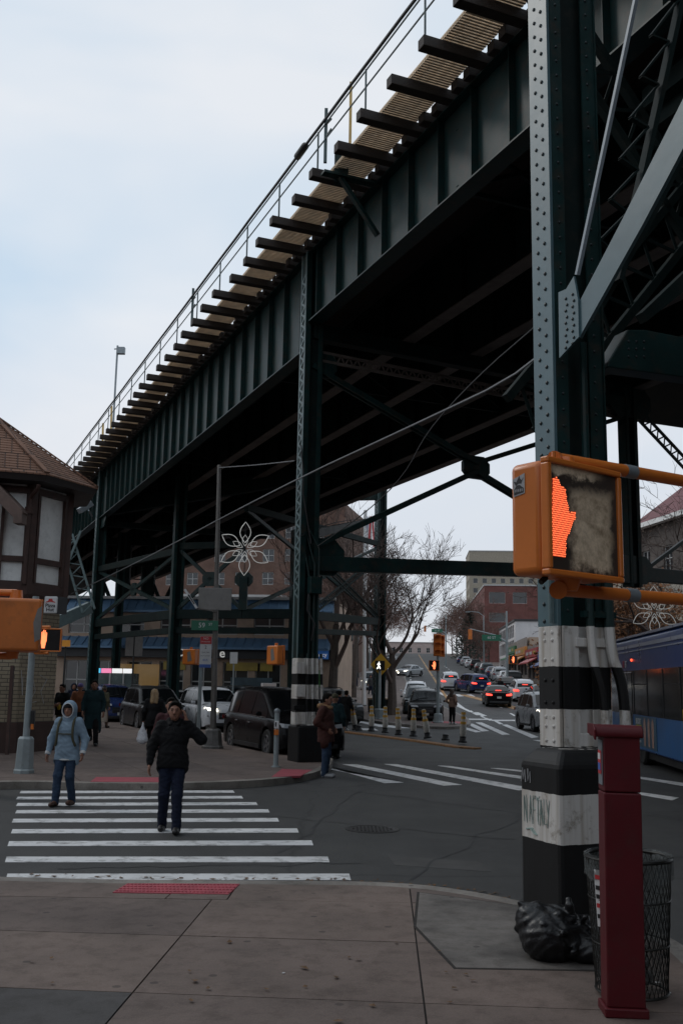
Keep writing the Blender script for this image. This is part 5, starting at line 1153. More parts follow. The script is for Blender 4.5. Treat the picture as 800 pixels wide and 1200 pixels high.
# ================================================================== trees
M_BARK = mat('bark', (.075, .058, .048), .9, 0, .3, 6, bump=.6, bscale=18); M_TWIG = mat('twigs', (.095, .066, .055), .9, 0, .2, 3); M_TWIGR = mat('reddish_twigs', (.125, .07, .055), .9, 0, .2, 3)
def grow(seed, H, trunk_r, first=.28, levels=6, spread=.55, up=.25, nk=3, sides=(8, 6, 5, 4, 3, 3, 3), shrink=.72, lean=(0, 0), rmin=.009, straight=.10):
    rnd = random.Random(seed); tr, cr = MB(), MB(); tips = []
    def rec(p, d, L_, r, lv):
        n = 4 if lv < 2 else 3 if lv < 4 else 2; pts = [p]; rs = [r]; q = p; dd = d
        for i in range(n):
            dd = (dd+Vector((rnd.gauss(0, 1), rnd.gauss(0, 1), rnd.gauss(0, .6)))*((.03 if lv == 0 else straight)+.02*lv)+Vector((0, 0, up*.22))).normalized(); q = q+dd*(L_/n); pts.append(q); rs.append(r*(1-.42*(i+1)/n))
        (tr if lv < 1 else cr).path(pts, rs, sides[min(lv, len(sides)-1)])
        tips.append((q, dd))
        if lv >= levels: return
        k = nk+(1 if lv == 0 else 0)+(1 if rnd.random() < .35 else 0)
        for j in range(k):
            f = rnd.uniform(.45, 1) if j else 1; idx = min(len(pts)-1, max(1, int(round(f*n)))); bp = pts[idx]
            ang = rnd.uniform(0, 2*PI); o = dd.orthogonal(); o.rotate(Matrix.Rotation(ang, 3, dd)); nd = (dd+o*rnd.uniform(spread*.7, spread*1.5)).normalized()
            rec(bp, nd, L_*rnd.uniform(shrink-.1, shrink+.08), max(rs[idx]*(.62 if j else .8), rmin), lv+1)
    rec(Vector((0, 0, 0)), Vector((lean[0], lean[1], 1)).normalized(), H*first, trunk_r, 0)
    return tr, cr, tips
def tree(name, seed, H, r, loc, label, group=None, mt=None, mc=None, **kw):
    tr, cr, tips = grow(seed, H, r, **kw); o = root(name, (0, 0, 0), label, 'tree', group); t = tr.build('trunk', M_BARK if mt is None else mt, o, smooth=True); c = cr.build('branches', M_TWIG if mc is None else mc, o, smooth=True); o.location = loc
    return o, tips
tb_ = D(459, 800, 58); tree('bare_tree', 14, 17.5, .30, (tb_.x, tb_.y, PZ), 'large bare street tree with wide spreading branches by the orange traffic signal', levels=6, first=.20, spread=.46, nk=3, up=.5, shrink=.74, rmin=.012, straight=.07)
tb_ = D(388, 800, 56); tree('bare_tree', 23, 14, .30, (tb_.x, tb_.y, PZ), 'bare tree with a thick grey trunk in front of the blue awning', levels=5, first=.36, spread=.38, nk=3, up=.6, shrink=.68, rmin=.012, straight=.06)
tb_ = D(414, 800, 78); tree('bare_tree', 31, 17, .26, (tb_.x, tb_.y, gz(78)), 'bare tree beside the white flagpole on the plaza', levels=6, first=.3, spread=.5, up=.45, nk=3, shrink=.68, rmin=.015)
PT = [tree('bare_tree', 41, 19, .2, (*av(162, 12.8), gz(av(162, 12.8)[1])), 'x', 'bare trees lining the avenue', levels=6, first=.28, spread=.6, up=.25, mc=M_TWIGR, nk=3, sides=(6, 5, 4, 3, 3, 3, 3), shrink=.70, rmin=.02)[0], tree('bare_tree', 57, 20, .2, (*av(174, 12.9), gz(av(174, 12.9)[1])), 'x', 'bare trees lining the avenue', levels=6, first=.24, spread=.65, up=.2, mc=M_TWIGR, nk=3, sides=(6, 5, 4, 3, 3, 3, 3), shrink=.70, rmin=.02)[0]]
PT[0].scale = (.62, .62, .62); PT[1].scale = (.62, .62, .66); PT[0]['label'] = 'bare reddish tree nearest on the right pavement of the avenue'; PT[1]['label'] = 'second bare reddish tree on the right pavement of the avenue'
sp_ = sorted([(188, 15.2), (118, -7.5), (205, 15.5), (225, 15.1), (245, 15.3), (270, 15.2), (92, -6.2), (106, -6.4), (121, -6.1), (137, -6.4), (155, -6.2), (175, -6.3), (198, -6.2), (225, -6.3), (260, -6.3), (300, -6.2), (300, 15.4), (118, -11), (140, -12.5), (165, -12), (76, 15.4)][:-1])
for i, (s, t) in enumerate(sp_):
    t = t-2.3 if t > 14 else t; x, y = av(s, t); o = copy_tree(PT[i % 2], (x, y, gz(y)-.05), random.uniform(0, 6.28)); sc_ = random.uniform(.85, 1.15); o.scale = (sc_, sc_, sc_*random.uniform(.9, 1.05))
    sd_ = 'right' if t > 0 else 'left'; NT = globals().setdefault('NTREE', {}); NT[sd_] = NT.get(sd_, 2 if sd_ == 'right' else 0)+1; o['label'] = 'bare reddish street tree, %s in the row receding up the %s side of the avenue' % (['first', 'second', 'third', 'fourth', 'fifth', 'sixth', 'seventh', 'eighth', 'ninth', 'tenth', 'eleventh', 'twelfth', 'thirteenth', 'fourteenth', 'fifteenth'][NT[sd_]-1], sd_); o['group'] = 'bare trees on the %s side of the avenue' % sd_
for o in PT: o['group'] = 'bare trees on the right side of the avenue'
cb = block('pale_building', apt_at(338, -7), apt_at(338, 9), 12, 8, 16.2, [(1+3*k, 2.2+3*k, 12.8, 14.4) for k in range(5)], mat('pinkish_plaster', (.50, .40, .37), .85), 'low pinkish building closing the street at the top of the hill')[0]
# dark evergreen
ev = root('evergreen_tree', (*av(190, -9), 6), 'dark evergreen tree among the bare trees far up the avenue', 'tree'); ex, ey = av(190, 11.5); eg = gz(ey); ev.location = (ex, ey, eg); ev.scale = (1.1, 1.1, .8)
OFF[ev.name] = Vector()
MB().tube((0, 0, 0), (0, 0, 11), .22, .05, 7).build('trunk', M_BARK, ev, smooth=True); lf = MB(); rnd = random.Random(5)
for i in range(2600):
    h = rnd.random()**.8; R_ = 3.2*(1-h)**.8+.2; a = rnd.uniform(0, 2*PI); rr = R_*math.sqrt(rnd.uniform(.1, 1)); p = Vector((rr*math.cos(a), rr*math.sin(a), 1.5+h*11)); d = Vector((rnd.gauss(0, 1), rnd.gauss(0, 1), rnd.gauss(0, .6))).normalized(); e = d.orthogonal()
    lf.add([p-e*.12, p+e*.12, p+d*.5], [(0, 1, 2)])
lf.build('crown', mat('conifer_needles', (.018, .028, .02), .8, 0, .4, 2), ev)
# trees at the right edge: bare crown with a few leaves, two orange-leaved ones
M_OLEAF = mat('orange_leaf', (.22, .085, .022), .7, 0, .45, 1.5); M_BLEAF = mat('brown_leaf', (.10, .06, .035), .8, 0, .3, 2)
def leaves(o, tips, m, n_per, size, sp, seed=1):
    rnd = random.Random(seed); b = MB()
    for q, d in tips:
        for i in range(n_per if n_per >= 1 else (1 if rnd.random() < n_per else 0)):
            p = q+Vector((rnd.gauss(0, sp), rnd.gauss(0, sp), rnd.gauss(0, sp))); d2 = Vector((rnd.gauss(0, 1), rnd.gauss(0, 1), rnd.gauss(0, 1))).normalized(); e = d2.orthogonal().normalized()
            b.add([p, p+e*size*.45+d2*size*.5, p+d2*size, p-e*size*.45+d2*size*.5], [(0, 1, 2, 3)])
    b.build('leaves', m, o, kind=None)
pz_ = lambda px, Y: Vector((D(px, 800, Y).x, Y, PZ))
o, tips = tree('bare_tree', 77, 15, .3, pz_(800, 37), 'tall bare tree holding a few dead leaves behind the signal arm at right', levels=6, first=.24, spread=.75, up=.15, nk=3, shrink=.74); leaves(o, tips[400:], M_BLEAF, .5, .09, .08)
o, tips = tree('bare_tree', 78, 13, .26, pz_(765, 48), 'bare tree behind the far steel column at right', levels=6, first=.22, spread=.7, up=.2, nk=3, shrink=.73); leaves(o, tips[400:], M_BLEAF, .4, .1, .08)
o, tips = tree('autumn_tree', 91, 8.2, .17, pz_(738, 42), 'small tree with orange autumn leaves behind the bus roof', levels=6, first=.28, spread=.7, up=.2); leaves(o, tips[60:], M_OLEAF, 2, .16, .2)
o, tips = tree('autumn_tree', 93, 8.6, .17, pz_(790, 44), 'orange-leaved tree at the right edge above the bus', levels=6, first=.28, spread=.7, up=.2); leaves(o, tips[60:], M_OLEAF, 2, .16, .2)
# ================================================================== street furniture
M_ORG = mat('signal_orange', (.62, .17, .025), .38, 0, .12, 2, dirt=.12, coat=.2); M_ORGD = mat('signal_orange_faded', (.52, .15, .03), .5, 0, .18, 3, dirt=.25)
M_POLE = mat('silver_painted_pole', (.26, .30, .31), .45, .1, .12, 3, dirt=.2); M_POLEB = mat('brownish_steel_pole', (.14, .13, .12), .5, .3, .25, 4, dirt=.4)
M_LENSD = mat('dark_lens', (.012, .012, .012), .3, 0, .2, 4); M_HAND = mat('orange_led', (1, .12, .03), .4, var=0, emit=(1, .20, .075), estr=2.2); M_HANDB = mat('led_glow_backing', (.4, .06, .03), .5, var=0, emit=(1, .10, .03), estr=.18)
M_WALK = mat('white_led', (1, 1, .95), .4, var=0, emit=(1, 1, .92), estr=2.0); M_BLACK = mat('black_metal', (.010, .011, .012), .5, 0, .2, 4); M_GREENS = mat('green_street_sign', (.015, .13, .075), .45, 0, .1, 4); M_SIGNW = mat('sign_white', (.6, .6, .6), .5, 0, .06, 4); M_SIGNR = mat('sign_red', (.45, .03, .035), .5, 0, .1, 4); M_SIGNB = mat('sign_back', (.20, .19, .18), .55, .3, .15, 3, dirt=.2)
M_SIGNBL = mat('sign_blue', (.05, .12, .4), .5, 0, .1, 4)
HANDP = [(0, .20), (.04, .85), (.10, .88), (.155, .80), (.22, .78), (.25, .62), (.275, .56), (.37, .58), (.36, .52), (.26, .36), (.215, .27), (.205, .12), (.02, .12)]
def inpoly(x, y, P):
    c = False
    for i in range(len(P)):
        (x0, y0), (x1, y1) = P[i-1], P[i]
        if (y0 > y) != (y1 > y) and x < (x1-x0)*(y-y0)/(y1-y0)+x0: c = not c
    return c
FULLHAND = [(-.5, .15), (-.22, -.02), (-.22, .75), (-.12, .8), (-.1, .3), (-.07, .95), (.03, .97), (.04, .35), (.08, .92), (.17, .9), (.17, .3), (.22, .72), (.3, .7), (.3, -.05), (.22, -.35), (.16, -.8), (-.14, -.8), (-.2, -.4), (-.5, .02)]
def ped_signal(label, center, ndir, size=.45, depth=.2, hand='full', cat='pedestrian signal', group=None, mate=None, mount=None):
    """housing, door frame, lens and LED hand; ndir points out of the lens"""
    o = root('pedestrian_signal', center, label, cat, group); n = Vector((ndir[0], ndir[1], 0)).normalized(); u = UPV.cross(n).normalized(); c = Vector(center); h = size/2
    M = Matrix(((u.x, n.x, 0), (u.y, n.y, 0), (0, 0, 1)))
    bar3 = lambda x0, x1, y0, y1, z0, z1, b: b.box(c+M @ Vector(((x0+x1)/2, (y0+y1)/2, (z0+z1)/2)), (x1-x0, y1-y0, z1-z0), M)
    b = MB(); bar3(-h, h, -depth, -.03, -h, h, b); b.build('housing', mate or M_ORG, o, smooth=True, bevel=.028).modifiers[0].segments = 4
    b = MB(); t = .018
    for q in ((-h-.006, h+.006, -.028, .012, h-t, h+.006), (-h-.006, h+.006, -.028, .012, -h-.006, -h+t), (-h-.006, -h+t, -.0275, .0115, -h+t, h-t), (h-t, h+.006, -.0275, .0115, -h+t, h-t)): bar3(*q, b)
    b.build('door_frame', mate or M_ORG, o, bevel=.006)
    return o, c, u, n, h
# ---- the big signal in front, mounted on two orange arms from the right
A_ = D(641, 603, 3.72); B_ = D(722, 616, 3.98); uu_ = (B_-A_); uu_.z = 0; uu_.normalize(); nn_ = Vector((uu_.y, -uu_.x, 0))
cc_ = A_+uu_*.222; cc_.z = (A_.z+B_.z)/2-.002
big, c, u, n, h = ped_signal('large orange pedestrian signal with a lit red-orange hand, close in front of the banded column', cc_, nn_, .445, .19)
def lens_mat():  # mottled beige painted in place of a lens reflection
    m = bpy.data.materials.new('mottled_lens'); m.use_nodes = True; N = m.node_tree; b = N.nodes['Principled BSDF']; Lk = N.links.new
    tx = N.nodes.new('ShaderNodeTexCoord'); z = N.nodes.new('ShaderNodeTexNoise'); z.inputs['Scale'].default_value = 9; z.inputs['Detail'].default_value = 9; z.inputs['Roughness'].default_value = .75; Lk(tx.outputs['Object'], z.inputs['Vector'])
    r = N.nodes.new('ShaderNodeValToRGB'); E = r.color_ramp.elements; E[0].position = .36; E[0].color = (.22, .17, .12, 1); E[1].position = .60; E[1].color = (.85, .74, .58, 1); e = E.new(.46); e.color = (.62, .51, .38, 1); Lk(z.outputs[0], r.inputs[0])
    v = N.nodes.new('ShaderNodeTexVoronoi'); v.inputs['Scale'].default_value = 110; Lk(tx.outputs['Object'], v.inputs['Vector']); r2 = N.nodes.new('ShaderNodeValToRGB'); r2.color_ramp.elements[0].position = .12; r2.color_ramp.elements[1].position = .4; r2.color_ramp.elements[0].color = (.45, .42, .4, 1); r2.color_ramp.elements[1].color = (1, 1, 1, 1); Lk(v.outputs['Distance'], r2.inputs[0])
    x = N.nodes.new('ShaderNodeMix'); x.data_type = 'RGBA'; x.blend_type = 'MULTIPLY'; x.inputs[0].default_value = 1; Lk(r.outputs[0], x.inputs[6]); Lk(r2.outputs[0], x.inputs[7]); Lk(x.outputs[2], b.inputs['Base Color']); b.inputs['Roughness'].default_value = .45; return m
M_LENS = lens_mat()
F_ = lambda x, y, d=0: c+u*((x-.5)*.41)+UPV*((y-.5)*.41)+n*d
def face_lens():  # beige patch and dark border paint a reflection into the lens colour
    m = bpy.data.materials.new('scuffed_lens_face'); m.use_nodes = True; N = m.node_tree; b = N.nodes['Principled BSDF']; Lk = N.links.new  # lens reflection painted into the colour, no scuffs
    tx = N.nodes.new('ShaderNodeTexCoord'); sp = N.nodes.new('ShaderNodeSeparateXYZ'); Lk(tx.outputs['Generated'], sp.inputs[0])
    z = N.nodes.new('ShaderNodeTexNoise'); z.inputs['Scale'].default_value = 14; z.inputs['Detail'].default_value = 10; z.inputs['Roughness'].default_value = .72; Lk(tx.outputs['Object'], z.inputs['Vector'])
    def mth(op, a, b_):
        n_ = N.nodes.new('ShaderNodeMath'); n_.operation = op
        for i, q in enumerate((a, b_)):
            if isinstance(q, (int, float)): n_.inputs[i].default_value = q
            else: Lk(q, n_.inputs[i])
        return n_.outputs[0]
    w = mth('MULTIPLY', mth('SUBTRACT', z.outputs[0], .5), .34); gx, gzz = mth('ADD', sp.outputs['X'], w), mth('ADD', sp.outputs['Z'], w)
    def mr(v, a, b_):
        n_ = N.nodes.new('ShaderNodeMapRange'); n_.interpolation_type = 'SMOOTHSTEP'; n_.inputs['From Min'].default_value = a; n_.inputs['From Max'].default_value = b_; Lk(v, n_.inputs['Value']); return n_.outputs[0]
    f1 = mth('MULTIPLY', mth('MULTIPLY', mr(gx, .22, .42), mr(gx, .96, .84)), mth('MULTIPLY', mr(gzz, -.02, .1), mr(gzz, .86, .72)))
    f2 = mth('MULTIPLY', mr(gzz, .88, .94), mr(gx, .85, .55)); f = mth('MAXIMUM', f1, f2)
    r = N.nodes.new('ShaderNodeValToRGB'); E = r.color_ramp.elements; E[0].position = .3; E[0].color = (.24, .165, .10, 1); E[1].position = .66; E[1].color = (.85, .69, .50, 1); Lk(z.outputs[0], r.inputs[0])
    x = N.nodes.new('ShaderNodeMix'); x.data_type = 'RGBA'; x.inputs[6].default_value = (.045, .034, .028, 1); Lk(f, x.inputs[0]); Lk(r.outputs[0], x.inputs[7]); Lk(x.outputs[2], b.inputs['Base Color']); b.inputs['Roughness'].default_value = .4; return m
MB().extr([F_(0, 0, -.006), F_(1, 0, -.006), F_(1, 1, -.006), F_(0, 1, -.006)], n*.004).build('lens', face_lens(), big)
MB().extr([F_(x, y, -.001) for x, y in HANDP], n*.0015).build('hand_backing', M_HANDB, big)
ld = MB()
for i in range(22):
    for j in range(38):
        x, y = .014+i*.0195+(.0097 if j % 2 else 0), .13+j*.0205
        if inpoly(x, y, HANDP): 
            q = F_(x, y, .002); ld.add([q+(u*math.cos(k*PI/3)+UPV*math.sin(k*PI/3))*.0026 for k in range(6)], [tuple(range(6))])
ld.build('hand_leds', M_HAND, big, kind='stuff')
# sticker with a bird on the side of the housing
sL_ = lambda x, y, d=.0: c-u*(.2225+.001+d)-n*(.04+x*.15)+UPV*((y-.5)*.445)
st_k = MB().extr([sL_(x, y) for x, y in ((.46, .72), (.84, .70), (.88, .86), (.46, .90))], -u*.0012).build('sticker', mat('grey_sticker', (.35, .35, .36), .5, var=.1), big)
sb = MB(); 
for P in ([(.50, .73), (.82, .715), (.83, .76), (.78, .78), (.74, .80), (.62, .80), (.55, .78), (.50, .77)], [(.50, .86), (.56, .84), (.62, .86), (.64, .885), (.68, .86), (.74, .83), (.84, .84), (.76, .80), (.66, .815), (.58, .81), (.55, .83)]): sb.extr([sL_(x, y, .0013) for x, y in P], -u*.0008)
sb.build('sticker_print', mat('sticker_black', (.02, .02, .022), .5, var=0), big)
for k in range(5):
    MB().extr([sL_(.53+.06*k, y, .0022) if i < 2 else sL_(.56+.06*k, y, .0022) for i, y in enumerate((.74, .765, .765, .74))], -u*.0004).build('sticker_letter', MATS['grey_sticker'], st_k)
hb = MB(); 
for s in (-.8, .8): hb.tube(c+UPV*.222*1-n*.04+u*.14*s, c+UPV*.235-n*.04+u*.14*s, .012, n=8)
hb.tube(c-u*.18+UPV*.225-n*.0, c-u*.18+UPV*.25-n*.0, .008, n=6); hb.build('hinge_knuckle', M_ORG, big)
# arms: two pipes to a pole just outside the right edge
arm = root('signal_mounting_pole', D(905, 620, 4.6), 'pair of orange steel arms with grey band clamps holding the large pedestrian signal', 'signal arm')
pu0, pu1 = D(652, 538, 3.95), D(900, 540, 4.75); pl_0, pl_1 = D(655, 691, 3.95), D(900, 690, 4.75); pu1.z = pu0.z+.02; pl_1.z = pl_0.z+.015
MB().tube(pu0, pu1, .027, n=18).build('arm_pipe', M_ORG, arm, smooth=True); MB().tube(pl_0, pl_1, .026, n=18).build('arm_pipe', M_ORG, arm, smooth=True)
for a, b_ in ((pu0, pu1), (pl_0, pl_1)):
    f = .30; p = a.lerp(b_, f); d = (b_-a).normalized(); MB().tube(p-d*.032, p+d*.032, .0295, n=18).build('band_clamp', M_GALV, arm, smooth=True)
hb = MB(); q = cc_+UPV*.235; hb.tube(cc_+UPV*.222-n*.09, cc_+UPV*.27-n*.09, .045, .032, 12); hb.path([cc_+UPV*.262-n*.09-u*.07, pu0], [.026, .03], 12); hb.build('elbow', M_ORG, arm, smooth=True)
hb = MB(); hb.tube(cc_-UPV*.222-n*.09, cc_-UPV*.27-n*.09, .055, .036, 12); hb.path([cc_-UPV*.27-n*.09-u*.06, pl_0], [.036, .033], 12); hb.build('elbow', M_ORG, arm, smooth=True)
MB().path([cc_-UPV*.225-n*.1-u*.12, cc_-UPV*.245-n*.1-u*.15], [.012, .012], 8).build('cable_gland', M_BLACK, arm, smooth=True)
pp_ = Vector((pu1.x, pu1.y, 0)); MB().tube(pp_+UPV*PZ, pp_+UPV*3.6, .06, n=16).build('pole', M_POLE, arm, smooth=True)
# ---- near-left signal seen from behind
lc = D(17, 733, 8.9); ls_, c, u, n, h = ped_signal('orange signal housing seen from behind at the left edge of the photo', lc, (-.25, 1), .46, .2, mate=M_ORGD)
b = MB(); b.extr([c+u*x+UPV*z-n*.2 for x, z in ((-.236, -.12), (-.19, -.15), (-.17, .02), (-.2, .14), (-.236, .17))], -n*.002); b.build('peeled_patch', M_SIGNB, ls_)
b = MB(); b.path([c+UPV*.03*0+u*0+UPV*z-n*.21+u*.08*0+Vector((0, 0, 0)) for z in (.0,)]+[c-n*.25], .03, 8)
bk2 = root('signal_bracket', D(-70, 730, 8.9), 'orange bracket arms joining the left-edge signal to its pole', 'signal bracket'); base_ = Vector((D(-70, 730, 8.9).x, 8.9, 0))
for z_ in (.29, -.27): b = MB(); b.tube(c+UPV*z_-u*0, Vector((base_.x, base_.y, c.z+z_)), .032, n=12); b.tube(c+UPV*(z_*.78), c+UPV*(z_*1.08), .06, .05, 12); b.build('arm_pipe', M_ORG, bk2, smooth=True)
MB().tube(base_+UPV*PZ, base_+UPV*4, .07, n=14).build('pole', M_POLE, bk2, smooth=True)
# ---- silver pole with small signal
def poly_base(par, p, w0, w1, h, m=None):
    b = MB(); b.lathe([(w0, PZ-.02), (w0, PZ+.06), (w0*.9, PZ+.08), (w1, PZ+h-.04), (w1*.8, PZ+h), (w1*.5, PZ+h)], (p.x, p.y, 0), 8); return b.build('base', m or M_POLE, par, bevel=.008)
pp = G(28, 906, PZ); P1 = root('signal_pole', pp, 'silver pole on a tapered base in front of the beige brick turret', 'pole'); MB().tube((pp.x, pp.y, .3), (pp.x, pp.y, 3.5), .065, .062, 14).build('shaft', M_POLE, P1, smooth=True); poly_base(P1, pp, .20, .155, .68)
hc = D(58, 750, pp.y-.1); s2_, c, u, n, h = ped_signal('small orange signal with a lit hand on the silver pole by the brick turret', hc, (.12, -1), .44, .18)
MB().extr([c+u*x+UPV*y-n*.005 for x, y in ((-.2, -.2), (.2, -.2), (.2, .2), (-.2, .2))], n*.004).build('lens', M_LENSD, s2_)
MB().extr([c+u*(x*.2-.11)+UPV*(y*.2-.0)+n*.001 for x, y in FULLHAND], n*.002).build('hand', M_HAND, s2_)
b = MB(); 
for z_ in (.25, -.25): b.tube((pp.x, pp.y, c.z+z_), c+UPV*z_, .03, n=8)
b.build('bracket', M_ORG, s2_)
MB().box((pp.x+.11, pp.y-.02, 1.15), (.07, .1, .3)).build('push_button', M_BLACK, P1, bevel=.01); MB().box((pp.x+.12, pp.y-.05, 1.0), (.05, .05, .1)).build('button_label', M_ORG, P1)
# ---- tall brownish pole with sign backs, street sign and cables
pp = G(249, 877, PZ); P2 = root('utility_pole', pp, 'tall weathered steel pole rising in front of the viaduct with a grey sign box', 'pole'); top_ = D(257, 545, pp.y)
MB().tube((pp.x, pp.y, .5), (top_.x, pp.y, top_.z), .085, .055, 14).build('shaft', M_POLEB, P2, smooth=True); poly_base(P2, pp, .30, .22, .52, mat('grey_cast_base', (.13, .125, .12), .7, 0, .3, 6, dirt=.4, bump=.4, bscale=20))
q = D(252, 702, pp.y-.12); gb_ = root('signboard', q, 'blank grey sign panel seen from behind across the tall pole', 'sign'); MB().box(q, (.92, .03, .62)).build('panel', M_SIGNB, gb_, bevel=.02); MB().box(q+Vector((0, .05, 0)), (.12, .1, .7)).build('clamp', M_POLEB, gb_)
q = D(240, 733, pp.y-.1); gs = root('street_sign', q, 'green street name sign reading 59 ST on the tall pole', 'street sign'); MB().box(q, (.74, .02, .27)).build('panel', M_GREENS, gs, bevel=.006); text_mesh('sign_letters', '59', .19, M_SIGNW, gs, face_mw(q+Vector((-.08, -.012, 0)), (0, -1, 0), gs), .003); text_mesh('sign_letters', 'ST', .1, M_SIGNW, gs, face_mw(q+Vector((.16, -.012, .03)), (0, -1, 0), gs), .003)
ow = root('signboard', D(224, 702, 27.2), 'tilted narrow white sign left of the grey sign panel', 'sign'); b = MB(); b.bar(D(217, 691, 27.2), D(231, 713, 27.2), .05, .22, (0, 1, 0)); ow1 = b.build('panel', M_SIGNW, ow); MB().bar(D(221, 697, 27.13), D(228, 708, 27.13), .03, .1, (0, 1, 0)).build('arrow', M_BLACK, ow)
MB().bar(D(231, 713, 27.2), D(250, 716, 26.9), .03, .03).build('arm', M_POLEB, ow)
# ---- sign post with red and white regulation sign, and an orange signal seen edge-on
pp = G(232, 868, PZ); P3 = root('sign_post', pp, 'grey sign post left of the tall pole', 'sign post'); tp_ = D(237, 745, pp.y); MB().tube((pp.x, pp.y, PZ), (tp_.x, pp.y, tp_.z), .06, .055, 10).build('shaft', M_POLE, P3, smooth=True)
q = D(241, 764, pp.y-.1); rs_ = root('regulation_sign', q, 'tall parking sign with a red header, white middle and blue foot', 'sign'); MB().box(q, (.36, .02, .96)).build('panel', M_SIGNW, rs_)
MB().box(q+Vector((0, -.014, .36)), (.35, .01, .23)).build('red_header', M_SIGNR, rs_); MB().box(q+Vector((0, -.014, -.43)), (.35, .01, .1)).build('blue_foot', M_SIGNBL, rs_)
for i, (t_, sz, z_, mm_) in enumerate((('NO', .1, .41, M_SIGNW), ('STANDING', .055, .31, M_SIGNW), ('2', .14, .14, M_BLACK), ('7AM-7PM', .06, -.02, M_BLACK), ('EXCEPT SUNDAY', .038, -.12, M_BLACK), ('BUS', .09, -.25, M_SIGNBL))): text_mesh('sign_letters', t_, sz, mm_, rs_, face_mw(q+Vector((0, -.021 if i < 2 else -.012, z_)), (0, -1, 0), rs_), .002)
def edge_signal(px, py, Y, yaw, label, sticker=True):
    q = D(px, py, Y); o, c, u, n, h = ped_signal(label, q, (math.sin(yaw), math.cos(yaw)), .42, .2, mate=M_ORG)
    if sticker: MB().extr([c-n*.2+u*x+UPV*z for x, z in ((-.12, -.1), (.02, -.14), (.05, .12), (-.05, .16))], -n*.003).build('grey_patch', M_SIGNB, o)
    MB().tube(c+UPV*.2-n*.08, c+UPV*.27-n*.08, .04, n=8).build('bracket', M_ORG, o); return o
edge_signal(226, 770, 27.9, .5, 'orange signal housing seen from behind beside the red-headed parking sign')
edge_signal(327, 768, 22.5, .9, 'orange signal housing bracketed to the banded column on the far pavement')
# ---- push-button post at the far column
pp = G(323, 899, PZ); P4 = root('push_button_post', pp, 'short silver push-button post beside the banded far column', 'push-button post'); MB().tube((pp.x, pp.y, PZ), (pp.x, pp.y, 1.28), .055, n=14).build('shaft', M_POLE, P4, smooth=True); MB().lathe([(.06, 1.27), (.07, 1.29), (.065, 1.33), (.03, 1.36), (.01, 1.37)], (pp.x, pp.y, 0), 12).build('cap', M_GALV, P4, smooth=True)
MB().box((pp.x, pp.y-.07, 1.02), (.1, .05, .16)).build('button_housing', M_SIGNW, P4, bevel=.01); MB().box((pp.x, pp.y-.075, .86), (.1, .03, .12)).build('button_label', M_ORG, P4, bevel=.01); MB().box((pp.x-.02, pp.y-.1, 1.03), (.03, .01, .09)).build('walking_figure', M_BLACK, P4)
MB().lathe([(.1, PZ), (.1, PZ+.02), (.06, PZ+.03)], (pp.x, pp.y, 0), 12).build('base', M_POLE, P4)
# ---- snowflake / flower light ornaments
def ornament(px, py, Y, R_, label, anchor):
    c = D(px, py, Y); o = root('light_ornament', c, label, 'light ornament', 'wire flower ornaments'); M_W = mat('white_rope_light', (.62, .62, .60), .5, var=0, emit=(.8, .8, .76), estr=.22)
    for k in range(6):
        a = PI/2+k*PI/3; d = Vector((math.cos(a), 0, math.sin(a))); e = Vector((-d.z, 0, d.x)); L_, w = R_, R_*.20
        pts = [c+d*(R_*.22+L_*.78*t)+e*w*math.sin(PI*t)*1.0 for t in [i/12 for i in range(13)]]; pts2 = [c+d*(R_*.22+L_*.78*t)-e*w*math.sin(PI*t) for t in [i/12 for i in range(12, -1, -1)]]
        MB().path(pts+pts2[1:], .0105, 5).build('petal', M_W, o, smooth=True)
        pts = [c+d*(R_*.10+R_*.42*t)+e*R_*.10*math.sin(PI*t) for t in [i/8 for i in range(9)]]+[c+d*(R_*.10+R_*.42*t)-e*R_*.10*math.sin(PI*t) for t in [i/8 for i in range(7, -1, -1)]]; MB().path(pts, .0075, 5).build('inner_petal', M_W, o, smooth=True)
    b = MB()
    for q in anchor: b.path([c+Vector((0, .03, 0)), q], .012, 5)
    b.tube(c+Vector((0, .04, -R_*.9)), c+Vector((0, .04, R_*.9)), .012, n=5); b.build('hanger', M_BLACK, o)
    return o
cp = D(253, 650, 26.6); ornament(287, 643, 26.4, .72, 'white wire flower light ornament hanging beside the tall pole under the viaduct', [D(257, 622, 26.6), D(256, 662, 26.6)])
ornament(766, 716, 29, .72, 'faint wire flower light ornament above the bus at right', [D(800, 700, 29.5)])
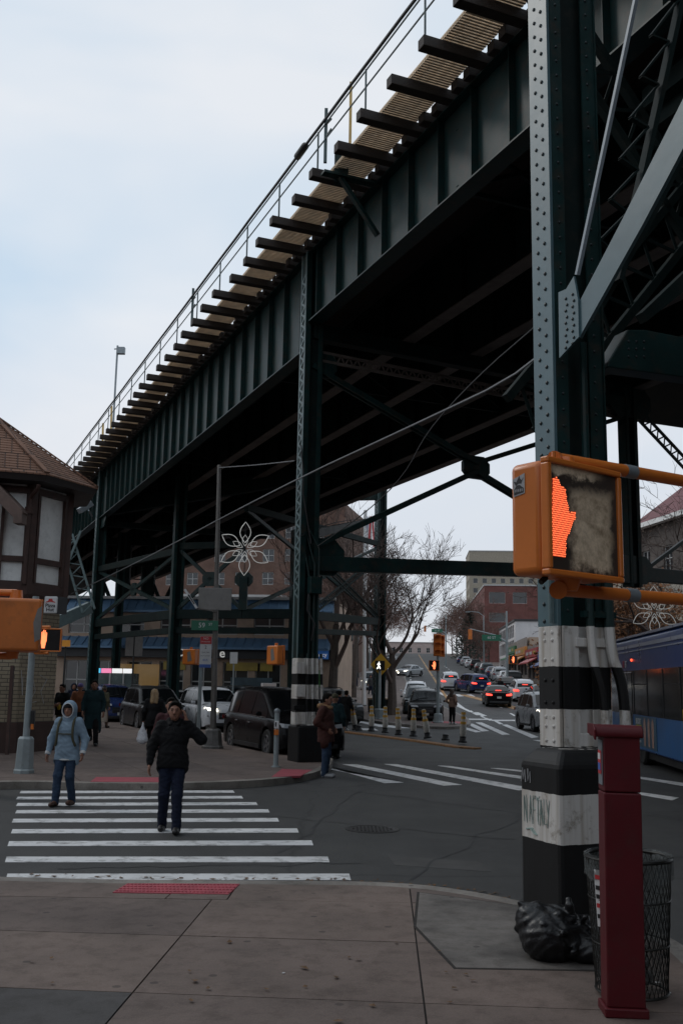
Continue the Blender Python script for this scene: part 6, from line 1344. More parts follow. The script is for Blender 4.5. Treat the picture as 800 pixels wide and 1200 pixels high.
# ---- flexible bollards on the orange painted divider
dv = root('road_divider', G(480, 870, 0), kind='structure'); 
M_DIV = mat('orange_rubber', (.24, .115, .04), .8, 0, .3, 3, dirt=.8)
line = [z8(60, 462), z8(130, 472), z8(230, 484), z8(340, 498), z8(470, 515), z8(600, 534), z8(700, 549), z8(800, 556)]
gp = [G(x, y, 0) for x, y in line]; gp = smooth_poly(gp, 1)
for a, b_ in zip(gp[:-1], gp[1:]): MB().bar(a+UPV*.02, b_+UPV*.02, .36, .07).build('divider_segment', M_DIV, dv, bevel=.02)
M_BOLW = mat('dirty_white_plastic', (.42, .40, .36), .6, 0, .2, 5, dirt=.6); M_BOLY = mat('yellow_reflective_band', (.50, .27, .03), .5, 0, .15, 5, dirt=.2)
def bollard(px, py, tilt, label, stump=False):
    x_, y_ = z8(px, py); p = G(x_, y_, 0); o = root('flexible_bollard', (0, 0, .05), label, 'bollard', 'flexible bollards on the divider'); OFF[o.name] = Vector()
    MB().lathe([(.15, 0), (.15, .05), (.11, .09), (.10, .16), (.12, .19), (.08, .22)], (0, 0, 0), 12).build('rubber_base', M_BLACK, o, smooth=True)
    if not stump:
        MB().lathe([(.085, .2), (.115, .32), (.10, .6), (.075, .72), (.07, .78)], (0, 0, 0), 14).build('post', M_BOLW, o, smooth=True)
        for z0, z1, r_ in ((.60, .69, .10), (.78, .86, .078), (.92, 1.0, .078)): MB().lathe([(r_, z0), (r_, z1)], (0, 0, 0), 14).build('reflective_band', M_BOLY, o, smooth=True)
        MB().lathe([(.07, .78), (.068, 1.0), (.05, 1.03), (.02, 1.035)], (0, 0, 0), 14).build('tip', M_BOLW, o, smooth=True)
    o.location = (p.x, p.y, .05); o.rotation_euler = (0, tilt, 0); return o
bollard(125, 455, -.18, 'leftmost bollard, leaning left and painted mostly yellow'); bollard(212, 465, 0, 'white bollard with yellow bands, in front of the black litter bins'); bollard(287, 473, 0, 'white bollard right of the litter bins, third from the left')
bollard(362, 486, -.05, 'fourth bollard from the left, slightly tilted'); bollard(443, 494, 0, 'tallest bollard in the middle of the divider, in front of the parked black car'); bollard(523, 503, -.16, 'bollard tipped backwards, left of the broken stump'); bollard(620, 515, 0, 'broken bollard stump, only its black base left', True); bollard(715, 528, .03, 'rightmost bollard at the end of the divider'); bollard(142, 460, 0, 'broken bollard base beside the leaning bollard', True)
# ---- plaza corner furniture
def simple_pole(name, label, base_px, top_px, r, m, cat='pole', base=None):
    p = G(*base_px, PZ); t = D(top_px[0], top_px[1], p.y); o = root(name, p, label, cat); MB().tube((p.x, p.y, PZ), (t.x, p.y, t.z), r, r*.85, 10).build('shaft', m, o, smooth=True)
    if base: poly_base(o, p, *base)
    return o, p
P5, pp = simple_pole('signal_pole', 'grey signal pole at the tip of the plaza pavement', (513, 847), (513, 745), .09, M_POLE, base=(.27, .2, .45))
def head(px, py, Y, nl, label, lit=0, w=.36, face=1, par=None):
    c = D(px, py, Y); o = root('traffic_light', c, label, 'traffic light'); b = MB().box(c, (w, .3, .36*nl)); b.build('housing', M_ORG, o, bevel=.02)
    for i in range(nl):
        z = c.z+(nl-1)*.18-i*.36; on = i == lit
        MB().lathe([(.13, 0), (.13, .01), (.05, .02)], (0, 0, 0), 12).build('lens', mat('red_lamp', (1, .06, .03), .4, var=0, emit=(1, .08, .03), estr=3) if on else M_LENSD, o).matrix_basis = Matrix.Translation((0, -.16, z-c.z)) @ Matrix.Rotation(PI/2, 4, 'X')
        v = MB(); n_ = 9; 
        pts = [(math.cos(PI*k/n_)*.15, math.sin(PI*k/n_)*.15) for k in range(n_+1)]
        v.add([(c.x+x, c.y-.15, z+y) for x, y in pts]+[(c.x+x, c.y-.36, z+y*.85) for x, y in pts], [(k, k+1, n_+2+k, n_+1+k) for k in range(n_)]); v.build('visor', M_ORG, o)
    return o
head(512, 756, pp.y, 3, 'orange three-lamp traffic light facing away on the plaza signal pole', lit=-1); head(516.5, 757, pp.y+.5, 3, 'second orange traffic light with a red lamp behind the first on the plaza pole', lit=0)
hc = D(508.5, 780, pp.y-.2); o, c, u, n, h = ped_signal('small dark-faced signal with a lit orange hand on the plaza signal pole', hc, (0, -1), .5, .18, mate=M_ORGD); MB().extr([c+u*x+UPV*y-n*.005 for x, y in ((-.23, -.23), (.23, -.23), (.23, .23), (-.23, .23))], n*.004).build('lens', M_LENSD, o); MB().extr([c+u*(x*.24)+UPV*(y*.22)+n*.001 for x, y in FULLHAND], n*.002).build('hand', M_HAND, o)
P6, pp = simple_pole('signal_pole', 'grey signal pole carrying the lit walking figure by the litter bins', (444, 843), (445, 780), .085, M_POLE, base=(.3, .26, .55))
q = D(446, 779, pp.y+.15); dm_ = root('warning_sign', q, 'yellow diamond warning sign behind the walk signal', 'sign'); MB().extr([q+Vector((x, 0, z)) for x, z in ((-.55, 0), (0, -.6), (.55, 0), (0, .6))], (0, .03, 0)).build('panel', mat('yellow_sign_face', (.55, .30, .02), .5, 0, .08, 3), dm_)
hc = D(445, 780, pp.y-.25); o, c, u, n, h = ped_signal('black-faced signal with a lit white walking figure on the yellow diamond', hc, (0, -1), .5, .18, mate=M_BLACK); MB().extr([c+u*x+UPV*y-n*.005 for x, y in ((-.23, -.23), (.23, -.23), (.23, .23), (-.23, .23))], n*.004).build('lens', M_LENSD, o)
WALKF = [(-.02, .9), (.12, .9), (.14, .72), (.08, .66), (.16, .5), (.36, .3), (.3, .22), (.12, .32), (.1, .05), (.3, -.35), (.34, -.8), (.2, -.82), (.12, -.38), (-.05, -.12), (-.2, -.45), (-.42, -.75), (-.3, -.86), (-.06, -.5), (-.1, .0), (-.12, .3), (-.3, .12), (-.36, .2), (-.16, .55), (-.02, .66)]
MB().extr([c+u*(x*.26-.06)+UPV*(y*.22)+n*.001 for x, y in WALKF], n*.002).build('walking_figure', M_WALK, o)
fp, pp = simple_pole('flagpole', 'tall white flagpole standing on the plaza by the bare trees', (426, 834), (428, 598), .14, M_SIGNW, 'flagpole'); poly_base(fp, pp, .42, .25, .45, M_BLACK)
q = D(429, 605, pp.y); fl2 = root('flag', q, 'limp red, white and blue flag at the top of the flagpole', 'flag'); rnd = random.Random(2)
for k in range(7):
    x0 = -.05+k*.13; pts = lambda xx: [Vector((q.x+xx+.05*math.sin(z*2+k), q.y+.12*math.sin(k*1.9+z), q.z-z*(1+.12*k)*.9)) for z in (0, .4, .8, 1.2, 1.6)]
    a, b_ = pts(x0), pts(x0+.13); m_ = MB()
    for i in range(4): m_.quad(a[i], b_[i], b_[i+1], a[i+1])
    m_.build('fold', (M_SIGNR, M_SIGNW)[k % 2] if k else M_SIGNBL, fl2)
def lamp_post(px, base_y, top_y, label):
    p = G(px, base_y, PZ); o = root('street_lamp', p, label, 'street lamp'); H = D(px, top_y, p.y).z; MB().lathe([(.22, PZ), (.22, .35), (.12, .6), (.09, .8), (.07, 2), (.06, H-.6)], (p.x, p.y, 0), 10).build('post', M_BLACK, o, smooth=True)
    for s in (-.35, .35):
        MB().path([(p.x, p.y, H-.7), (p.x+s*.6, p.y, H-.85), (p.x+s, p.y, H-.6)], .03, 6).build('scroll_arm', M_BLACK, o); MB().lathe([(.06, 0), (.15, .15), (.17, .45), (.2, .47), (.05, .62), (.02, .72)], (p.x+s, p.y, H-.62), 8).build('lantern', mat('lantern_glass', (.10, .11, .11), .2, 0, .2, 4), o, smooth=False)
    return o
lamp_post(404, 833, 741, 'black twin-lantern street lamp in front of the shop building'); lamp_post(412, 828, 746, 'black twin-lantern street lamp right behind the nearer one')
o, pp = simple_pole('sign_post', 'thin dark post at the kerb beside the large bare tree', (461, 834), (462, 758), .06, M_BLACK)
for (x0, y0, lab) in ((438, 838, 'black litter bin left of the walk signal pole'), (450, 838, 'black litter bin right of the walk signal pole')):
    p = G(x0, y0, PZ); o = root('litter_bin', p, lab, 'litter bin', 'pair of litter bins'); b = MB()
    for k in range(18): a = k*2*PI/18; b.bar((p.x+.34*math.cos(a), p.y+.34*math.sin(a), PZ), (p.x+.38*math.cos(a), p.y+.38*math.sin(a), PZ+.95), .06, .02, (math.cos(a), math.sin(a), 0))
    b.build('slats', M_BLACK, o, kind='stuff'); MB().lathe([(.33, PZ), (.33, PZ+.9)], (p.x, p.y, 0), 14).build('liner', M_BLACK, o); MB().lathe([(.40, PZ+.93), (.41, PZ+.99), (.3, PZ+1.02)], (p.x, p.y, 0), 14).build('rim', mat('tan_rim', (.25, .17, .1), .6), o)
# ---- mast arm far up the avenue
def mast(s, t, H, arm_l, label, sign=None, lit=True):
    x, y = av(s, t); g0 = gz(y)+PZ; o = root('signal_mast', (x, y, g0), label, 'signal mast'); MB().tube((x, y, g0), (x, y, g0+H+2.5), .14, .09, 10).build('pole', M_POLE, o, smooth=True)
    e = Vector((x, y, g0+H))-AN*arm_l+UPV*.7; MB().path([(x, y, g0+H-.6), Vector((x, y, g0+H-.2))-AN*arm_l*.3+UPV*.3, e], [.09, .07, .05], 8).build('arm', M_POLE, o, smooth=True)
    p = e-UPV*.55; tl = root('traffic_light', p, 'orange traffic light with a red lamp hanging from %s' % label.split(' with')[0].replace('tall ', 'the '), 'traffic light'); MB().box(p, (.36, .3, 1.0)).build('housing', M_ORG, tl, bevel=.02)
    MB().lathe([(.15, 0), (.15, .01), (.05, .02)], (0, 0, 0), 12).build('lens', MATS['red_lamp'], tl).matrix_basis = Matrix.Translation((0, -.17, .3)) @ Matrix.Rotation(PI/2, 4, 'X')
    if sign:
        q = Vector((x, y-.1, g0+H-.15))-AN*arm_l*.42; ss_ = root('street_sign', q, 'green avenue name sign on the %s' % label.split(' with')[0].replace('tall ', ''), 'street sign'); MB().box(q, (1.9, .05, .6)).build('panel', M_GREENS, ss_); text_mesh('sign_letters', sign, .36, M_SIGNW, ss_, face_mw(q-Vector((0, .03, 0)), (0, -1, 0), ss_), .004)
    return o
mast(100, 9.7, 5.0, 3.6, 'tall silver mast with a curved arm past the second crossing', '60 ST'); mast(170, 6.3, 6.2, 3.5, 'tall distant mast with a curved arm near the hill top', '61 ST')
hx = av(98, 10.1); o, c, u, n, h = ped_signal('small distant orange signal with a lit hand beside the silver mast', (hx[0], hx[1], gz(hx[1])+2.9), (0, -1), .8, .3, mate=M_ORG); MB().extr([c+u*x+UPV*y-n*.005 for x, y in ((-.36, -.36), (.36, -.36), (.36, .36), (-.36, .36))], n*.004).build('lens', M_LENSD, o); MB().extr([c+u*(x*.34)+UPV*(y*.34)+n*.001 for x, y in FULLHAND], n*.002).build('hand', M_HAND, o)
for i, (s, t) in enumerate(((128, -4.9), (160, 11.9), (205, -4.9), (250, 12))):
    x, y = av(s, t); g0 = gz(y)+PZ; o = root('street_lamp', (x, y, g0), ('slim grey street lamp at the foot of the hill, left kerb', 'slim grey street lamp halfway up the hill, right kerb', 'slim grey street lamp halfway up the hill, left kerb', 'slim grey street lamp near the hill top, right kerb')[i], 'street lamp')
    sgn_ = 1 if t < 0 else -1; MB().path([(x, y, g0), (x, y, g0+8.4), Vector((x, y, g0+9))+AN*sgn_*.8, Vector((x, y, g0+9.1))+AN*sgn_*2.2], [.12, .08, .06, .05], 8).build('pole', M_POLE, o, smooth=True); MB().box(Vector((x, y, g0+9.05))+AN*sgn_*2.5, (.7, .3, .15)).build('lamp_head', M_POLE, o)
# small signs under the viaduct
q = D(157, 757, 50); o = root('signboard', q, 'pair of grey sign backs on a thin post among the parked cars at left', 'sign'); MB().box(q-Vector((.22, 0, 0)), (.4, .03, 1.0)).build('panel', M_SIGNB, o); MB().box(q+Vector((.24, 0, 0)), (.4, .03, 1.0)).build('panel', M_SIGNB, o); MB().tube((q.x, q.y+.06, 0), (q.x, q.y+.06, q.z+.5), .05, n=6).build('post', M_BLACK, o)
q = D(77, 754, 40); o = root('warning_sign', q, 'small yellow-orange sign glowing dimly between turret and third column', 'sign'); MB().box(q, (.38, .04, .26)).build('panel', mat('amber_sign', (.45, .2, .03), .5, emit=(.6, .25, .03), estr=.15), o); MB().tube((q.x, q.y+.05, 0), (q.x, q.y+.05, q.z), .04, n=6).build('post', M_BLACK, o)
for px, Y, lab in ((274, 40, 'white notice board on a thin post beyond the white car'),):
    q = D(px, 771, Y); o = root('signboard', q, lab, 'sign'); MB().box(q, (.3, .03, .45)).build('panel', M_SIGNW, o); MB().tube((q.x, q.y+.05, 0), (q.x, q.y+.05, q.z+.2), .03, n=6).build('post', M_POLE, o)
# ---- red call box pedestal, litter basket and black bag on the near pavement
pr_ = G(731, 1192, PZ); M_REDP = mat('dark_red_enamel', (.085, .005, .009), .5, 0, .16, 3, dirt=.25, bump=.08, bscale=8, spec=.35)
rb_ = root('call_box', pr_, 'dark red steel emergency call box pedestal with a rounded overhanging cap', 'call box'); yaw = Matrix.Rotation(math.radians(-3), 3, 'Z'); zt = 1.9-(858-806)/1167*pr_.y
L3 = lambda x, y, z: Vector((pr_.x, pr_.y, 0))+yaw @ Vector((x, y, 0))+UPV*z
def lbox(x0, x1, y0, y1, z0, z1): return MB().box(L3((x0+x1)/2, (y0+y1)/2, (z0+z1)/2), (x1-x0, y1-y0, z1-z0), yaw)
lbox(-.095, .115, -.02, .15, PZ+.05, 1.32).build('lower_panel', M_REDP, rb_, bevel=.008); lbox(-.093, .113, -.018, .148, 1.325, zt).build('upper_panel', M_REDP, rb_, bevel=.008); lbox(-.11, .13, -.035, .165, PZ, PZ+.05).build('base_plate', M_REDP, rb_, bevel=.008)
cp_ = MB(); P_ = [L3(-.14, y, z) for y, z in [(-.03+.0, zt-.012)]+[(-.035+.035*(1-math.cos(a)), zt+.0+.055*math.sin(a)) for a in [i*PI/2/6 for i in range(7)]]+[(.16, zt+.055), (.165, zt-.012)]]; cp_.extr(P_, yaw @ Vector((.27, 0, 0))); cp_.build('cap', M_REDP, rb_, smooth=True, bevel=.006)
lp = MB(); lp.extr([L3(-.15, y, z) for y, z in ((-.04, zt-.03), (-.045, zt+.03), (.0, zt+.06), (.165, zt+.06), (.165, zt+.0), (.0, zt-.01))], yaw @ Vector((.012, 0, 0))); lp.build('cap_lip', M_REDP, rb_, bevel=.004)
lbox(-.101, -.096, .0, .10, 1.36, zt-.03).build('steel_edge_plate', M_GALV, rb_); lbox(-.106, -.102, .01, .085, 1.42, 1.55).build('sticker', M_SIGNR, rb_); lbox(-.1075, -.1062, .015, .08, 1.50, 1.535).build('sticker_print', M_SIGNW, rb_); lbox(-.1075, -.1062, .015, .08, 1.44, 1.48).build('sticker_print', M_SIGNBL, rb_)
pb_ = G(729, 1160, PZ); pb_.y = 6.25; pb_.x = X_at(729, 6.25)
bk3 = root('litter_basket', (pb_.x, pb_.y, PZ), 'dark wire mesh litter basket with a clear liner behind the red call box', 'litter basket'); Hb = .78; Rb = lambda z: .205+.045*(z/Hb)
def wire_mat():
    return mat('basket_wire', (.022, .022, .02), .45, .5, .2, 10)
M_WIRE = wire_mat(); wb_ = MB()
for k in range(44):
    for sg in (1, -1):
        pts = [(pb_.x+Rb(z)*math.cos(k*2*PI/44+sg*z*1.5), pb_.y+Rb(z)*math.sin(k*2*PI/44+sg*z*1.5), PZ+z) for z in (.03, .22, .41, .60, Hb)]; wb_.path(pts, .0026, 3)
wb_.build('wire_mesh', M_WIRE, bk3, kind='stuff')
for z, r_ in ((.03, .009), (.3, .005), (.55, .005), (Hb, .011)):
    MB().path([(pb_.x+Rb(z)*math.cos(a), pb_.y+Rb(z)*math.sin(a), PZ+z) for a in [i*2*PI/28 for i in range(29)]], r_, 6).build('hoop', M_WIRE, bk3, smooth=True)
M_LINER = mat('clear_grey_liner', (.10, .11, .11), .25, 0, .4, 6, bump=.8, bscale=12, alpha=.45)
ln = MB(); N_ = 36; rnd = random.Random(9); o_ = 0
rows = [(.93, .05), (.96, .3), (.95, .55), (.97, Hb-.02), (1.02, Hb+.02), (1.05, Hb-.10)]
for k, (f, z) in enumerate(rows): ln.v += [(pb_.x+Rb(min(z, Hb))*(f+rnd.uniform(-.05, .03))*math.cos(i*2*PI/N_), pb_.y+Rb(min(z, Hb))*(f+rnd.uniform(-.05, .03))*math.sin(i*2*PI/N_), PZ+z+(rnd.uniform(-.03, .0) if k == 5 else 0)) for i in range(N_)]
for k in range(len(rows)-1): ln.f += [(k*N_+i, k*N_+(i+1) % N_, (k+1)*N_+(i+1) % N_, (k+1)*N_+i) for i in range(N_)]
ln.build('bag_liner', M_LINER, bk3, smooth=True)
lb_ = lambda x, z: Vector((pb_.x-.252+.02*0+x*.0, pb_.y-.04, PZ+z))
sgp = MB(); sgp.extr([Vector((pb_.x+Rb(z)*1.02*math.cos(a), pb_.y+Rb(z)*1.02*math.sin(a), PZ+z)) for a, z in ((PI*1.28, .40), (PI*1.13, .40), (PI*1.13, .72), (PI*1.28, .72))], (-.002, -.002, 0)); sgp.build('notice_plate', M_SIGNW, bk3)
for i, z in enumerate((.68, .62, .57, .52, .46)): MB().extr([Vector((pb_.x+Rb(zz_)*1.035*math.cos(a)-.002, pb_.y+Rb(zz_)*1.035*math.sin(a), PZ+zz_)) for a, zz_ in ((PI*1.265, z-.012), (PI*1.145, z-.012), (PI*1.145, z+.012), (PI*1.265, z+.012))], (-.001, -.001, 0)).build('notice_print', (M_SIGNR, M_BLACK, M_BLACK, M_SIGNR, M_BLACK)[i], bk3)
rub = MB(); 
for i in range(26): a, r_ = rnd.uniform(0, 6.28), rnd.uniform(0, .13); rub.sph((pb_.x+r_*math.cos(a), pb_.y+r_*math.sin(a), PZ+.1+rnd.uniform(0, .45)), rnd.uniform(.04, .08), 7, 5, (1, .8, .9))
rub.build('rubbish', mat('mixed_rubbish', (.09, .085, .08), .6, 0, .9, 6), bk3, kind='stuff')
bg_ = G(655, 1128, PZ); bagm = mat('black_bin_bag', (.009, .009, .010), .36, 0, .2, 8, bump=.8, bscale=14, spec=.4)
bag = root('rubbish_bag', bg_, 'shiny crumpled black rubbish bag slumped against the column foot', 'rubbish bag'); X0, Y0 = bg_.x, bg_.y+.1
pr1 = [ell((X0-.04, Y0, PZ+.14), (.20, .2, .17)), ell((X0+.13, Y0+.04, PZ+.12), (.19, .18, .14)), ell((X0-.12, Y0+.05, PZ+.22), (.14, .13, .13)), ell((X0+.02, Y0+.03, PZ+.22), (.14, .12, .12)), ell((X0+.2, Y0-.06, PZ+.07), (.16, .14, .09)), cone((X0-.18, Y0+.05, PZ+.28), (X0-.22, Y0+.06, PZ+.33), .05, .02)]
rnd = random.Random(4)
for i in range(26):
    a = rnd.uniform(0, 6.28); e = rnd.uniform(.05, 1.2); q = Vector((X0+.03+.2*math.cos(a)*math.cos(e), Y0+.16*math.sin(a)*math.cos(e), PZ+.1+.2*math.sin(e))); d = Vector((rnd.gauss(0, 1), rnd.gauss(0, 1), rnd.gauss(0, 1))).normalized()*.09; pr1.append(cone(q-d, q+d, .022, .012))
blob_obj('bag_body', pr1, bagm, bag, h=.008, k=.028, noise=(.006, 30, 1.3), cut=lambda X, Y, Z: (PZ-Z)+0*X)
# litter scraps by the basket
rb_.rotation_euler = (0, .012, 0)
lt_ = root('paper_scraps', G(760, 1165, PZ), 'torn white paper scraps lying beside the litter basket', 'litter'); rnd = random.Random(12)
for i in range(6):
    q = G(745+rnd.uniform(-8, 40), 1160+rnd.uniform(-8, 12), PZ)+UPV*.006; a = rnd.uniform(0, 6.28); s_ = rnd.uniform(.008, .022); MB().extr([q+Vector((math.cos(a+k*1.5+rnd.uniform(-.3, .3))*s_, math.sin(a+k*1.5)*s_, rnd.uniform(0, .006))) for k in range(4)], (0, 0, .0012)).build('scrap', M_SIGNW, lt_)
q = G(332, 1141, PZ); sp1 = root('paper_scrap', q, 'tiny white scrap alone on the open pavement', 'litter'); MB().extr([q+Vector((x, y, .003)) for x, y in ((-.008, -.006), (.007, -.009), (.01, .008), (-.005, .01))], (0, 0, .002)).build('scrap', M_SIGNW, sp1)
# ================================================================== vehicles
M_CGLASS = mat('car_glass', (.006, .007, .008), .1, 0, .2, 1, spec=.3); M_TYRE = mat('tyre_rubber', (.012, .012, .012), .8, 0, .2, 8); M_RIM = mat('alloy_rim', (.22, .22, .23), .35, .7, .1, 5); M_CHROME = mat('chrome_trim', (.45, .46, .48), .18, .9, .05, 5); M_PLAST = mat('black_plastic', (.014, .014, .015), .55)
M_HEADL = mat('headlight_glass', (.35, .37, .4), .12, 0, .1, 5, spec=.8); M_HEADON = mat('headlight_lit', (1, .95, .8), .2, var=0, emit=(1, .93, .75), estr=4); M_TAIL = mat('tail_lamp', (.25, .012, .012), .2, 0, .1, 5); M_TAILON = mat('tail_lamp_lit', (1, .05, .04), .2, var=0, emit=(1, .06, .04), estr=3.2); M_PLATE = mat('licence_plate', (.45, .45, .42), .5, 0, .1, 6)
def paint(name, col, rough=.28): return mat('paint_'+name, col, rough, 0, .015, 2, coat=.15, spec=.32)
SPEC = {  # length, half width, wheelbase, wheel r, [(x, z)] of roofline from rear to front, belt z rear/front, bonnet
    'suv': dict(L=4.65, W=.93, wb=2.7, r=.36, z0=.24, roof=[(-2.28, 1.02), (-2.12, 1.40), (-1.85, 1.64), (-.9, 1.70), (.2, 1.67), (.55, 1.60), (1.42, 1.08)], belt=(1.06, 1.00), nose=[(1.42, 1.08), (2.05, .98), (2.26, .84), (2.325, .62)], tail=[(-2.325, .6), (-2.32, .95), (-2.28, 1.02)]),
    'sedan': dict(L=4.7, W=.91, wb=2.75, r=.33, z0=.2, roof=[(-1.75, 1.05), (-1.0, 1.40), (-.4, 1.46), (.25, 1.43), (.5, 1.38), (1.35, .98)], belt=(1.0, .93), nose=[(1.35, .98), (2.05, .86), (2.28, .72), (2.35, .55)], tail=[(-2.35, .55), (-2.34, .92), (-2.25, 1.03), (-1.75, 1.05)]),
    'van': dict(L=5.1, W=.99, wb=3.05, r=.36, z0=.2, roof=[(-2.5, 1.0), (-2.36, 1.45), (-2.1, 1.72), (-1.0, 1.79), (.2, 1.76), (.6, 1.68), (1.75, 1.08)], belt=(1.05, .98), nose=[(1.75, 1.08), (2.25, .95), (2.48, .78), (2.55, .55)], tail=[(-2.55, .55), (-2.53, .95), (-2.5, 1.0)])}
def interp(P, x):
    if x <= P[0][0]: return P[0][1]
    for (a, b), (c, d) in zip(P[:-1], P[1:]):
        if x <= c: return b+(d-b)*(x-a)/max(1e-6, c-a)
    return P[-1][1]
def car(name, kind, pm_, label, cat='car', group=None, lights=False, brake=False, taxi=False, rack=False):
    S = SPEC[kind]; L_, W_, wb, r = S['L'], S['W'], S['wb'], S['r']; H = L_/2; o = root(name, (0, 0, 0), label, cat, group); OFF[o.name] = Vector()
    xr, xf = -wb/2-(.0 if kind != 'sedan' else .05), wb/2+.08; cowl, back = S['roof'][-1][0], S['roof'][0][0]
    beltz = lambda x: S['belt'][0]+(S['belt'][1]-S['belt'][0])*(x+H)/L_
    def top(x):   # top of lower body
        if x > cowl: return interp(S['nose'], x)
        if x < back: return interp(S['tail'], x)
        return beltz(x)
    def hw(x):    # plan half width
        t = abs(x)/H; return W_*(1-.10*max(0, (t-.62)/.38)**2-.10*max(0, (t-.9)/.1)**2)
    N = 74; xs_ = [-H+L_*i/N for i in range(N+1)]; V_ = []; Fc = []; ring = 13
    for x in xs_:
        zb = S['z0']+.10*max(0, (abs(x)/H-.86)/.14); arch = 0
        for wx in (xr, xf):
            d = abs(x-wx)
            if d < r+.07: arch = max(arch, math.sqrt((r+.07)**2-d*d)+r)
        w = hw(x); zt = top(x); zm = .62; zside = max(zb, arch) if arch else zb
        zt_e = min(zt, beltz(x)) ; sh = zt_e-.06
        P = [(w*.74, max(zside, .22)), (w*.985, max(zside, zb)), (w*1.0, max(zside+.01, .45)), (w*1.0, max(zside+.02, zm)), (w*.985, max(zside+.03, sh-.10)), (w*.95, max(zside+.04, sh)), (w*.90, zt_e), ]
        half = P; 
        c = [(p[0], p[1]) for p in half]+[(w*.5, zt+.012 if x > cowl or x < back else zt), (0, zt+.02 if x > cowl or x < back else zt)]
        V_.append(c)
    nr = len(V_[0]); b = MB()
    for i, x in enumerate(xs_):
        c = V_[i]; b.v += [(x, -p[0], p[1]) for p in c]+[(x, p[0], p[1]) for p in c[-2::-1]]
    m2 = 2*nr-1
    for i in range(N):
        for j in range(m2-1): b.f.append((i*m2+j, i*m2+j+1, (i+1)*m2+j+1, (i+1)*m2+j))
        b.f.append((i*m2+m2-1, i*m2, (i+1)*m2, (i+1)*m2+m2-1))
    b.f.append(tuple(range(m2-1, -1, -1))); b.f.append(tuple(N*m2+j for j in range(m2)))
    b.build('body', pm_, o, smooth=True, angle=38)
    # greenhouse
    ro = S['roof']; gx = [ro[0][0]+(ro[-1][0]-ro[0][0])*i/40 for i in range(41)]; g = MB(); n5 = 9
    zr = lambda x: interp(ro, x)
    def sidew(x, z):
        zb_ = beltz(x); top_ = 1.68 if kind != 'sedan' else 1.42; f = max(0, (z-zb_)/(top_-zb_)); return hw(x)*.90-.20*f-.03*max(0, abs(x)/H-.5)
    for x in gx:
        z = zr(x); zb_ = beltz(x)-.01; c = [(sidew(x, zb_), zb_), (sidew(x, zb_+(z-zb_)*.5), zb_+(z-zb_)*.5), (sidew(x, max(zb_, z-.07)), max(zb_, z-.07)), (max(.1, sidew(x, z)-.09), z), (0, z+.025)]
        g.v += [(x, -p[0], p[1]) for p in c]+[(x, p[0], p[1]) for p in c[-2::-1]]
    for i in range(40):
        for j in range(n5-1): g.f.append((i*n5+j, i*n5+j+1, (i+1)*n5+j+1, (i+1)*n5+j))
    g.build('roof', pm_, o, smooth=True, angle=38)
    # side windows
    cuts = {'suv': [(-1.95, -1.25), (-1.15, -.08), (.02, 1.05)], 'sedan': [(-1.05, -.12), (-.02, 1.0)], 'van': [(-2.2, -1.15), (-1.05, .05), (.15, 1.35)]}[kind]
    for sg in (-1, 1):
        for x0, x1 in cuts:
            w = MB(); n = 7; 
            for i in range(n+1):
                x = x0+(x1-x0)*i/n; zt = max(beltz(x)+.05, zr(x)-.11); zb_ = beltz(x)+.035
                w.v += [(x, sg*(sidew(x, zb_)+.006), zb_), (x, sg*(sidew(x, (zb_+zt)/2)+.007), (zb_+zt)/2), (x, sg*(sidew(x, zt)+.006), zt)]
            for i in range(n):
                for j in range(2): w.f.append((i*3+j, i*3+j+1, (i+1)*3+j+1, (i+1)*3+j) if sg < 0 else (i*3+j, (i+1)*3+j, (i+1)*3+j+1, i*3+j+1))
            w.build('side_window', M_CGLASS, o, smooth=True)
        MB().box((cuts[-1][1]-.12, sg*(W_+.07), beltz(1)+.10), (.10, .16, .11)).build('mirror', pm_, o, bevel=.035)
        for x0 in (cuts[-1][0]+.05, cuts[-2][0]+.15): MB().box((x0+.02, sg*(hw(x0)+.012), beltz(x0)-.16), (.2, .03, .03)).build('door_handle', pm_ if kind != 'van' else M_CHROME, o, bevel=.008)
        MB().bar((-wb/2+r+.12, sg*(W_-.0), .27), (wb/2-r-.02, sg*(W_-.0), .27), .05, .10).build('sill', M_PLAST, o)
        MB().bar((cuts[0][0], sg*(hw(cuts[0][0])*.905+.003), beltz(cuts[0][0])+.02), (cuts[-1][1], sg*(hw(cuts[-1][1])*.905+.003), beltz(cuts[-1][1])+.02), .02, .02).build('window_trim', M_CHROME if kind != 'sedan' else M_PLAST, o)
        for dx in ((cuts[-1][0]+cuts[-2][1])/2, cuts[-1][1]-.02): MB().bar((dx, sg*(hw(dx)+.001), .38), (dx, sg*(hw(dx)*.99+.001), beltz(dx)-.12), .008, .012, (1, 0, 0)).build('door_seam', M_PLAST, o)
    def slope_panel(name, xa, xb, m, inset_=.1, zoff=.02):
        w = MB(); n = 6
        for i in range(n+1):
            x = xa+(xb-xa)*i/n; z = zr(x)+zoff
            ww = max(.1, sidew(x, z)-.10)
            for k in (-1, -.5, 0, .5, 1): w.v.append((x, k*ww, z+.018*(1-k*k)))
        for i in range(n):
            for k in range(4): w.f.append((i*5+k, (i+1)*5+k, (i+1)*5+k+1, i*5+k+1) if xb > xa else (i*5+k, i*5+k+1, (i+1)*5+k+1, (i+1)*5+k))
        w.build(name, m, o, smooth=True)
    slope_panel('windscreen', ro[-2][0]+.06, ro[-1][0]-.08, M_CGLASS); slope_panel('rear_window', ro[0][0]+.05, ro[1][0]+(.0 if kind != 'sedan' else -.05), M_CGLASS)
    # wheels
    wt = MB(); wt.lathe([(r*.62, -.10), (r*.93, -.115), (r, -.08), (r, .08), (r*.93, .115), (r*.62, .10), (r*.60, .0)], (0, 0, 0), 24, False)
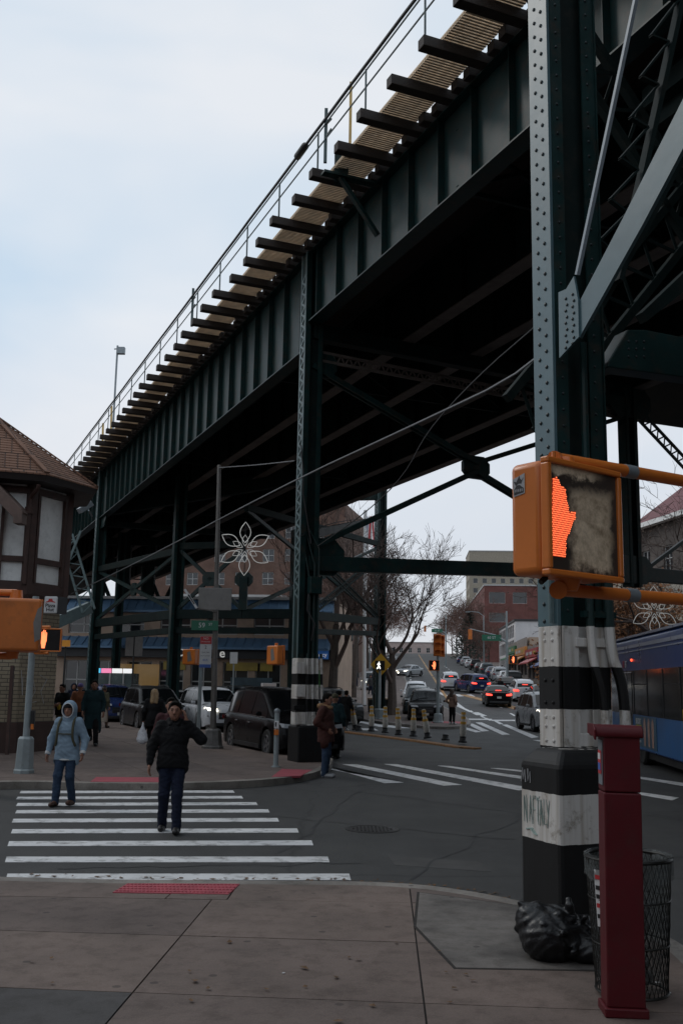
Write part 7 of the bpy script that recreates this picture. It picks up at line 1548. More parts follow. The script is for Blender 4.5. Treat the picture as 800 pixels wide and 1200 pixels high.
    wr = MB(); wr.lathe([(r*.64, -.06), (r*.64, .095), (r*.58, .105), (r*.55, .03), (.06, .06), (.03, .07)], (0, 0, 0), 20)
    for k in range(5): a = k*2*PI/5; wr.bar((.03*math.cos(a), .03*math.sin(a), .075), (r*.6*math.cos(a), r*.6*math.sin(a), .085), .08, .03, (0, 0, 1))
    t0 = None
    for wx in (xr, xf):
        for sg in (-1, 1):
            mw = Matrix.Translation((wx, sg*(W_-.13), r)) @ Matrix.Rotation(-sg*PI/2, 4, 'X')
            if t0 is None: t0 = wt.build('tyre', M_TYRE, None, smooth=True); r0 = wr.build('rim', M_RIM, None, smooth=True); t0.parent = o; t0.matrix_basis = mw; t0.name = 'wheel'; r0.parent = t0
            else: t1 = share('wheel', t0, o, mw=mw); share('rim', r0, t1)
    b = MB()
    for wx in (xr, xf): b.bx(wx-r-.05, wx+r+.05, -W_*.72, W_*.72, .25, 2*r+.03)
    b.build('wheel_well', M_PLAST, o)
    # lamps, grille, bumpers, plates
    for sg in (-1, 1):
        zz_ = top(H-.25)-.10
        MB().extr([(H-.02-.0, sg*W_*.42, zz_-.04), (H-.10, sg*W_*.80, zz_-.02), (H-.34, sg*W_*.915, zz_+.03), (H-.36, sg*W_*.90, zz_+.10), (H-.12, sg*W_*.78, zz_+.08), (H-.045, sg*W_*.45, zz_+.05)], (.02, sg*.012, .0)).build('headlight', M_HEADON if lights else M_HEADL, o)
        zt_ = .88 if kind != 'sedan' else .86
        MB().extr([(-H+.0, sg*W_*.52, zt_-.05), (-H+.02, sg*W_*.86, zt_-.05), (-H+.22, sg*W_*.975, zt_-.02), (-H+.24, sg*W_*.965, zt_+.10), (-H+.03, sg*W_*.84, zt_+.09), (-H+.01, sg*W_*.55, zt_+.05)], (-.018, sg*.01, 0)).build('tail_light', M_TAILON if brake else M_TAIL, o)
    gz_ = top(H-.1); MB().bx(H-.06, H+.012, -W_*.40, W_*.40, .52, gz_-.10).build('grille', M_PLAST, o, bevel=.015); MB().bx(H-.02, H+.024, -W_*.36, W_*.36, (.52+gz_-.1)/2-.012, (.52+gz_-.1)/2+.012).build('grille_bar', M_CHROME, o); MB().bx(H-.09, H+.015, -W_*.66, W_*.66, .26, .40).build('front_bumper', M_PLAST, o, bevel=.03); MB().bx(-H-.012, -H+.1, -W_*.74, W_*.74, .28, .44).build('rear_bumper', M_PLAST, o, bevel=.03)
    MB().bx(H+.012, H+.03, -.15, .15, .42, .54).build('licence_plate', M_PLATE, o); MB().bx(-H-.025, -H-.005, -.15, .15, .62, .76).build('licence_plate', M_PLATE, o)
    if brake: MB().bx(ro[0][0]+.1, ro[0][0]+.16, -.2, .2, zr(ro[0][0]+.12)+.02, zr(ro[0][0]+.12)+.06).build('brake_light', M_TAILON, o)
    if rack or kind == 'suv':
        for sg in (-1, 1): MB().path([(-1.7, sg*.55, 1.66), (-1.5, sg*.56, 1.73), (0, sg*.56, 1.74), (.35, sg*.55, 1.66)], .018, 5).build('roof_rail', M_PLAST, o)
    if taxi: MB().bx(-.35, -.1, -.3, .3, 1.50 if kind == 'sedan' else 1.72, 1.64 if kind == 'sedan' else 1.9).build('roof_sign', M_SIGNW, o, bevel=.02)
    for nm, x in (('wiper', .0),):
        MB().bar((ro[-1][0]-.12, -.5, zr(ro[-1][0]-.12)+.05), (ro[-1][0]-.25, .1, zr(ro[-1][0]-.25)+.055), .02, .02).build('wiper', M_PLAST, o)
    return o
HV = math.atan2(-UD.y, -UD.x)   # towards the camera along the viaduct
HA = math.atan2(AV.y, AV.x)     # up the avenue
def slope_at(y): return math.atan((gz(y+1.5)-gz(y-1.5))/3)
def put(o, px, Y, rz, py=800, dx=0):
    x = D(px, py, Y).x+dx; o.location = (x, Y, gz(Y)); o.rotation_euler = (0, -slope_at(Y)*math.sin(rz), rz) if abs(math.sin(rz)) > .7 else (0, 0, rz); return o
PK, PW, PS, PG_, PB, PO, PD = mat('paint_black', (.006, .006, .0065), .25, 0, .06, 2, coat=.0, spec=.13), paint('white', (.52, .53, .55)), paint('silver', (.30, .31, .32)), mat('paint_charcoal', (.016, .017, .018), .3, 0, .06, 2, spec=.25), paint('navy', (.012, .025, .09)), paint('orange_taxi', (.55, .2, .03)), paint('dark_teal', (.018, .03, .035))
put(car('minivan', 'van', PK, 'glossy black minivan waiting beside the banded column on the far pavement', 'minivan', 'vehicles in the street under the viaduct'), 330, 28.2, HV)
put(car('parked_suv', 'suv', PW, 'white sport utility car facing the camera behind the black minivan', 'car', 'vehicles in the street under the viaduct', lights=True), 249, 40.5, HV)
put(car('parked_suv', 'suv', PG_, 'dark grey car facing the camera beside the woman with blond hair', 'car', 'vehicles in the street under the viaduct'), 180, 40.5, HV)
put(car('parked_suv', 'suv', PB, 'dark blue car nearest the turret, half hidden by pedestrians', 'car', 'vehicles in the street under the viaduct'), 132, 46, HV)
put(car('taxi', 'suv', PO, 'orange taxi with a pale roof sign behind the black minivan', 'taxi', 'vehicles in the street under the viaduct', taxi=True), 317, 42, HV)
put(car('parked_car', 'sedan', PS, 'silver car roof seen between the dark grey and the white car', 'car', 'vehicles in the street under the viaduct'), 208, 51, HV)
put(car('parked_car', 'sedan', PW, 'pale car farther back, above the dark blue car', 'car', 'vehicles in the street under the viaduct'), 160, 56, HV)
put(car('parked_car', 'suv', PD, 'dark car in the back row left of the taxi', 'car', 'vehicles in the street under the viaduct'), 283, 53, HV)
put(car('parked_car', 'sedan', PG_, 'dark car between the blue car and the turret, mostly behind people', 'car', 'vehicles in the street under the viaduct'), 104, 52, HV)
put(car('parked_car', 'sedan', PK, 'black car in the back row between the silver and the white car', 'car', 'vehicles in the street under the viaduct'), 232, 56, HV)
put(car('parked_suv', 'suv', PG_, 'dark car just right of the banded column on the far pavement', 'car', 'vehicles in the street under the viaduct'), 386, 51, HV+.05)
put(car('parked_suv', 'suv', PK, 'black sport utility car parked facing the camera at the plaza kerb', 'car', 'cars parked at the plaza kerb'), 498, 54, HA+PI)
put(car('parked_suv', 'suv', PD, 'dark car parked directly behind the black car at the plaza kerb', 'car', 'cars parked at the plaza kerb'), 490, 61, HA+PI)
put(car('parked_suv', 'suv', PW, 'white car third in the plaza kerb row', 'car', 'cars parked at the plaza kerb'), 487, 70, HA+PI)
put(car('car', 'suv', PS, 'grey oncoming car with a lit headlight beside the near banded column', 'car', 'moving cars on the avenue', lights=True), 637, 46, HA+PI+.12)
red = put(car('car', 'sedan', PK, 'black sedan with bright red brake lights in the middle of the avenue', 'car', 'moving cars on the avenue', brake=True), 581, 73, HA)
put(car('car', 'suv', PW, 'white car with red tail lights right of the braking sedan', 'car', 'moving cars on the avenue', brake=True), 611, 80, HA)
put(car('car', 'sedan', PD, 'dark sedan at the right, partly behind the near column', 'car', 'moving cars on the avenue'), 633, 76, HA)
put(car('car', 'suv', PB, 'dark blue car with red tail lights left of the braking sedan', 'car', 'moving cars on the avenue', brake=True), 552, 92, HA+.35)
put(car('car', 'suv', PW, 'white car with red tail lights behind the plaza signal pole', 'car', 'moving cars on the avenue', brake=True), 527, 96, HA)
put(car('car', 'sedan', PS, 'silver car turning across the foot of the hill', 'car', 'moving cars on the avenue', lights=True), 480, 128, HA+PI-.5)
far_a = put(car('car', 'sedan', PG_, 'grey sedan just past the white car, with no lights showing', 'car', 'moving cars on the avenue'), 592, 92, HA+.1)
base_s, base_k = far_a, red
pal = [PS, PW, PK, PG_, PD, PB]
src = bpy.data.objects['parked_suv']; k = 0
for side, t0_, s_list in (('left', -3.3, (92, 99, 106, 114, 122, 131, 141, 152, 164, 177, 191, 206)), ('right', 10.6, (104, 111, 119, 128, 138, 149, 161, 174, 188, 203))):
    for i, s in enumerate(s_list):
        x, y = av(s, t0_); c = copy_tree((src, far_a)[i % 2], (x, y, gz(y)), None, swap={'paint_white': pal[(i*5+k) % 6], 'paint_charcoal': pal[(i*5+k) % 6]}); c.rotation_euler = (0, -slope_at(y)*(1 if side == 'right' else -1), HA if side == 'right' else HA+PI)
        c['label'] = '%s car parked at the %s kerb up the hill, %s from the crossing' % (pal[(i*5+k) % 6].name.split('_', 1)[1].replace('_', ' '), side, ['first', 'second', 'third', 'fourth', 'fifth', 'sixth', 'seventh', 'eighth', 'ninth', 'tenth', 'eleventh', 'twelfth'][i]); c['group'] = 'cars parked along the %s kerb up the hill' % side; c.name = 'parked_car'
    k += 2
# scooter rider far up the avenue: a small motorcycle
sx_, sy_ = av(118, -1.2); mc = root('motorcycle', (sx_, sy_, gz(sy_)), 'small dark motorcycle with a headlight at the foot of the hill', 'motorcycle'); q = Vector((sx_, sy_, gz(sy_)))
for d in (-.65, .65): MB().lathe([(.2, -.05), (.3, -.05), (.3, .05), (.2, .05)], (0, 0, 0), 14).build('wheel', M_TYRE, mc).matrix_basis = Matrix.Translation((0, d, .3)) @ Matrix.Rotation(PI/2, 4, 'Y')
MB().path([q+Vector((0, -.6, .55)), q+Vector((0, -.2, .85)), q+Vector((0, .3, .75)), q+Vector((0, .75, .8))], [.1, .16, .16, .06], 8).build('body', PK, mc, smooth=True); MB().box(q+Vector((0, -.7, .8)), (.16, .06, .16)).build('headlight', M_HEADON, mc, bevel=.03); MB().bar(q+Vector((-.35, -.5, 1.0)), q+Vector((.35, -.5, 1.0)), .03, .03).build('handlebar', M_PLAST, mc)
# ------------------------------------------------------------------ bus at the right edge
M_BUSB = mat('bus_blue', (.012, .045, .17), .3, 0, .12, 1, spec=.3); M_BUSL = mat('bus_light_blue', (.025, .11, .28), .35, 0, .2, 1.3, spec=.3); M_BUSW = mat('bus_pale_stripe', (.35, .38, .45), .3, 0, .1, 2); M_BG = mat('bus_glass', (.014, .016, .018), .08, 0, .4, .8, spec=.7)
bus = root('city_bus', (0, 0, 0), 'blue city bus with dark windows and an advertisement, entering at the right edge', 'bus'); OFF[bus.name] = Vector()
BL, BW, BH = 12.2, 2.55, 3.15
prof = [(-BW/2, .36), (-BW/2, 3.05), (-BW/2+.04, 3.22), (-BW/2+.22, 3.34), (0, 3.38), (BW/2-.22, 3.34), (BW/2-.04, 3.22), (BW/2, 3.05), (BW/2, .36)]
MB().extr([(0, y, z) for y, z in prof], (BL, 0, 0)).build('body', M_BUSB, bus, smooth=True, angle=25, bevel=.03)
for sg in (-1, 1):
    Y_ = sg*(BW/2+.004)
    q4 = lambda x0, x1, z0, z1, th=.012: MB().bx(x0, x1, Y_-.0, Y_+sg*th, z0, z1)
    q4(.05, BL-.05, 1.25, 2.40, .006).build('window_band', M_BG, bus); q4(.05, BL-.05, .40, 1.24, .005).build('skirt_panel', M_BUSL, bus)
    q4(.0, BL, 2.90, 2.93, .014).build('pale_line', M_BUSW, bus); q4(.0, BL, 3.0, 3.09, .012).build('pale_line', M_BUSW, bus); MB().bx(.1, BL-.1, sg*(BW/2-.16), sg*(BW/2-.05), 3.30, 3.36).build('roof_edge', M_BUSW, bus)  # upper pale band paints a sky reflection along the roof edge
    for x in (1.9, 3.5, 5.2, 7.0, 8.7, 10.4, 11.6): q4(x-.03, x+.03, 1.26, 2.39, .018).build('window_pillar', M_PLAST, bus)
    for x0, x1 in ((2.0, 3.4), (3.6, 5.1), (7.1, 8.6), (8.8, 10.3)): q4(x0, x1, 2.02, 2.05, .012).build('window_bar', M_PLAST, bus)
    for x0 in ((5.25, 10.45) if sg < 0 else ()): pass
for x0 in (2.05, 8.9):
    for k in range(2): MB().bx(x0+k*.62, x0+.58+k*.62, -BW/2-.024, -BW/2-.004, .42, 2.36).build('door_leaf', M_BG, bus, bevel=.01); MB().bx(x0+.05+k*.62, x0+.09+k*.62, -BW/2-.05, -BW/2-.03, .8, 1.5).build('door_rail', mat('yellow_rail', (.5, .33, .03), .5), bus)
    MB().bx(x0-.04, x0+1.26, -BW/2-.03, -BW/2-.006, .38, .43).build('door_sill', mat('sky_blue_edge', (.02, .25, .6), .4), bus); MB().bx(x0-.05, x0-.01, -BW/2-.03, -BW/2-.006, .38, .9).build('door_edge', MATS['sky_blue_edge'], bus)
rnd = random.Random(8)
for x in (3.75, 4.3, 5.5, 6.1, 7.3, 7.9, 9.1, 10.6):
    MB().bx(x-.2, x+.2, -BW/2-.0085, -BW/2-.0065, 1.26, 1.62).build('seat_back', mat('bus_seat', (.03, .045, .08), .6), bus, bevel=.002)
for x in (4.1, 5.7, 7.5, 9.3):
    MB().sph((x, -BW/2+.0, 1.78), .10, 8, 6, (1, .09, 1.15)).build('passenger_head', mat('passenger_tone', (.06, .035, .025), .7), bus, smooth=True)
# advert with two pale figures and lettering
AD0 = 3.55; MB().bx(AD0, AD0+2.6, -BW/2-.02, -BW/2-.01, .45, 1.22).build('advertisement', mat('ad_blue', (.035, .09, .14), .4, 0, .3, 2), bus)
TM = lambda x, z: Matrix(((1, 0, 0, x), (0, 0, 1, -BW/2-.0225), (0, 1, 0, z), (0, 0, 0, 1))) @ Matrix.Identity(4)
TMs = lambda x, z: Matrix.Translation((x, -BW/2-.024, z)) @ Matrix.Rotation(PI/2, 4, 'X')
for t_, z, s_, mm_ in (('SECRET', 1.08, .2, M_SIGNW), ('AGENTS', .92, .2, mat('ad_yellow', (.5, .4, .02), .5)), ('IN YOUR CITY', .76, .11, M_SIGNW), ('WATCH NOW', .58, .08, M_SIGNW)): text_mesh('ad_letters', t_, s_, mm_, bus, TMs(AD0+.5, z), .003)
for x in (1.25, 1.75, 2.2): 
    b = MB(); b.extr([(AD0+x+dx, -BW/2-.0205, z) for dx, z in ((-.1, .5), (.08, .5), (.13, .9), (.1, 1.12), (0, 1.2), (-.12, 1.1), (-.14, .85))], (0, -.004, 0)); b.build('printed_figure', mat('ad_skin', (.36, .22, .18), .6, 0, .3, 4), bus)
text_mesh('sign_letters', '18', .28, M_SIGNR, bus, TMs(2.15, 2.58), .003); text_mesh('sign_letters', 'BT', .26, M_SIGNW, bus, TMs(2.55, 2.58), .003)
MB().sph((3.3, -BW/2-.01, 2.68), .035).build('marker_lamp', MATS['red_lamp'], bus)
for x in (2.6, 9.0):
    for sg in (-1, 1):
        t = MB().lathe([(.28, -.14), (.46, -.15), (.5, -.1), (.5, .1), (.46, .15), (.28, .14)], (0, 0, 0), 24).build('wheel', M_TYRE, None, smooth=True); t.parent = bus; t.matrix_basis = Matrix.Translation((x+1.9-(1.9 if x > 5 else 0)-(0 if x > 5 else .3), sg*(BW/2-.16), .5)) @ Matrix.Rotation(-sg*PI/2, 4, 'X'); MB().lathe([(.28, -.1), (.28, .1), (.1, .12), (.05, .14)], (0, 0, 0), 16).build('rim', M_RIM, t)
MB().bx(-.01, .02, -1.1, 1.1, 1.35, 2.7).build('rear_window', M_BG, bus); MB().bx(BL-.02, BL+.012, -1.15, 1.15, 1.2, 2.9).build('windscreen', M_BG, bus)
MB().bx(.1, 11.9, -BW/2+.1, BW/2-.1, .18, .37).build('underbody', M_PLAST, bus)
b0 = D(716, 800, 30.5); b1 = D(806, 800, 21.2)
bd = Vector((b1.x-b0.x, b1.y-b0.y, 0)).normalized(); ang = math.atan2(bd.y, bd.x)
# body runs from its rear corner at b0 towards b1; its -Y side faces the camera-left
bus.rotation_euler = (0, 0, ang); off_ = Matrix.Rotation(ang, 3, 'Z') @ Vector((0, -BW/2, 0)); bus.location = (b0.x-off_.x, b0.y-off_.y, 0)
# walking figure and digit on the glass: painted reflection of a signal
text_mesh('window_display', '7', .14, M_WALK, bus, TMs(1.35, 2.05), .002)  # painted reflection of the signal digit, no display in the window
wf = MB(); wf.extr([(1.1+x*.09, -BW/2-.012, 2.12+y*.13) for x, y in WALKF], (0, -.003, 0)); wf.build('walking_figure', M_WALK, bus)  # painted reflection of the walk signal on the glass
# ================================================================== people
M_SKIN = mat('skin', (.24, .115, .075), .6, 0, .12, 12); M_SKIN2 = mat('skin_light', (.34, .19, .14), .6, 0, .1, 12)
M_HAIRB = mat('black_hair', (.006, .005, .004), .85, 0, .3, 30, spec=.1, bump=.6, bscale=60, stretch=(1, 1, .2)); M_HAIRY = mat('blond_hair', (.26, .17, .085), .5, 0, .35, 20, bump=.7, bscale=50, stretch=(1, 1, .15)); M_HAIRN = mat('brown_hair', (.035, .02, .012), .5, 0, .3, 20, bump=.5, bscale=50)
def cloth(name, col, rough=.85, var=.2, bump=.35): return mat('cloth_'+name, col, rough, 0, var, 7, bump=bump, bscale=55, spec=.2)
M_DARKF = mat('dark_facial_detail', (.02, .012, .01), .6, var=0); M_LIP = mat('lips', (.18, .08, .055), .5, var=.05)
def hand_prims(w, d, side, nrm, curl=.5, s=1.0, fr=.0088):
    """palm, four bent fingers of unequal length and a thumb from the side of the palm; w wrist, d pointing to the fingertips"""
    w = Vector(w); d = Vector(d).normalized(); n = Vector(nrm); n = (n-d*n.dot(d)).normalized(); x = d.cross(n)*side; P = []
    for k in (-1, -.33, .33, 1): P.append(cone(w+d*.012+x*.012*k, w+d*.088*s+x*.030*k, .017, .0125))
    for k, L_ in ((-1, .070), (-.33, .080), (.33, .076), (1, .060)):
        p = w+d*.088*s+x*.030*k; dd = d.copy()
        for j, f in enumerate((.45, .32, .23)):
            dd = (dd+n*curl*(.45+.35*j)).normalized(); q = p+dd*L_*f; P.append(cone(p, q, fr*(1.06-.1*j), fr*(.98-.1*j))); p = q
    p = w+d*.025-x*.026; q = p+(d*.6-x*.75+n*.35).normalized()*.036; r = q+(d*.95-x*.15+n*.4).normalized()*.03; P += [cone(p, q, .0135, .011), cone(q, r, .0105, .0088)]
    return P
POSES = {
 'stand': dict(el=(.27, .02, 1.14), er=(-.27, .02, 1.14), wl=(.27, -.05, .90), wr=(-.27, -.05, .90), kl=(.10, -.02, .50), kr=(-.10, -.02, .50), al=(.11, .02, .09), ar=(-.11, .02, .09)),
 'walk': dict(el=(.26, .06, 1.15), er=(-.26, -.02, 1.14), wl=(.28, -.03, .92), wr=(-.27, -.16, .93), kl=(.09, -.13, .51), kr=(-.09, -.02, .50), al=(.09, -.20, .10), ar=(-.09, .24, .14)),
 'walk2': dict(el=(.26, -.05, 1.15), er=(-.26, .06, 1.14), wl=(.27, -.2, .95), wr=(-.28, .0, .90), kl=(.09, -.02, .50), kr=(-.09, -.14, .51), al=(.09, .26, .15), ar=(-.09, -.18, .09)),
 'pockets': dict(el=(.31, .10, 1.16), er=(-.31, .10, 1.16), wl=(.2, -.10, 1.02), wr=(-.2, -.10, 1.02), kl=(.09, -.01, .50), kr=(-.09, -.03, .50), al=(.09, .03, .09), ar=(-.09, -.01, .09)),
 'hold': dict(el=(.25, .02, 1.14), er=(-.25, .02, 1.14), wl=(.12, -.22, 1.15), wr=(-.12, -.22, 1.12), kl=(.09, -.01, .50), kr=(-.09, -.01, .50), al=(.10, .03, .09), ar=(-.10, .02, .09))}
def person(label, loc, rz, H=1.72, pose='stand', skin=None, top=None, hem=.86, legs=None, shoes=None, hair='short', hairm=None, h=.018, bulk=1.0, group=None, extra=None, **ov):
    o = root('person', (0, 0, 0), label, 'person', group); OFF[o.name] = Vector(); p = dict(POSES[pose]); p.update(ov); J = {k: Vector(v) for k, v in p.items() if k in ('el', 'er', 'wl', 'wr', 'kl', 'kr', 'al', 'ar')}
    skin = skin or M_SKIN; fine = h < .012; B = bulk; hy = p.get('turn', 0)
    shl, shr = Vector((.175, .01, 1.43)), Vector((-.175, .01, 1.43)); hl, hr = Vector((.09, 0, .93)), Vector((-.09, 0, .93)); hc = Vector((0, -.02, 1.64))
    P = [ell((0, 0, 1.28), (.155, .10, .19)), ell((0, 0, 1.08), (.14, .10, .16)), ell((0, .005, .95), (.15, .105, .12)), cone((0, .015, 1.42), (0, -.005, 1.56), .058, .052), cone(shl, shr, .05, .05), ell(hc, (.085, .102, .120)), ell(hc+Vector((0, -.03, -.066)), (.063, .064, .062)), cone(hc+Vector((0, -.100, .01)), hc+Vector((0, -.119, -.028)), .011, .016),
         ell(hc+Vector((.087, .0, -.012)), (.015, .023, .034)), ell(hc+Vector((-.087, .0, -.012)), (.015, .023, .034)), cone(hc+Vector((.034, -.092, .030)), hc+Vector((-.034, -.092, .030)), .013, .013)]
    for sh, e, w, sd in ((shl, J['el'], J['wl'], 1), (shr, J['er'], J['wr'], -1)):
        P += [cone(sh, e, .05, .042), cone(e, w, .042, .028)]; fd = (w-e).normalized(); hd = p.get('hdl' if sd > 0 else 'hdr', None); fd = Vector(hd) if hd else (fd+Vector((0, 0, -.35))).normalized()
        nn = p.get('hnl' if sd > 0 else 'hnr', (-sd, -.15, 0)); P += hand_prims(w, fd, sd, nn, p.get('curl', .55), fr=.0088 if fine else .0125)
    for hp, k, a in ((hl, J['kl'], J['al']), (hr, J['kr'], J['ar'])): P += [cone(hp, k, .078, .055), cone(k, a, .053, .036), cone(a, a+Vector((0, -.05, -.045)), .034, .026)]
    blob_obj('body', P, skin, o, h=h, k=.016 if fine else .03)
    # clothing
    T = [ell((0, -.0, 1.27), (.185*B, .135*B, .21)), ell((0, -.005*B, 1.08), (.18*B, .14*B, .19)), ell((0, 0, .95), (.185*B, .14*B, .16)), cone(shl+Vector((-.01, 0, -.02)), shr+Vector((.01, 0, -.02)), .078, .078), cone((0, .02, 1.40), (0, .02, 1.50), .085, .075)]
    if hem < .8:
        T += [cone((sx_*.06, 0, 1.0), (sx_*.085*B, .0, hem), .13*B, .125*B) for sx_ in (-1, 1)]
    else: T += [cone((sx_*.07*B, 0, 1.0), (sx_*.085*B, .0, hem), .115*B, .11*B) for sx_ in (-1, 1)]
    for sh, e, w in ((shl, J['el'], J['wl']), (shr, J['er'], J['wr'])): T += [cone(sh, e, .076*B, .064*B), cone(e, w+(w-e).normalized()*-.01, .064*B, .046)]
    hm = hem
    wz = [J['wl'], J['wr']]
    def cutf(X, Y, Z):
        c = hm-Z+0*X+0*Y
        for w in wz: c = np.where((np.abs(X-w.x) < .13) & (np.abs(Y-w.y) < .13) & (np.abs(X) > .17), -1.0, c)
        return np.maximum(c, Z-1.515).astype(np.float32)
    blob_obj('jacket' if hem > .7 else 'coat', T, top, o, h=max(h*1.15, .010), k=.035, cut=cutf, noise=(.0055, 26, len(label) % 7))
    Lg = [ell((0, 0, .95), (.168, .125, .13))]
    for hp, k, a in ((hl, J['kl'], J['al']), (hr, J['kr'], J['ar'])): Lg += [cone(hp, k, .098, .076), cone(k, a+Vector((0, .01, -.035)), .076, .064)]
    if legs is not None: blob_obj('trousers', Lg, legs, o, h=max(h*1.15, .010), k=.03, cut=lambda X, Y, Z: (Z-1.0)+0*X+0*Y, noise=(.005, 34, 2))
    for a, nm in ((J['al'], 'shoe'), (J['ar'], 'shoe')):
        lift = a.z-.09; S_ = [cone(a+Vector((0, .02, -.045)), a+Vector((0, -.02, -.04)), .045, .045), cone(a+Vector((0, .0, -.05)), a+Vector((0, -.185, -.05+lift*.5)), .047, .040), cone(a+Vector((0, .03, .01)), a+Vector((0, .02, -.05)), .055, .052)]
        blob_obj(nm, S_, shoes or M_BLACK, o, h=max(h, .009), k=.025, cut=(lambda lz: (lambda X, Y, Z: (lz-Z)+0*X+0*Y))(a.z-.088))
    # hair, face
    hm_ = hairm or M_HAIRB
    if hair == 'short':
        blob_obj('hair', [ell(hc+Vector((0, .012, .022)), (.096, .108, .122)), ell(hc+Vector((0, -.058, .098)), (.06, .045, .034))], hm_, o, h=.007 if fine else .014, k=.02, noise=(.003, 90, 1), cut=lambda X, Y, Z: (1.575+np.maximum(0, (-.015-Y))*1.75-Z)+0*X)
    elif hair == 'long':
        blob_obj('hair', [ell(hc+Vector((0, .02, .02)), (.105, .115, .125)), cone(hc+Vector((.02, .05, -.02)), (.05, .09, 1.42), .085, .06), cone(hc+Vector((-.03, .05, -.02)), (-.05, .09, 1.42), .085, .06)], hm_, o, h=.01 if h < .02 else .014, k=.03, noise=(.007, 45, 1), cut=lambda X, Y, Z: np.minimum(-Y-.045, Z*0+9)+0*X)
    elif hair == 'bun': blob_obj('hair', [ell(hc+Vector((0, .012, .022)), (.098, .11, .12)), ell(hc+Vector((0, .06, .13)), (.05, .05, .045))], hm_, o, h=.014, k=.02, cut=lambda X, Y, Z: (1.60+np.maximum(0, -Y)*.95-Z)+0*X)
    elif hair == 'beanie': blob_obj('beanie', [ell(hc+Vector((0, .006, .05)), (.102, .116, .10))], hm_, o, h=.012, k=.02, cut=lambda X, Y, Z: (1.655-Z)+0*X+0*Y)
    elif hair == 'hood': blob_obj('hood', [ell(hc+Vector((0, .02, .01)), (.135, .135, .155)), cone((0, .03, 1.46), (0, .02, 1.56), .13, .12)], hm_, o, h=.009 if fine else .014, k=.03, neg=[ell(hc+Vector((0, -.085, -.01)), (.095, .105, .115))])
    for sg in (-1, 1):
        b = MB(); b.sph(hc+Vector((sg*.034, -.0960, .008)), .011, 8, 6, (1.2, .6, .7)); b.build('eye', M_DARKF, o, smooth=True); b = MB(); b.bar(hc+Vector((sg*.015, -.106, .032)), hc+Vector((sg*.052, -.097, .034)), .010, .009); b.build('eyebrow', M_HAIRB, o)
    MB().path([hc+Vector((x, -.0965-.004*(1-abs(x)*40), -.064)) for x in (-.022, -.011, 0, .011, .022)], .0035, 5).build('mouth', M_LIP, o, smooth=True)
    if extra: extra(o, J, hc)
    o.location = loc; o.rotation_euler = (0, 0, rz); s = H/1.745*.935; o.scale = (s, s, s); return o
def at_(px, py, z=0): return G(px, py, z)
MC = {k: cloth(k, v) for k, v in dict(black=(.008, .008, .009), navy=(.010, .014, .03), denim=(.028, .048, .085), lightblue=(.20, .27, .34), brown=(.055, .022, .018), maroon=(.05, .018, .02), grey=(.05, .05, .05), khaki=(.10, .085, .06), rust=(.16, .06, .03), tan=(.2, .13, .10), cream=(.42, .36, .30), teal=(.012, .03, .035), olive=(.075, .07, .045), white=(.5, .5, .5), purple=(.1, .08, .2)).items()}
# ---- man on the phone
def phone_extra(o, J, hc):
    MB().bar((.116, -.04, 1.575), (.104, -.02, 1.70), .012, .072, (0, 1, 0)).build('telephone', M_BLACK, o, bevel=.004)
    MB().lathe([(.001, 0), (.016, .001), (.014, .004), (.001, .004)], (0, 0, 0), 12).build('chest_badge', M_SIGNB, o).matrix_basis = Matrix.Translation((.075, -.142, 1.10)) @ Matrix.Rotation(PI/2, 4, 'X')
    blob_obj('collar', [cone((-.07, .03, 1.49), (.07, .03, 1.49), .055, .055), cone((-.075, .02, 1.49), (-.05, -.07, 1.455), .04, .03), cone((.075, .02, 1.49), (.05, -.07, 1.455), .04, .03), cone((0, .07, 1.47), (0, .11, 1.36), .06, .05)], MC['black'], o, h=.01, k=.03)
    MB().bar((0, -.149, .90), (.0, -.128, 1.42), .008, .006, (0, 1, 0)).build('zip', M_PLAST, o); b = MB().path([hc+Vector((x, -.104, -.047)) for x in (-.02, 0, .02)], .0028, 5); b.build('moustache', M_HAIRB, o)
m1 = person('man in a black jacket holding a phone to his ear on the crosswalk', at_(199, 975), .08, 1.73, 'walk', top=MC['black'], hem=.87, legs=MC['navy'], shoes=mat('black_shoe', (.012, .011, .011), .5), h=.0085, bulk=1.14, extra=phone_extra,
            el=(.385, .0, 1.25), wl=(.165, -.06, 1.515), hdl=(-.22, .10, .95), hnl=(-.9, .1, 0), er=(-.30, .02, 1.15), wr=(-.315, -.05, .91), kl=(.085, -.12, .51), kr=(-.10, -.04, .50), al=(.10, -.20, .098), ar=(-.125, .14, .092), curl=.5)
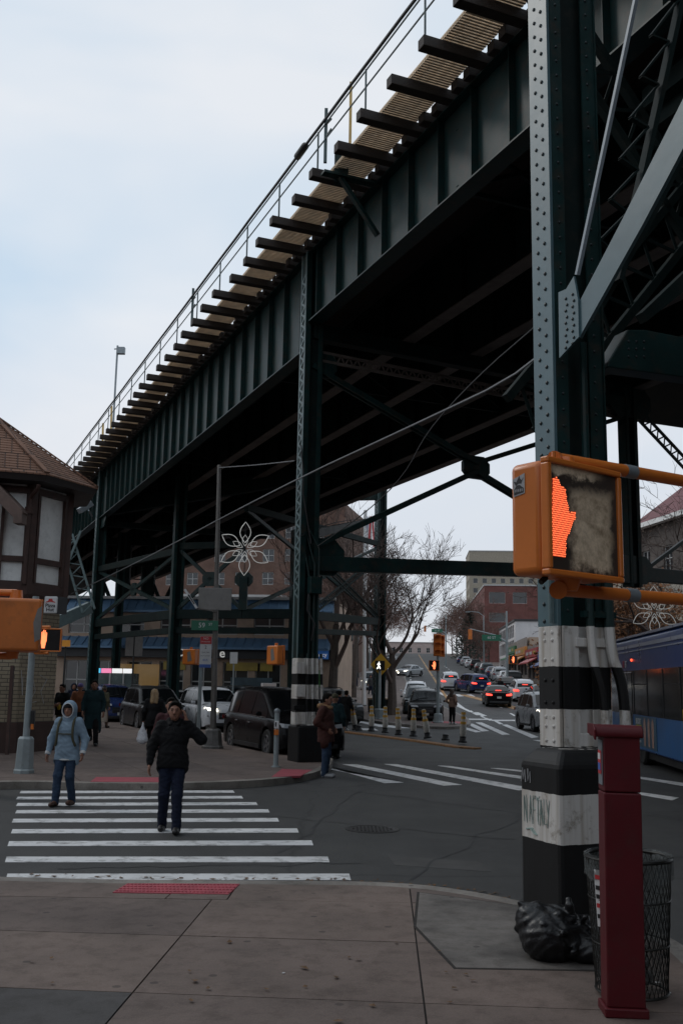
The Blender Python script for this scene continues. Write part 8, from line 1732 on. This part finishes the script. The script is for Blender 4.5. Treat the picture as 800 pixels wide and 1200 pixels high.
# ---- hooded man with a backpack
def hood_extra(o, J, hc):
    blob_obj('hood_lining', [ell(hc+Vector((0, .0, .01)), (.112, .11, .135))], MC['navy'], o, h=.009, k=.02, neg=[ell(hc+Vector((0, -.09, -.020)), (.078, .095, .10))])
    blob_obj('knit_cap', [ell(hc+Vector((0, -.01, .04)), (.094, .108, .094))], MC['black'], o, h=.009, k=.02, cut=lambda X, Y, Z: (1.672-Z)+0*X+0*Y)
    for sg in (-1, 1): MB().path(smooth_poly([(sg*.12, .12, 1.40), (sg*.125, .04, 1.52), (sg*.125, -.09, 1.46), (sg*.135, -.158, 1.33), (sg*.14, -.165, 1.15), (sg*.18, -.10, 1.02)], 2), .021, 6).build('backpack_strap', MC['olive'], o, smooth=True)
    MB().bar((-.135, -.172, 1.225), (.135, -.172, 1.225), .022, .02, (0, 0, 1)).build('chest_strap', MC['olive'], o, bevel=.004)
    blob_obj('backpack', [ell((0, .2, 1.25), (.15, .09, .2)), ell((0, .2, 1.1), (.15, .1, .12))], MC['olive'], o, h=.014, k=.04)
    blob_obj('hem_band', [ell((0, 0, .785), (.205, .155, .03))], MC['white'], o, h=.011, k=.01)
    for w, e in ((J['wl'], J['el']), (J['wr'], J['er'])): d = (w-e).normalized(); MB().tube(w-d*.035, w+d*.012, .052, .05, 14).build('cuff', MC['white'], o, smooth=True)
    b = MB(); b.path([hc+Vector((.102*math.sin(a), -.078, -.012+.122*math.cos(a))) for a in [i*2*PI/28 for i in range(29)]], .0095, 6); b.build('hood_trim', MC['white'], o, smooth=True)
m2 = person('man in a light blue hooded jacket with backpack straps, left on the crosswalk', at_(75, 944), -.12, 1.64, 'walk2', top=MC['lightblue'], hem=.775, legs=MC['denim'], shoes=mat('brown_boot', (.075, .035, .022), .6, 0, .2, 6), hair='hood', hairm=MC['lightblue'], h=.0095, bulk=1.10, extra=hood_extra,
            el=(.30, .05, 1.13), er=(-.31, .04, 1.13), wl=(.315, -.08, .90), wr=(-.335, -.04, .88), al=(.10, .10, .10), ar=(-.11, -.14, .095), kl=(.095, -.06, .50), kr=(-.10, -.11, .51))
# ---- the others
def bag_extra(o, J, hc):
    blob_obj('hood_fur', [cone((-.12, .02, 1.5), (.12, .02, 1.5), .06, .06)], MC['black'], o, h=.014, k=.03)
wb3 = at_(178, 884, PZ)
person('woman with long blond hair in a black coat walking away', wb3, PI+.1, 1.66, 'walk', top=MC['black'], hem=.75, legs=MC['black'], hair='long', hairm=M_HAIRY, h=.014, bulk=1.1)
bagp = D(167, 862, wb3.y-.12); wbag = root('carrier_bag', bagp, 'white plastic carrier bag hanging from the blond woman\'s hand', 'bag'); blob_obj('bag_body', [ell(bagp, (.12, .07, .17)), ell(bagp-UPV*.1, (.14, .09, .11)), cone(bagp+UPV*.15, bagp+UPV*.30, .05, .02)], mat('white_plastic', (.52, .53, .56), .4, 0, .1, 5, bump=.5, bscale=15), wbag, h=.012, k=.04, noise=(.006, 40, 1))
person('man in a maroon jacket half hidden behind the man with the phone', at_(196, 938), .15, 1.72, 'walk2', top=MC['maroon'], hem=.84, legs=MC['denim'], shoes=MC['white'], skin=M_SKIN, h=.012, bulk=1.05)
def fur_extra(o, J, hc):
    blob_obj('fur_hood', [cone((-.13, .10, 1.50), (-.02, -.10, 1.47), .055, .04), cone((.13, .10, 1.50), (.02, -.10, 1.47), .055, .04), cone((-.12, .11, 1.5), (.12, .11, 1.5), .06, .06)], mat('tan_fur', (.28, .16, .08), .95, 0, .35, 30, bump=.9, bscale=70), o, h=.011, k=.02, noise=(.008, 120, 2))
person('man in a brown parka with a tan fur hood standing beside the banded far column', at_(381, 911), -PI/2-.35+PI, 1.80, 'pockets', top=MC['brown'], hem=.74, legs=MC['denim'], shoes=mat('grey_trainer', (.25, .25, .26), .7, 0, .3, 8), hair='short', h=.011, bulk=1.22, extra=fur_extra)
person('person in dark clothes waiting just behind the man in the brown parka', at_(391, 889), PI-.3, 1.74, 'stand', top=MC['teal'], hem=.35, legs=MC['black'], hair='beanie', hairm=MC['olive'], h=.016, bulk=1.15)
person('person in black with a yellow bag by the corner of the turret', at_(70, 868, PZ), -.4, 1.72, 'hold', top=MC['black'], hem=.80, legs=MC['khaki'], h=.014, bulk=1.15, skin=M_SKIN, extra=lambda o, J, hc: blob_obj('yellow_bag', [ell((.08, -.24, 1.08), (.07, .06, .12))], mat('mustard_cloth', (.38, .25, .02), .8), o, h=.014, k=.03))
person('person in a rust brown hooded jacket and purple hat walking away', at_(91, 862, PZ), PI+.2, 1.74, 'walk', top=MC['rust'], hem=.80, legs=MC['navy'], hair='beanie', hairm=MC['purple'], h=.014, bulk=1.15)
person('tall person in a long black coat behind the hooded man', at_(107, 874, PZ), .2, 1.86, 'walk', top=MC['teal'], hem=.45, legs=MC['black'], hair='short', skin=M_SKIN, h=.014, bulk=1.18, al=(.12, -.1, .09), ar=(-.05, .3, .2))
person('woman in a cream skirt and dark olive jacket near the dark blue car', at_(120, 853, PZ), PI-.3, 1.64, 'walk2', top=MC['olive'], hem=.84, legs=MC['tan'], hair='bun', hairm=M_HAIRN, h=.016, extra=lambda o, J, hc: blob_obj('skirt', [cone((0, 0, .9), (0, 0, .28), .15, .2)], MC['cream'], o, h=.018, k=.03, cut=lambda X, Y, Z: (.25-Z)+0*X+0*Y))
person('person in a dark hood behind the rust-jacketed person', at_(84, 850, PZ), .3, 1.7, 'stand', top=MC['navy'], hem=.8, legs=MC['black'], hair='hood', hairm=MC['navy'], h=.018)
person('person in a long black coat crossing by the leaning bollard', at_(405, 857), PI-.5, 1.74, 'walk', top=MC['black'], hem=.5, legs=MC['black'], shoes=MC['white'], h=.018, bulk=1.1)
person('person with a blue bag beside the one in the long black coat', at_(397, 855), PI-.6, 1.70, 'walk2', top=MC['navy'], hem=.82, legs=mat('cloth_blue', (.02, .05, .2), .8), h=.018)
person('woman in a tan jacket and black trousers waiting at the tip of the plaza', at_(529.5, 849, PZ), PI-.7, 1.74, 'pockets', top=MC['tan'], hem=.86, legs=MC['black'], shoes=MC['white'], hair='long', hairm=M_HAIRN, h=.016)
far = person('pedestrian', at_(421, 822, PZ), 0, 1.7, 'walk', top=MC['black'], hem=.78, legs=MC['navy'], h=.03)
far['label'] = 'dark-clothed pedestrian nearest the flagpole on the plaza walk'; far['group'] = 'distant pedestrians on the plaza walk'
LF = ['dark-clothed pedestrian right of the flagpole', 'second dark-clothed pedestrian right of the flagpole', 'pedestrian in the middle of the distant plaza group', 'pedestrian at the back of the distant plaza group', 'pedestrian between the street lamps and flagpole', 'distant pedestrian by the shop corner', 'pedestrian on the right pavement below the silver mast', 'second pedestrian on the right pavement under the trees', 'lone pedestrian crossing behind the braking sedan', 'distant pedestrian farthest along the right pavement']
for i, (px, Y) in enumerate(((434, 82), (437, 90), (417, 96), (412, 104), (409, 74), (401, 70), (588, 122), (600, 112), (586, 84), (570, 150))):
    c = copy_tree(far, (D(px, 800, Y).x, Y, gz(Y)+(PZ if i != 8 else 0)), random.choice((.3, 3.4, 2.8, -.4)), LF[i], far['group'] if i < 6 else 'distant pedestrians on the right pavement', swap={'cloth_black': random.choice((MC['black'], MC['navy'], MC['maroon'], MC['grey']))})
le = D(-4, 875, 17.0); person('person in black cut off by the left edge of the photo', (le.x-.28, 17.0, 0), -PI/2, 1.7, 'walk', top=MC['black'], hem=.8, legs=MC['black'], h=.02)
person('figure in an orange vest standing by the parked cars beyond the white car', (D(284, 800, 47).x, 47, 0), 0, 1.7, 'stand', top=MC['black'], hem=.8, legs=MC['navy'], h=.022, extra=lambda o, J, hc: blob_obj('orange_vest', [ell((0, 0, 1.12), (.20, .16, .14))], mat('vest_orange', (.6, .15, .02), .7), o, h=.02, k=.02))
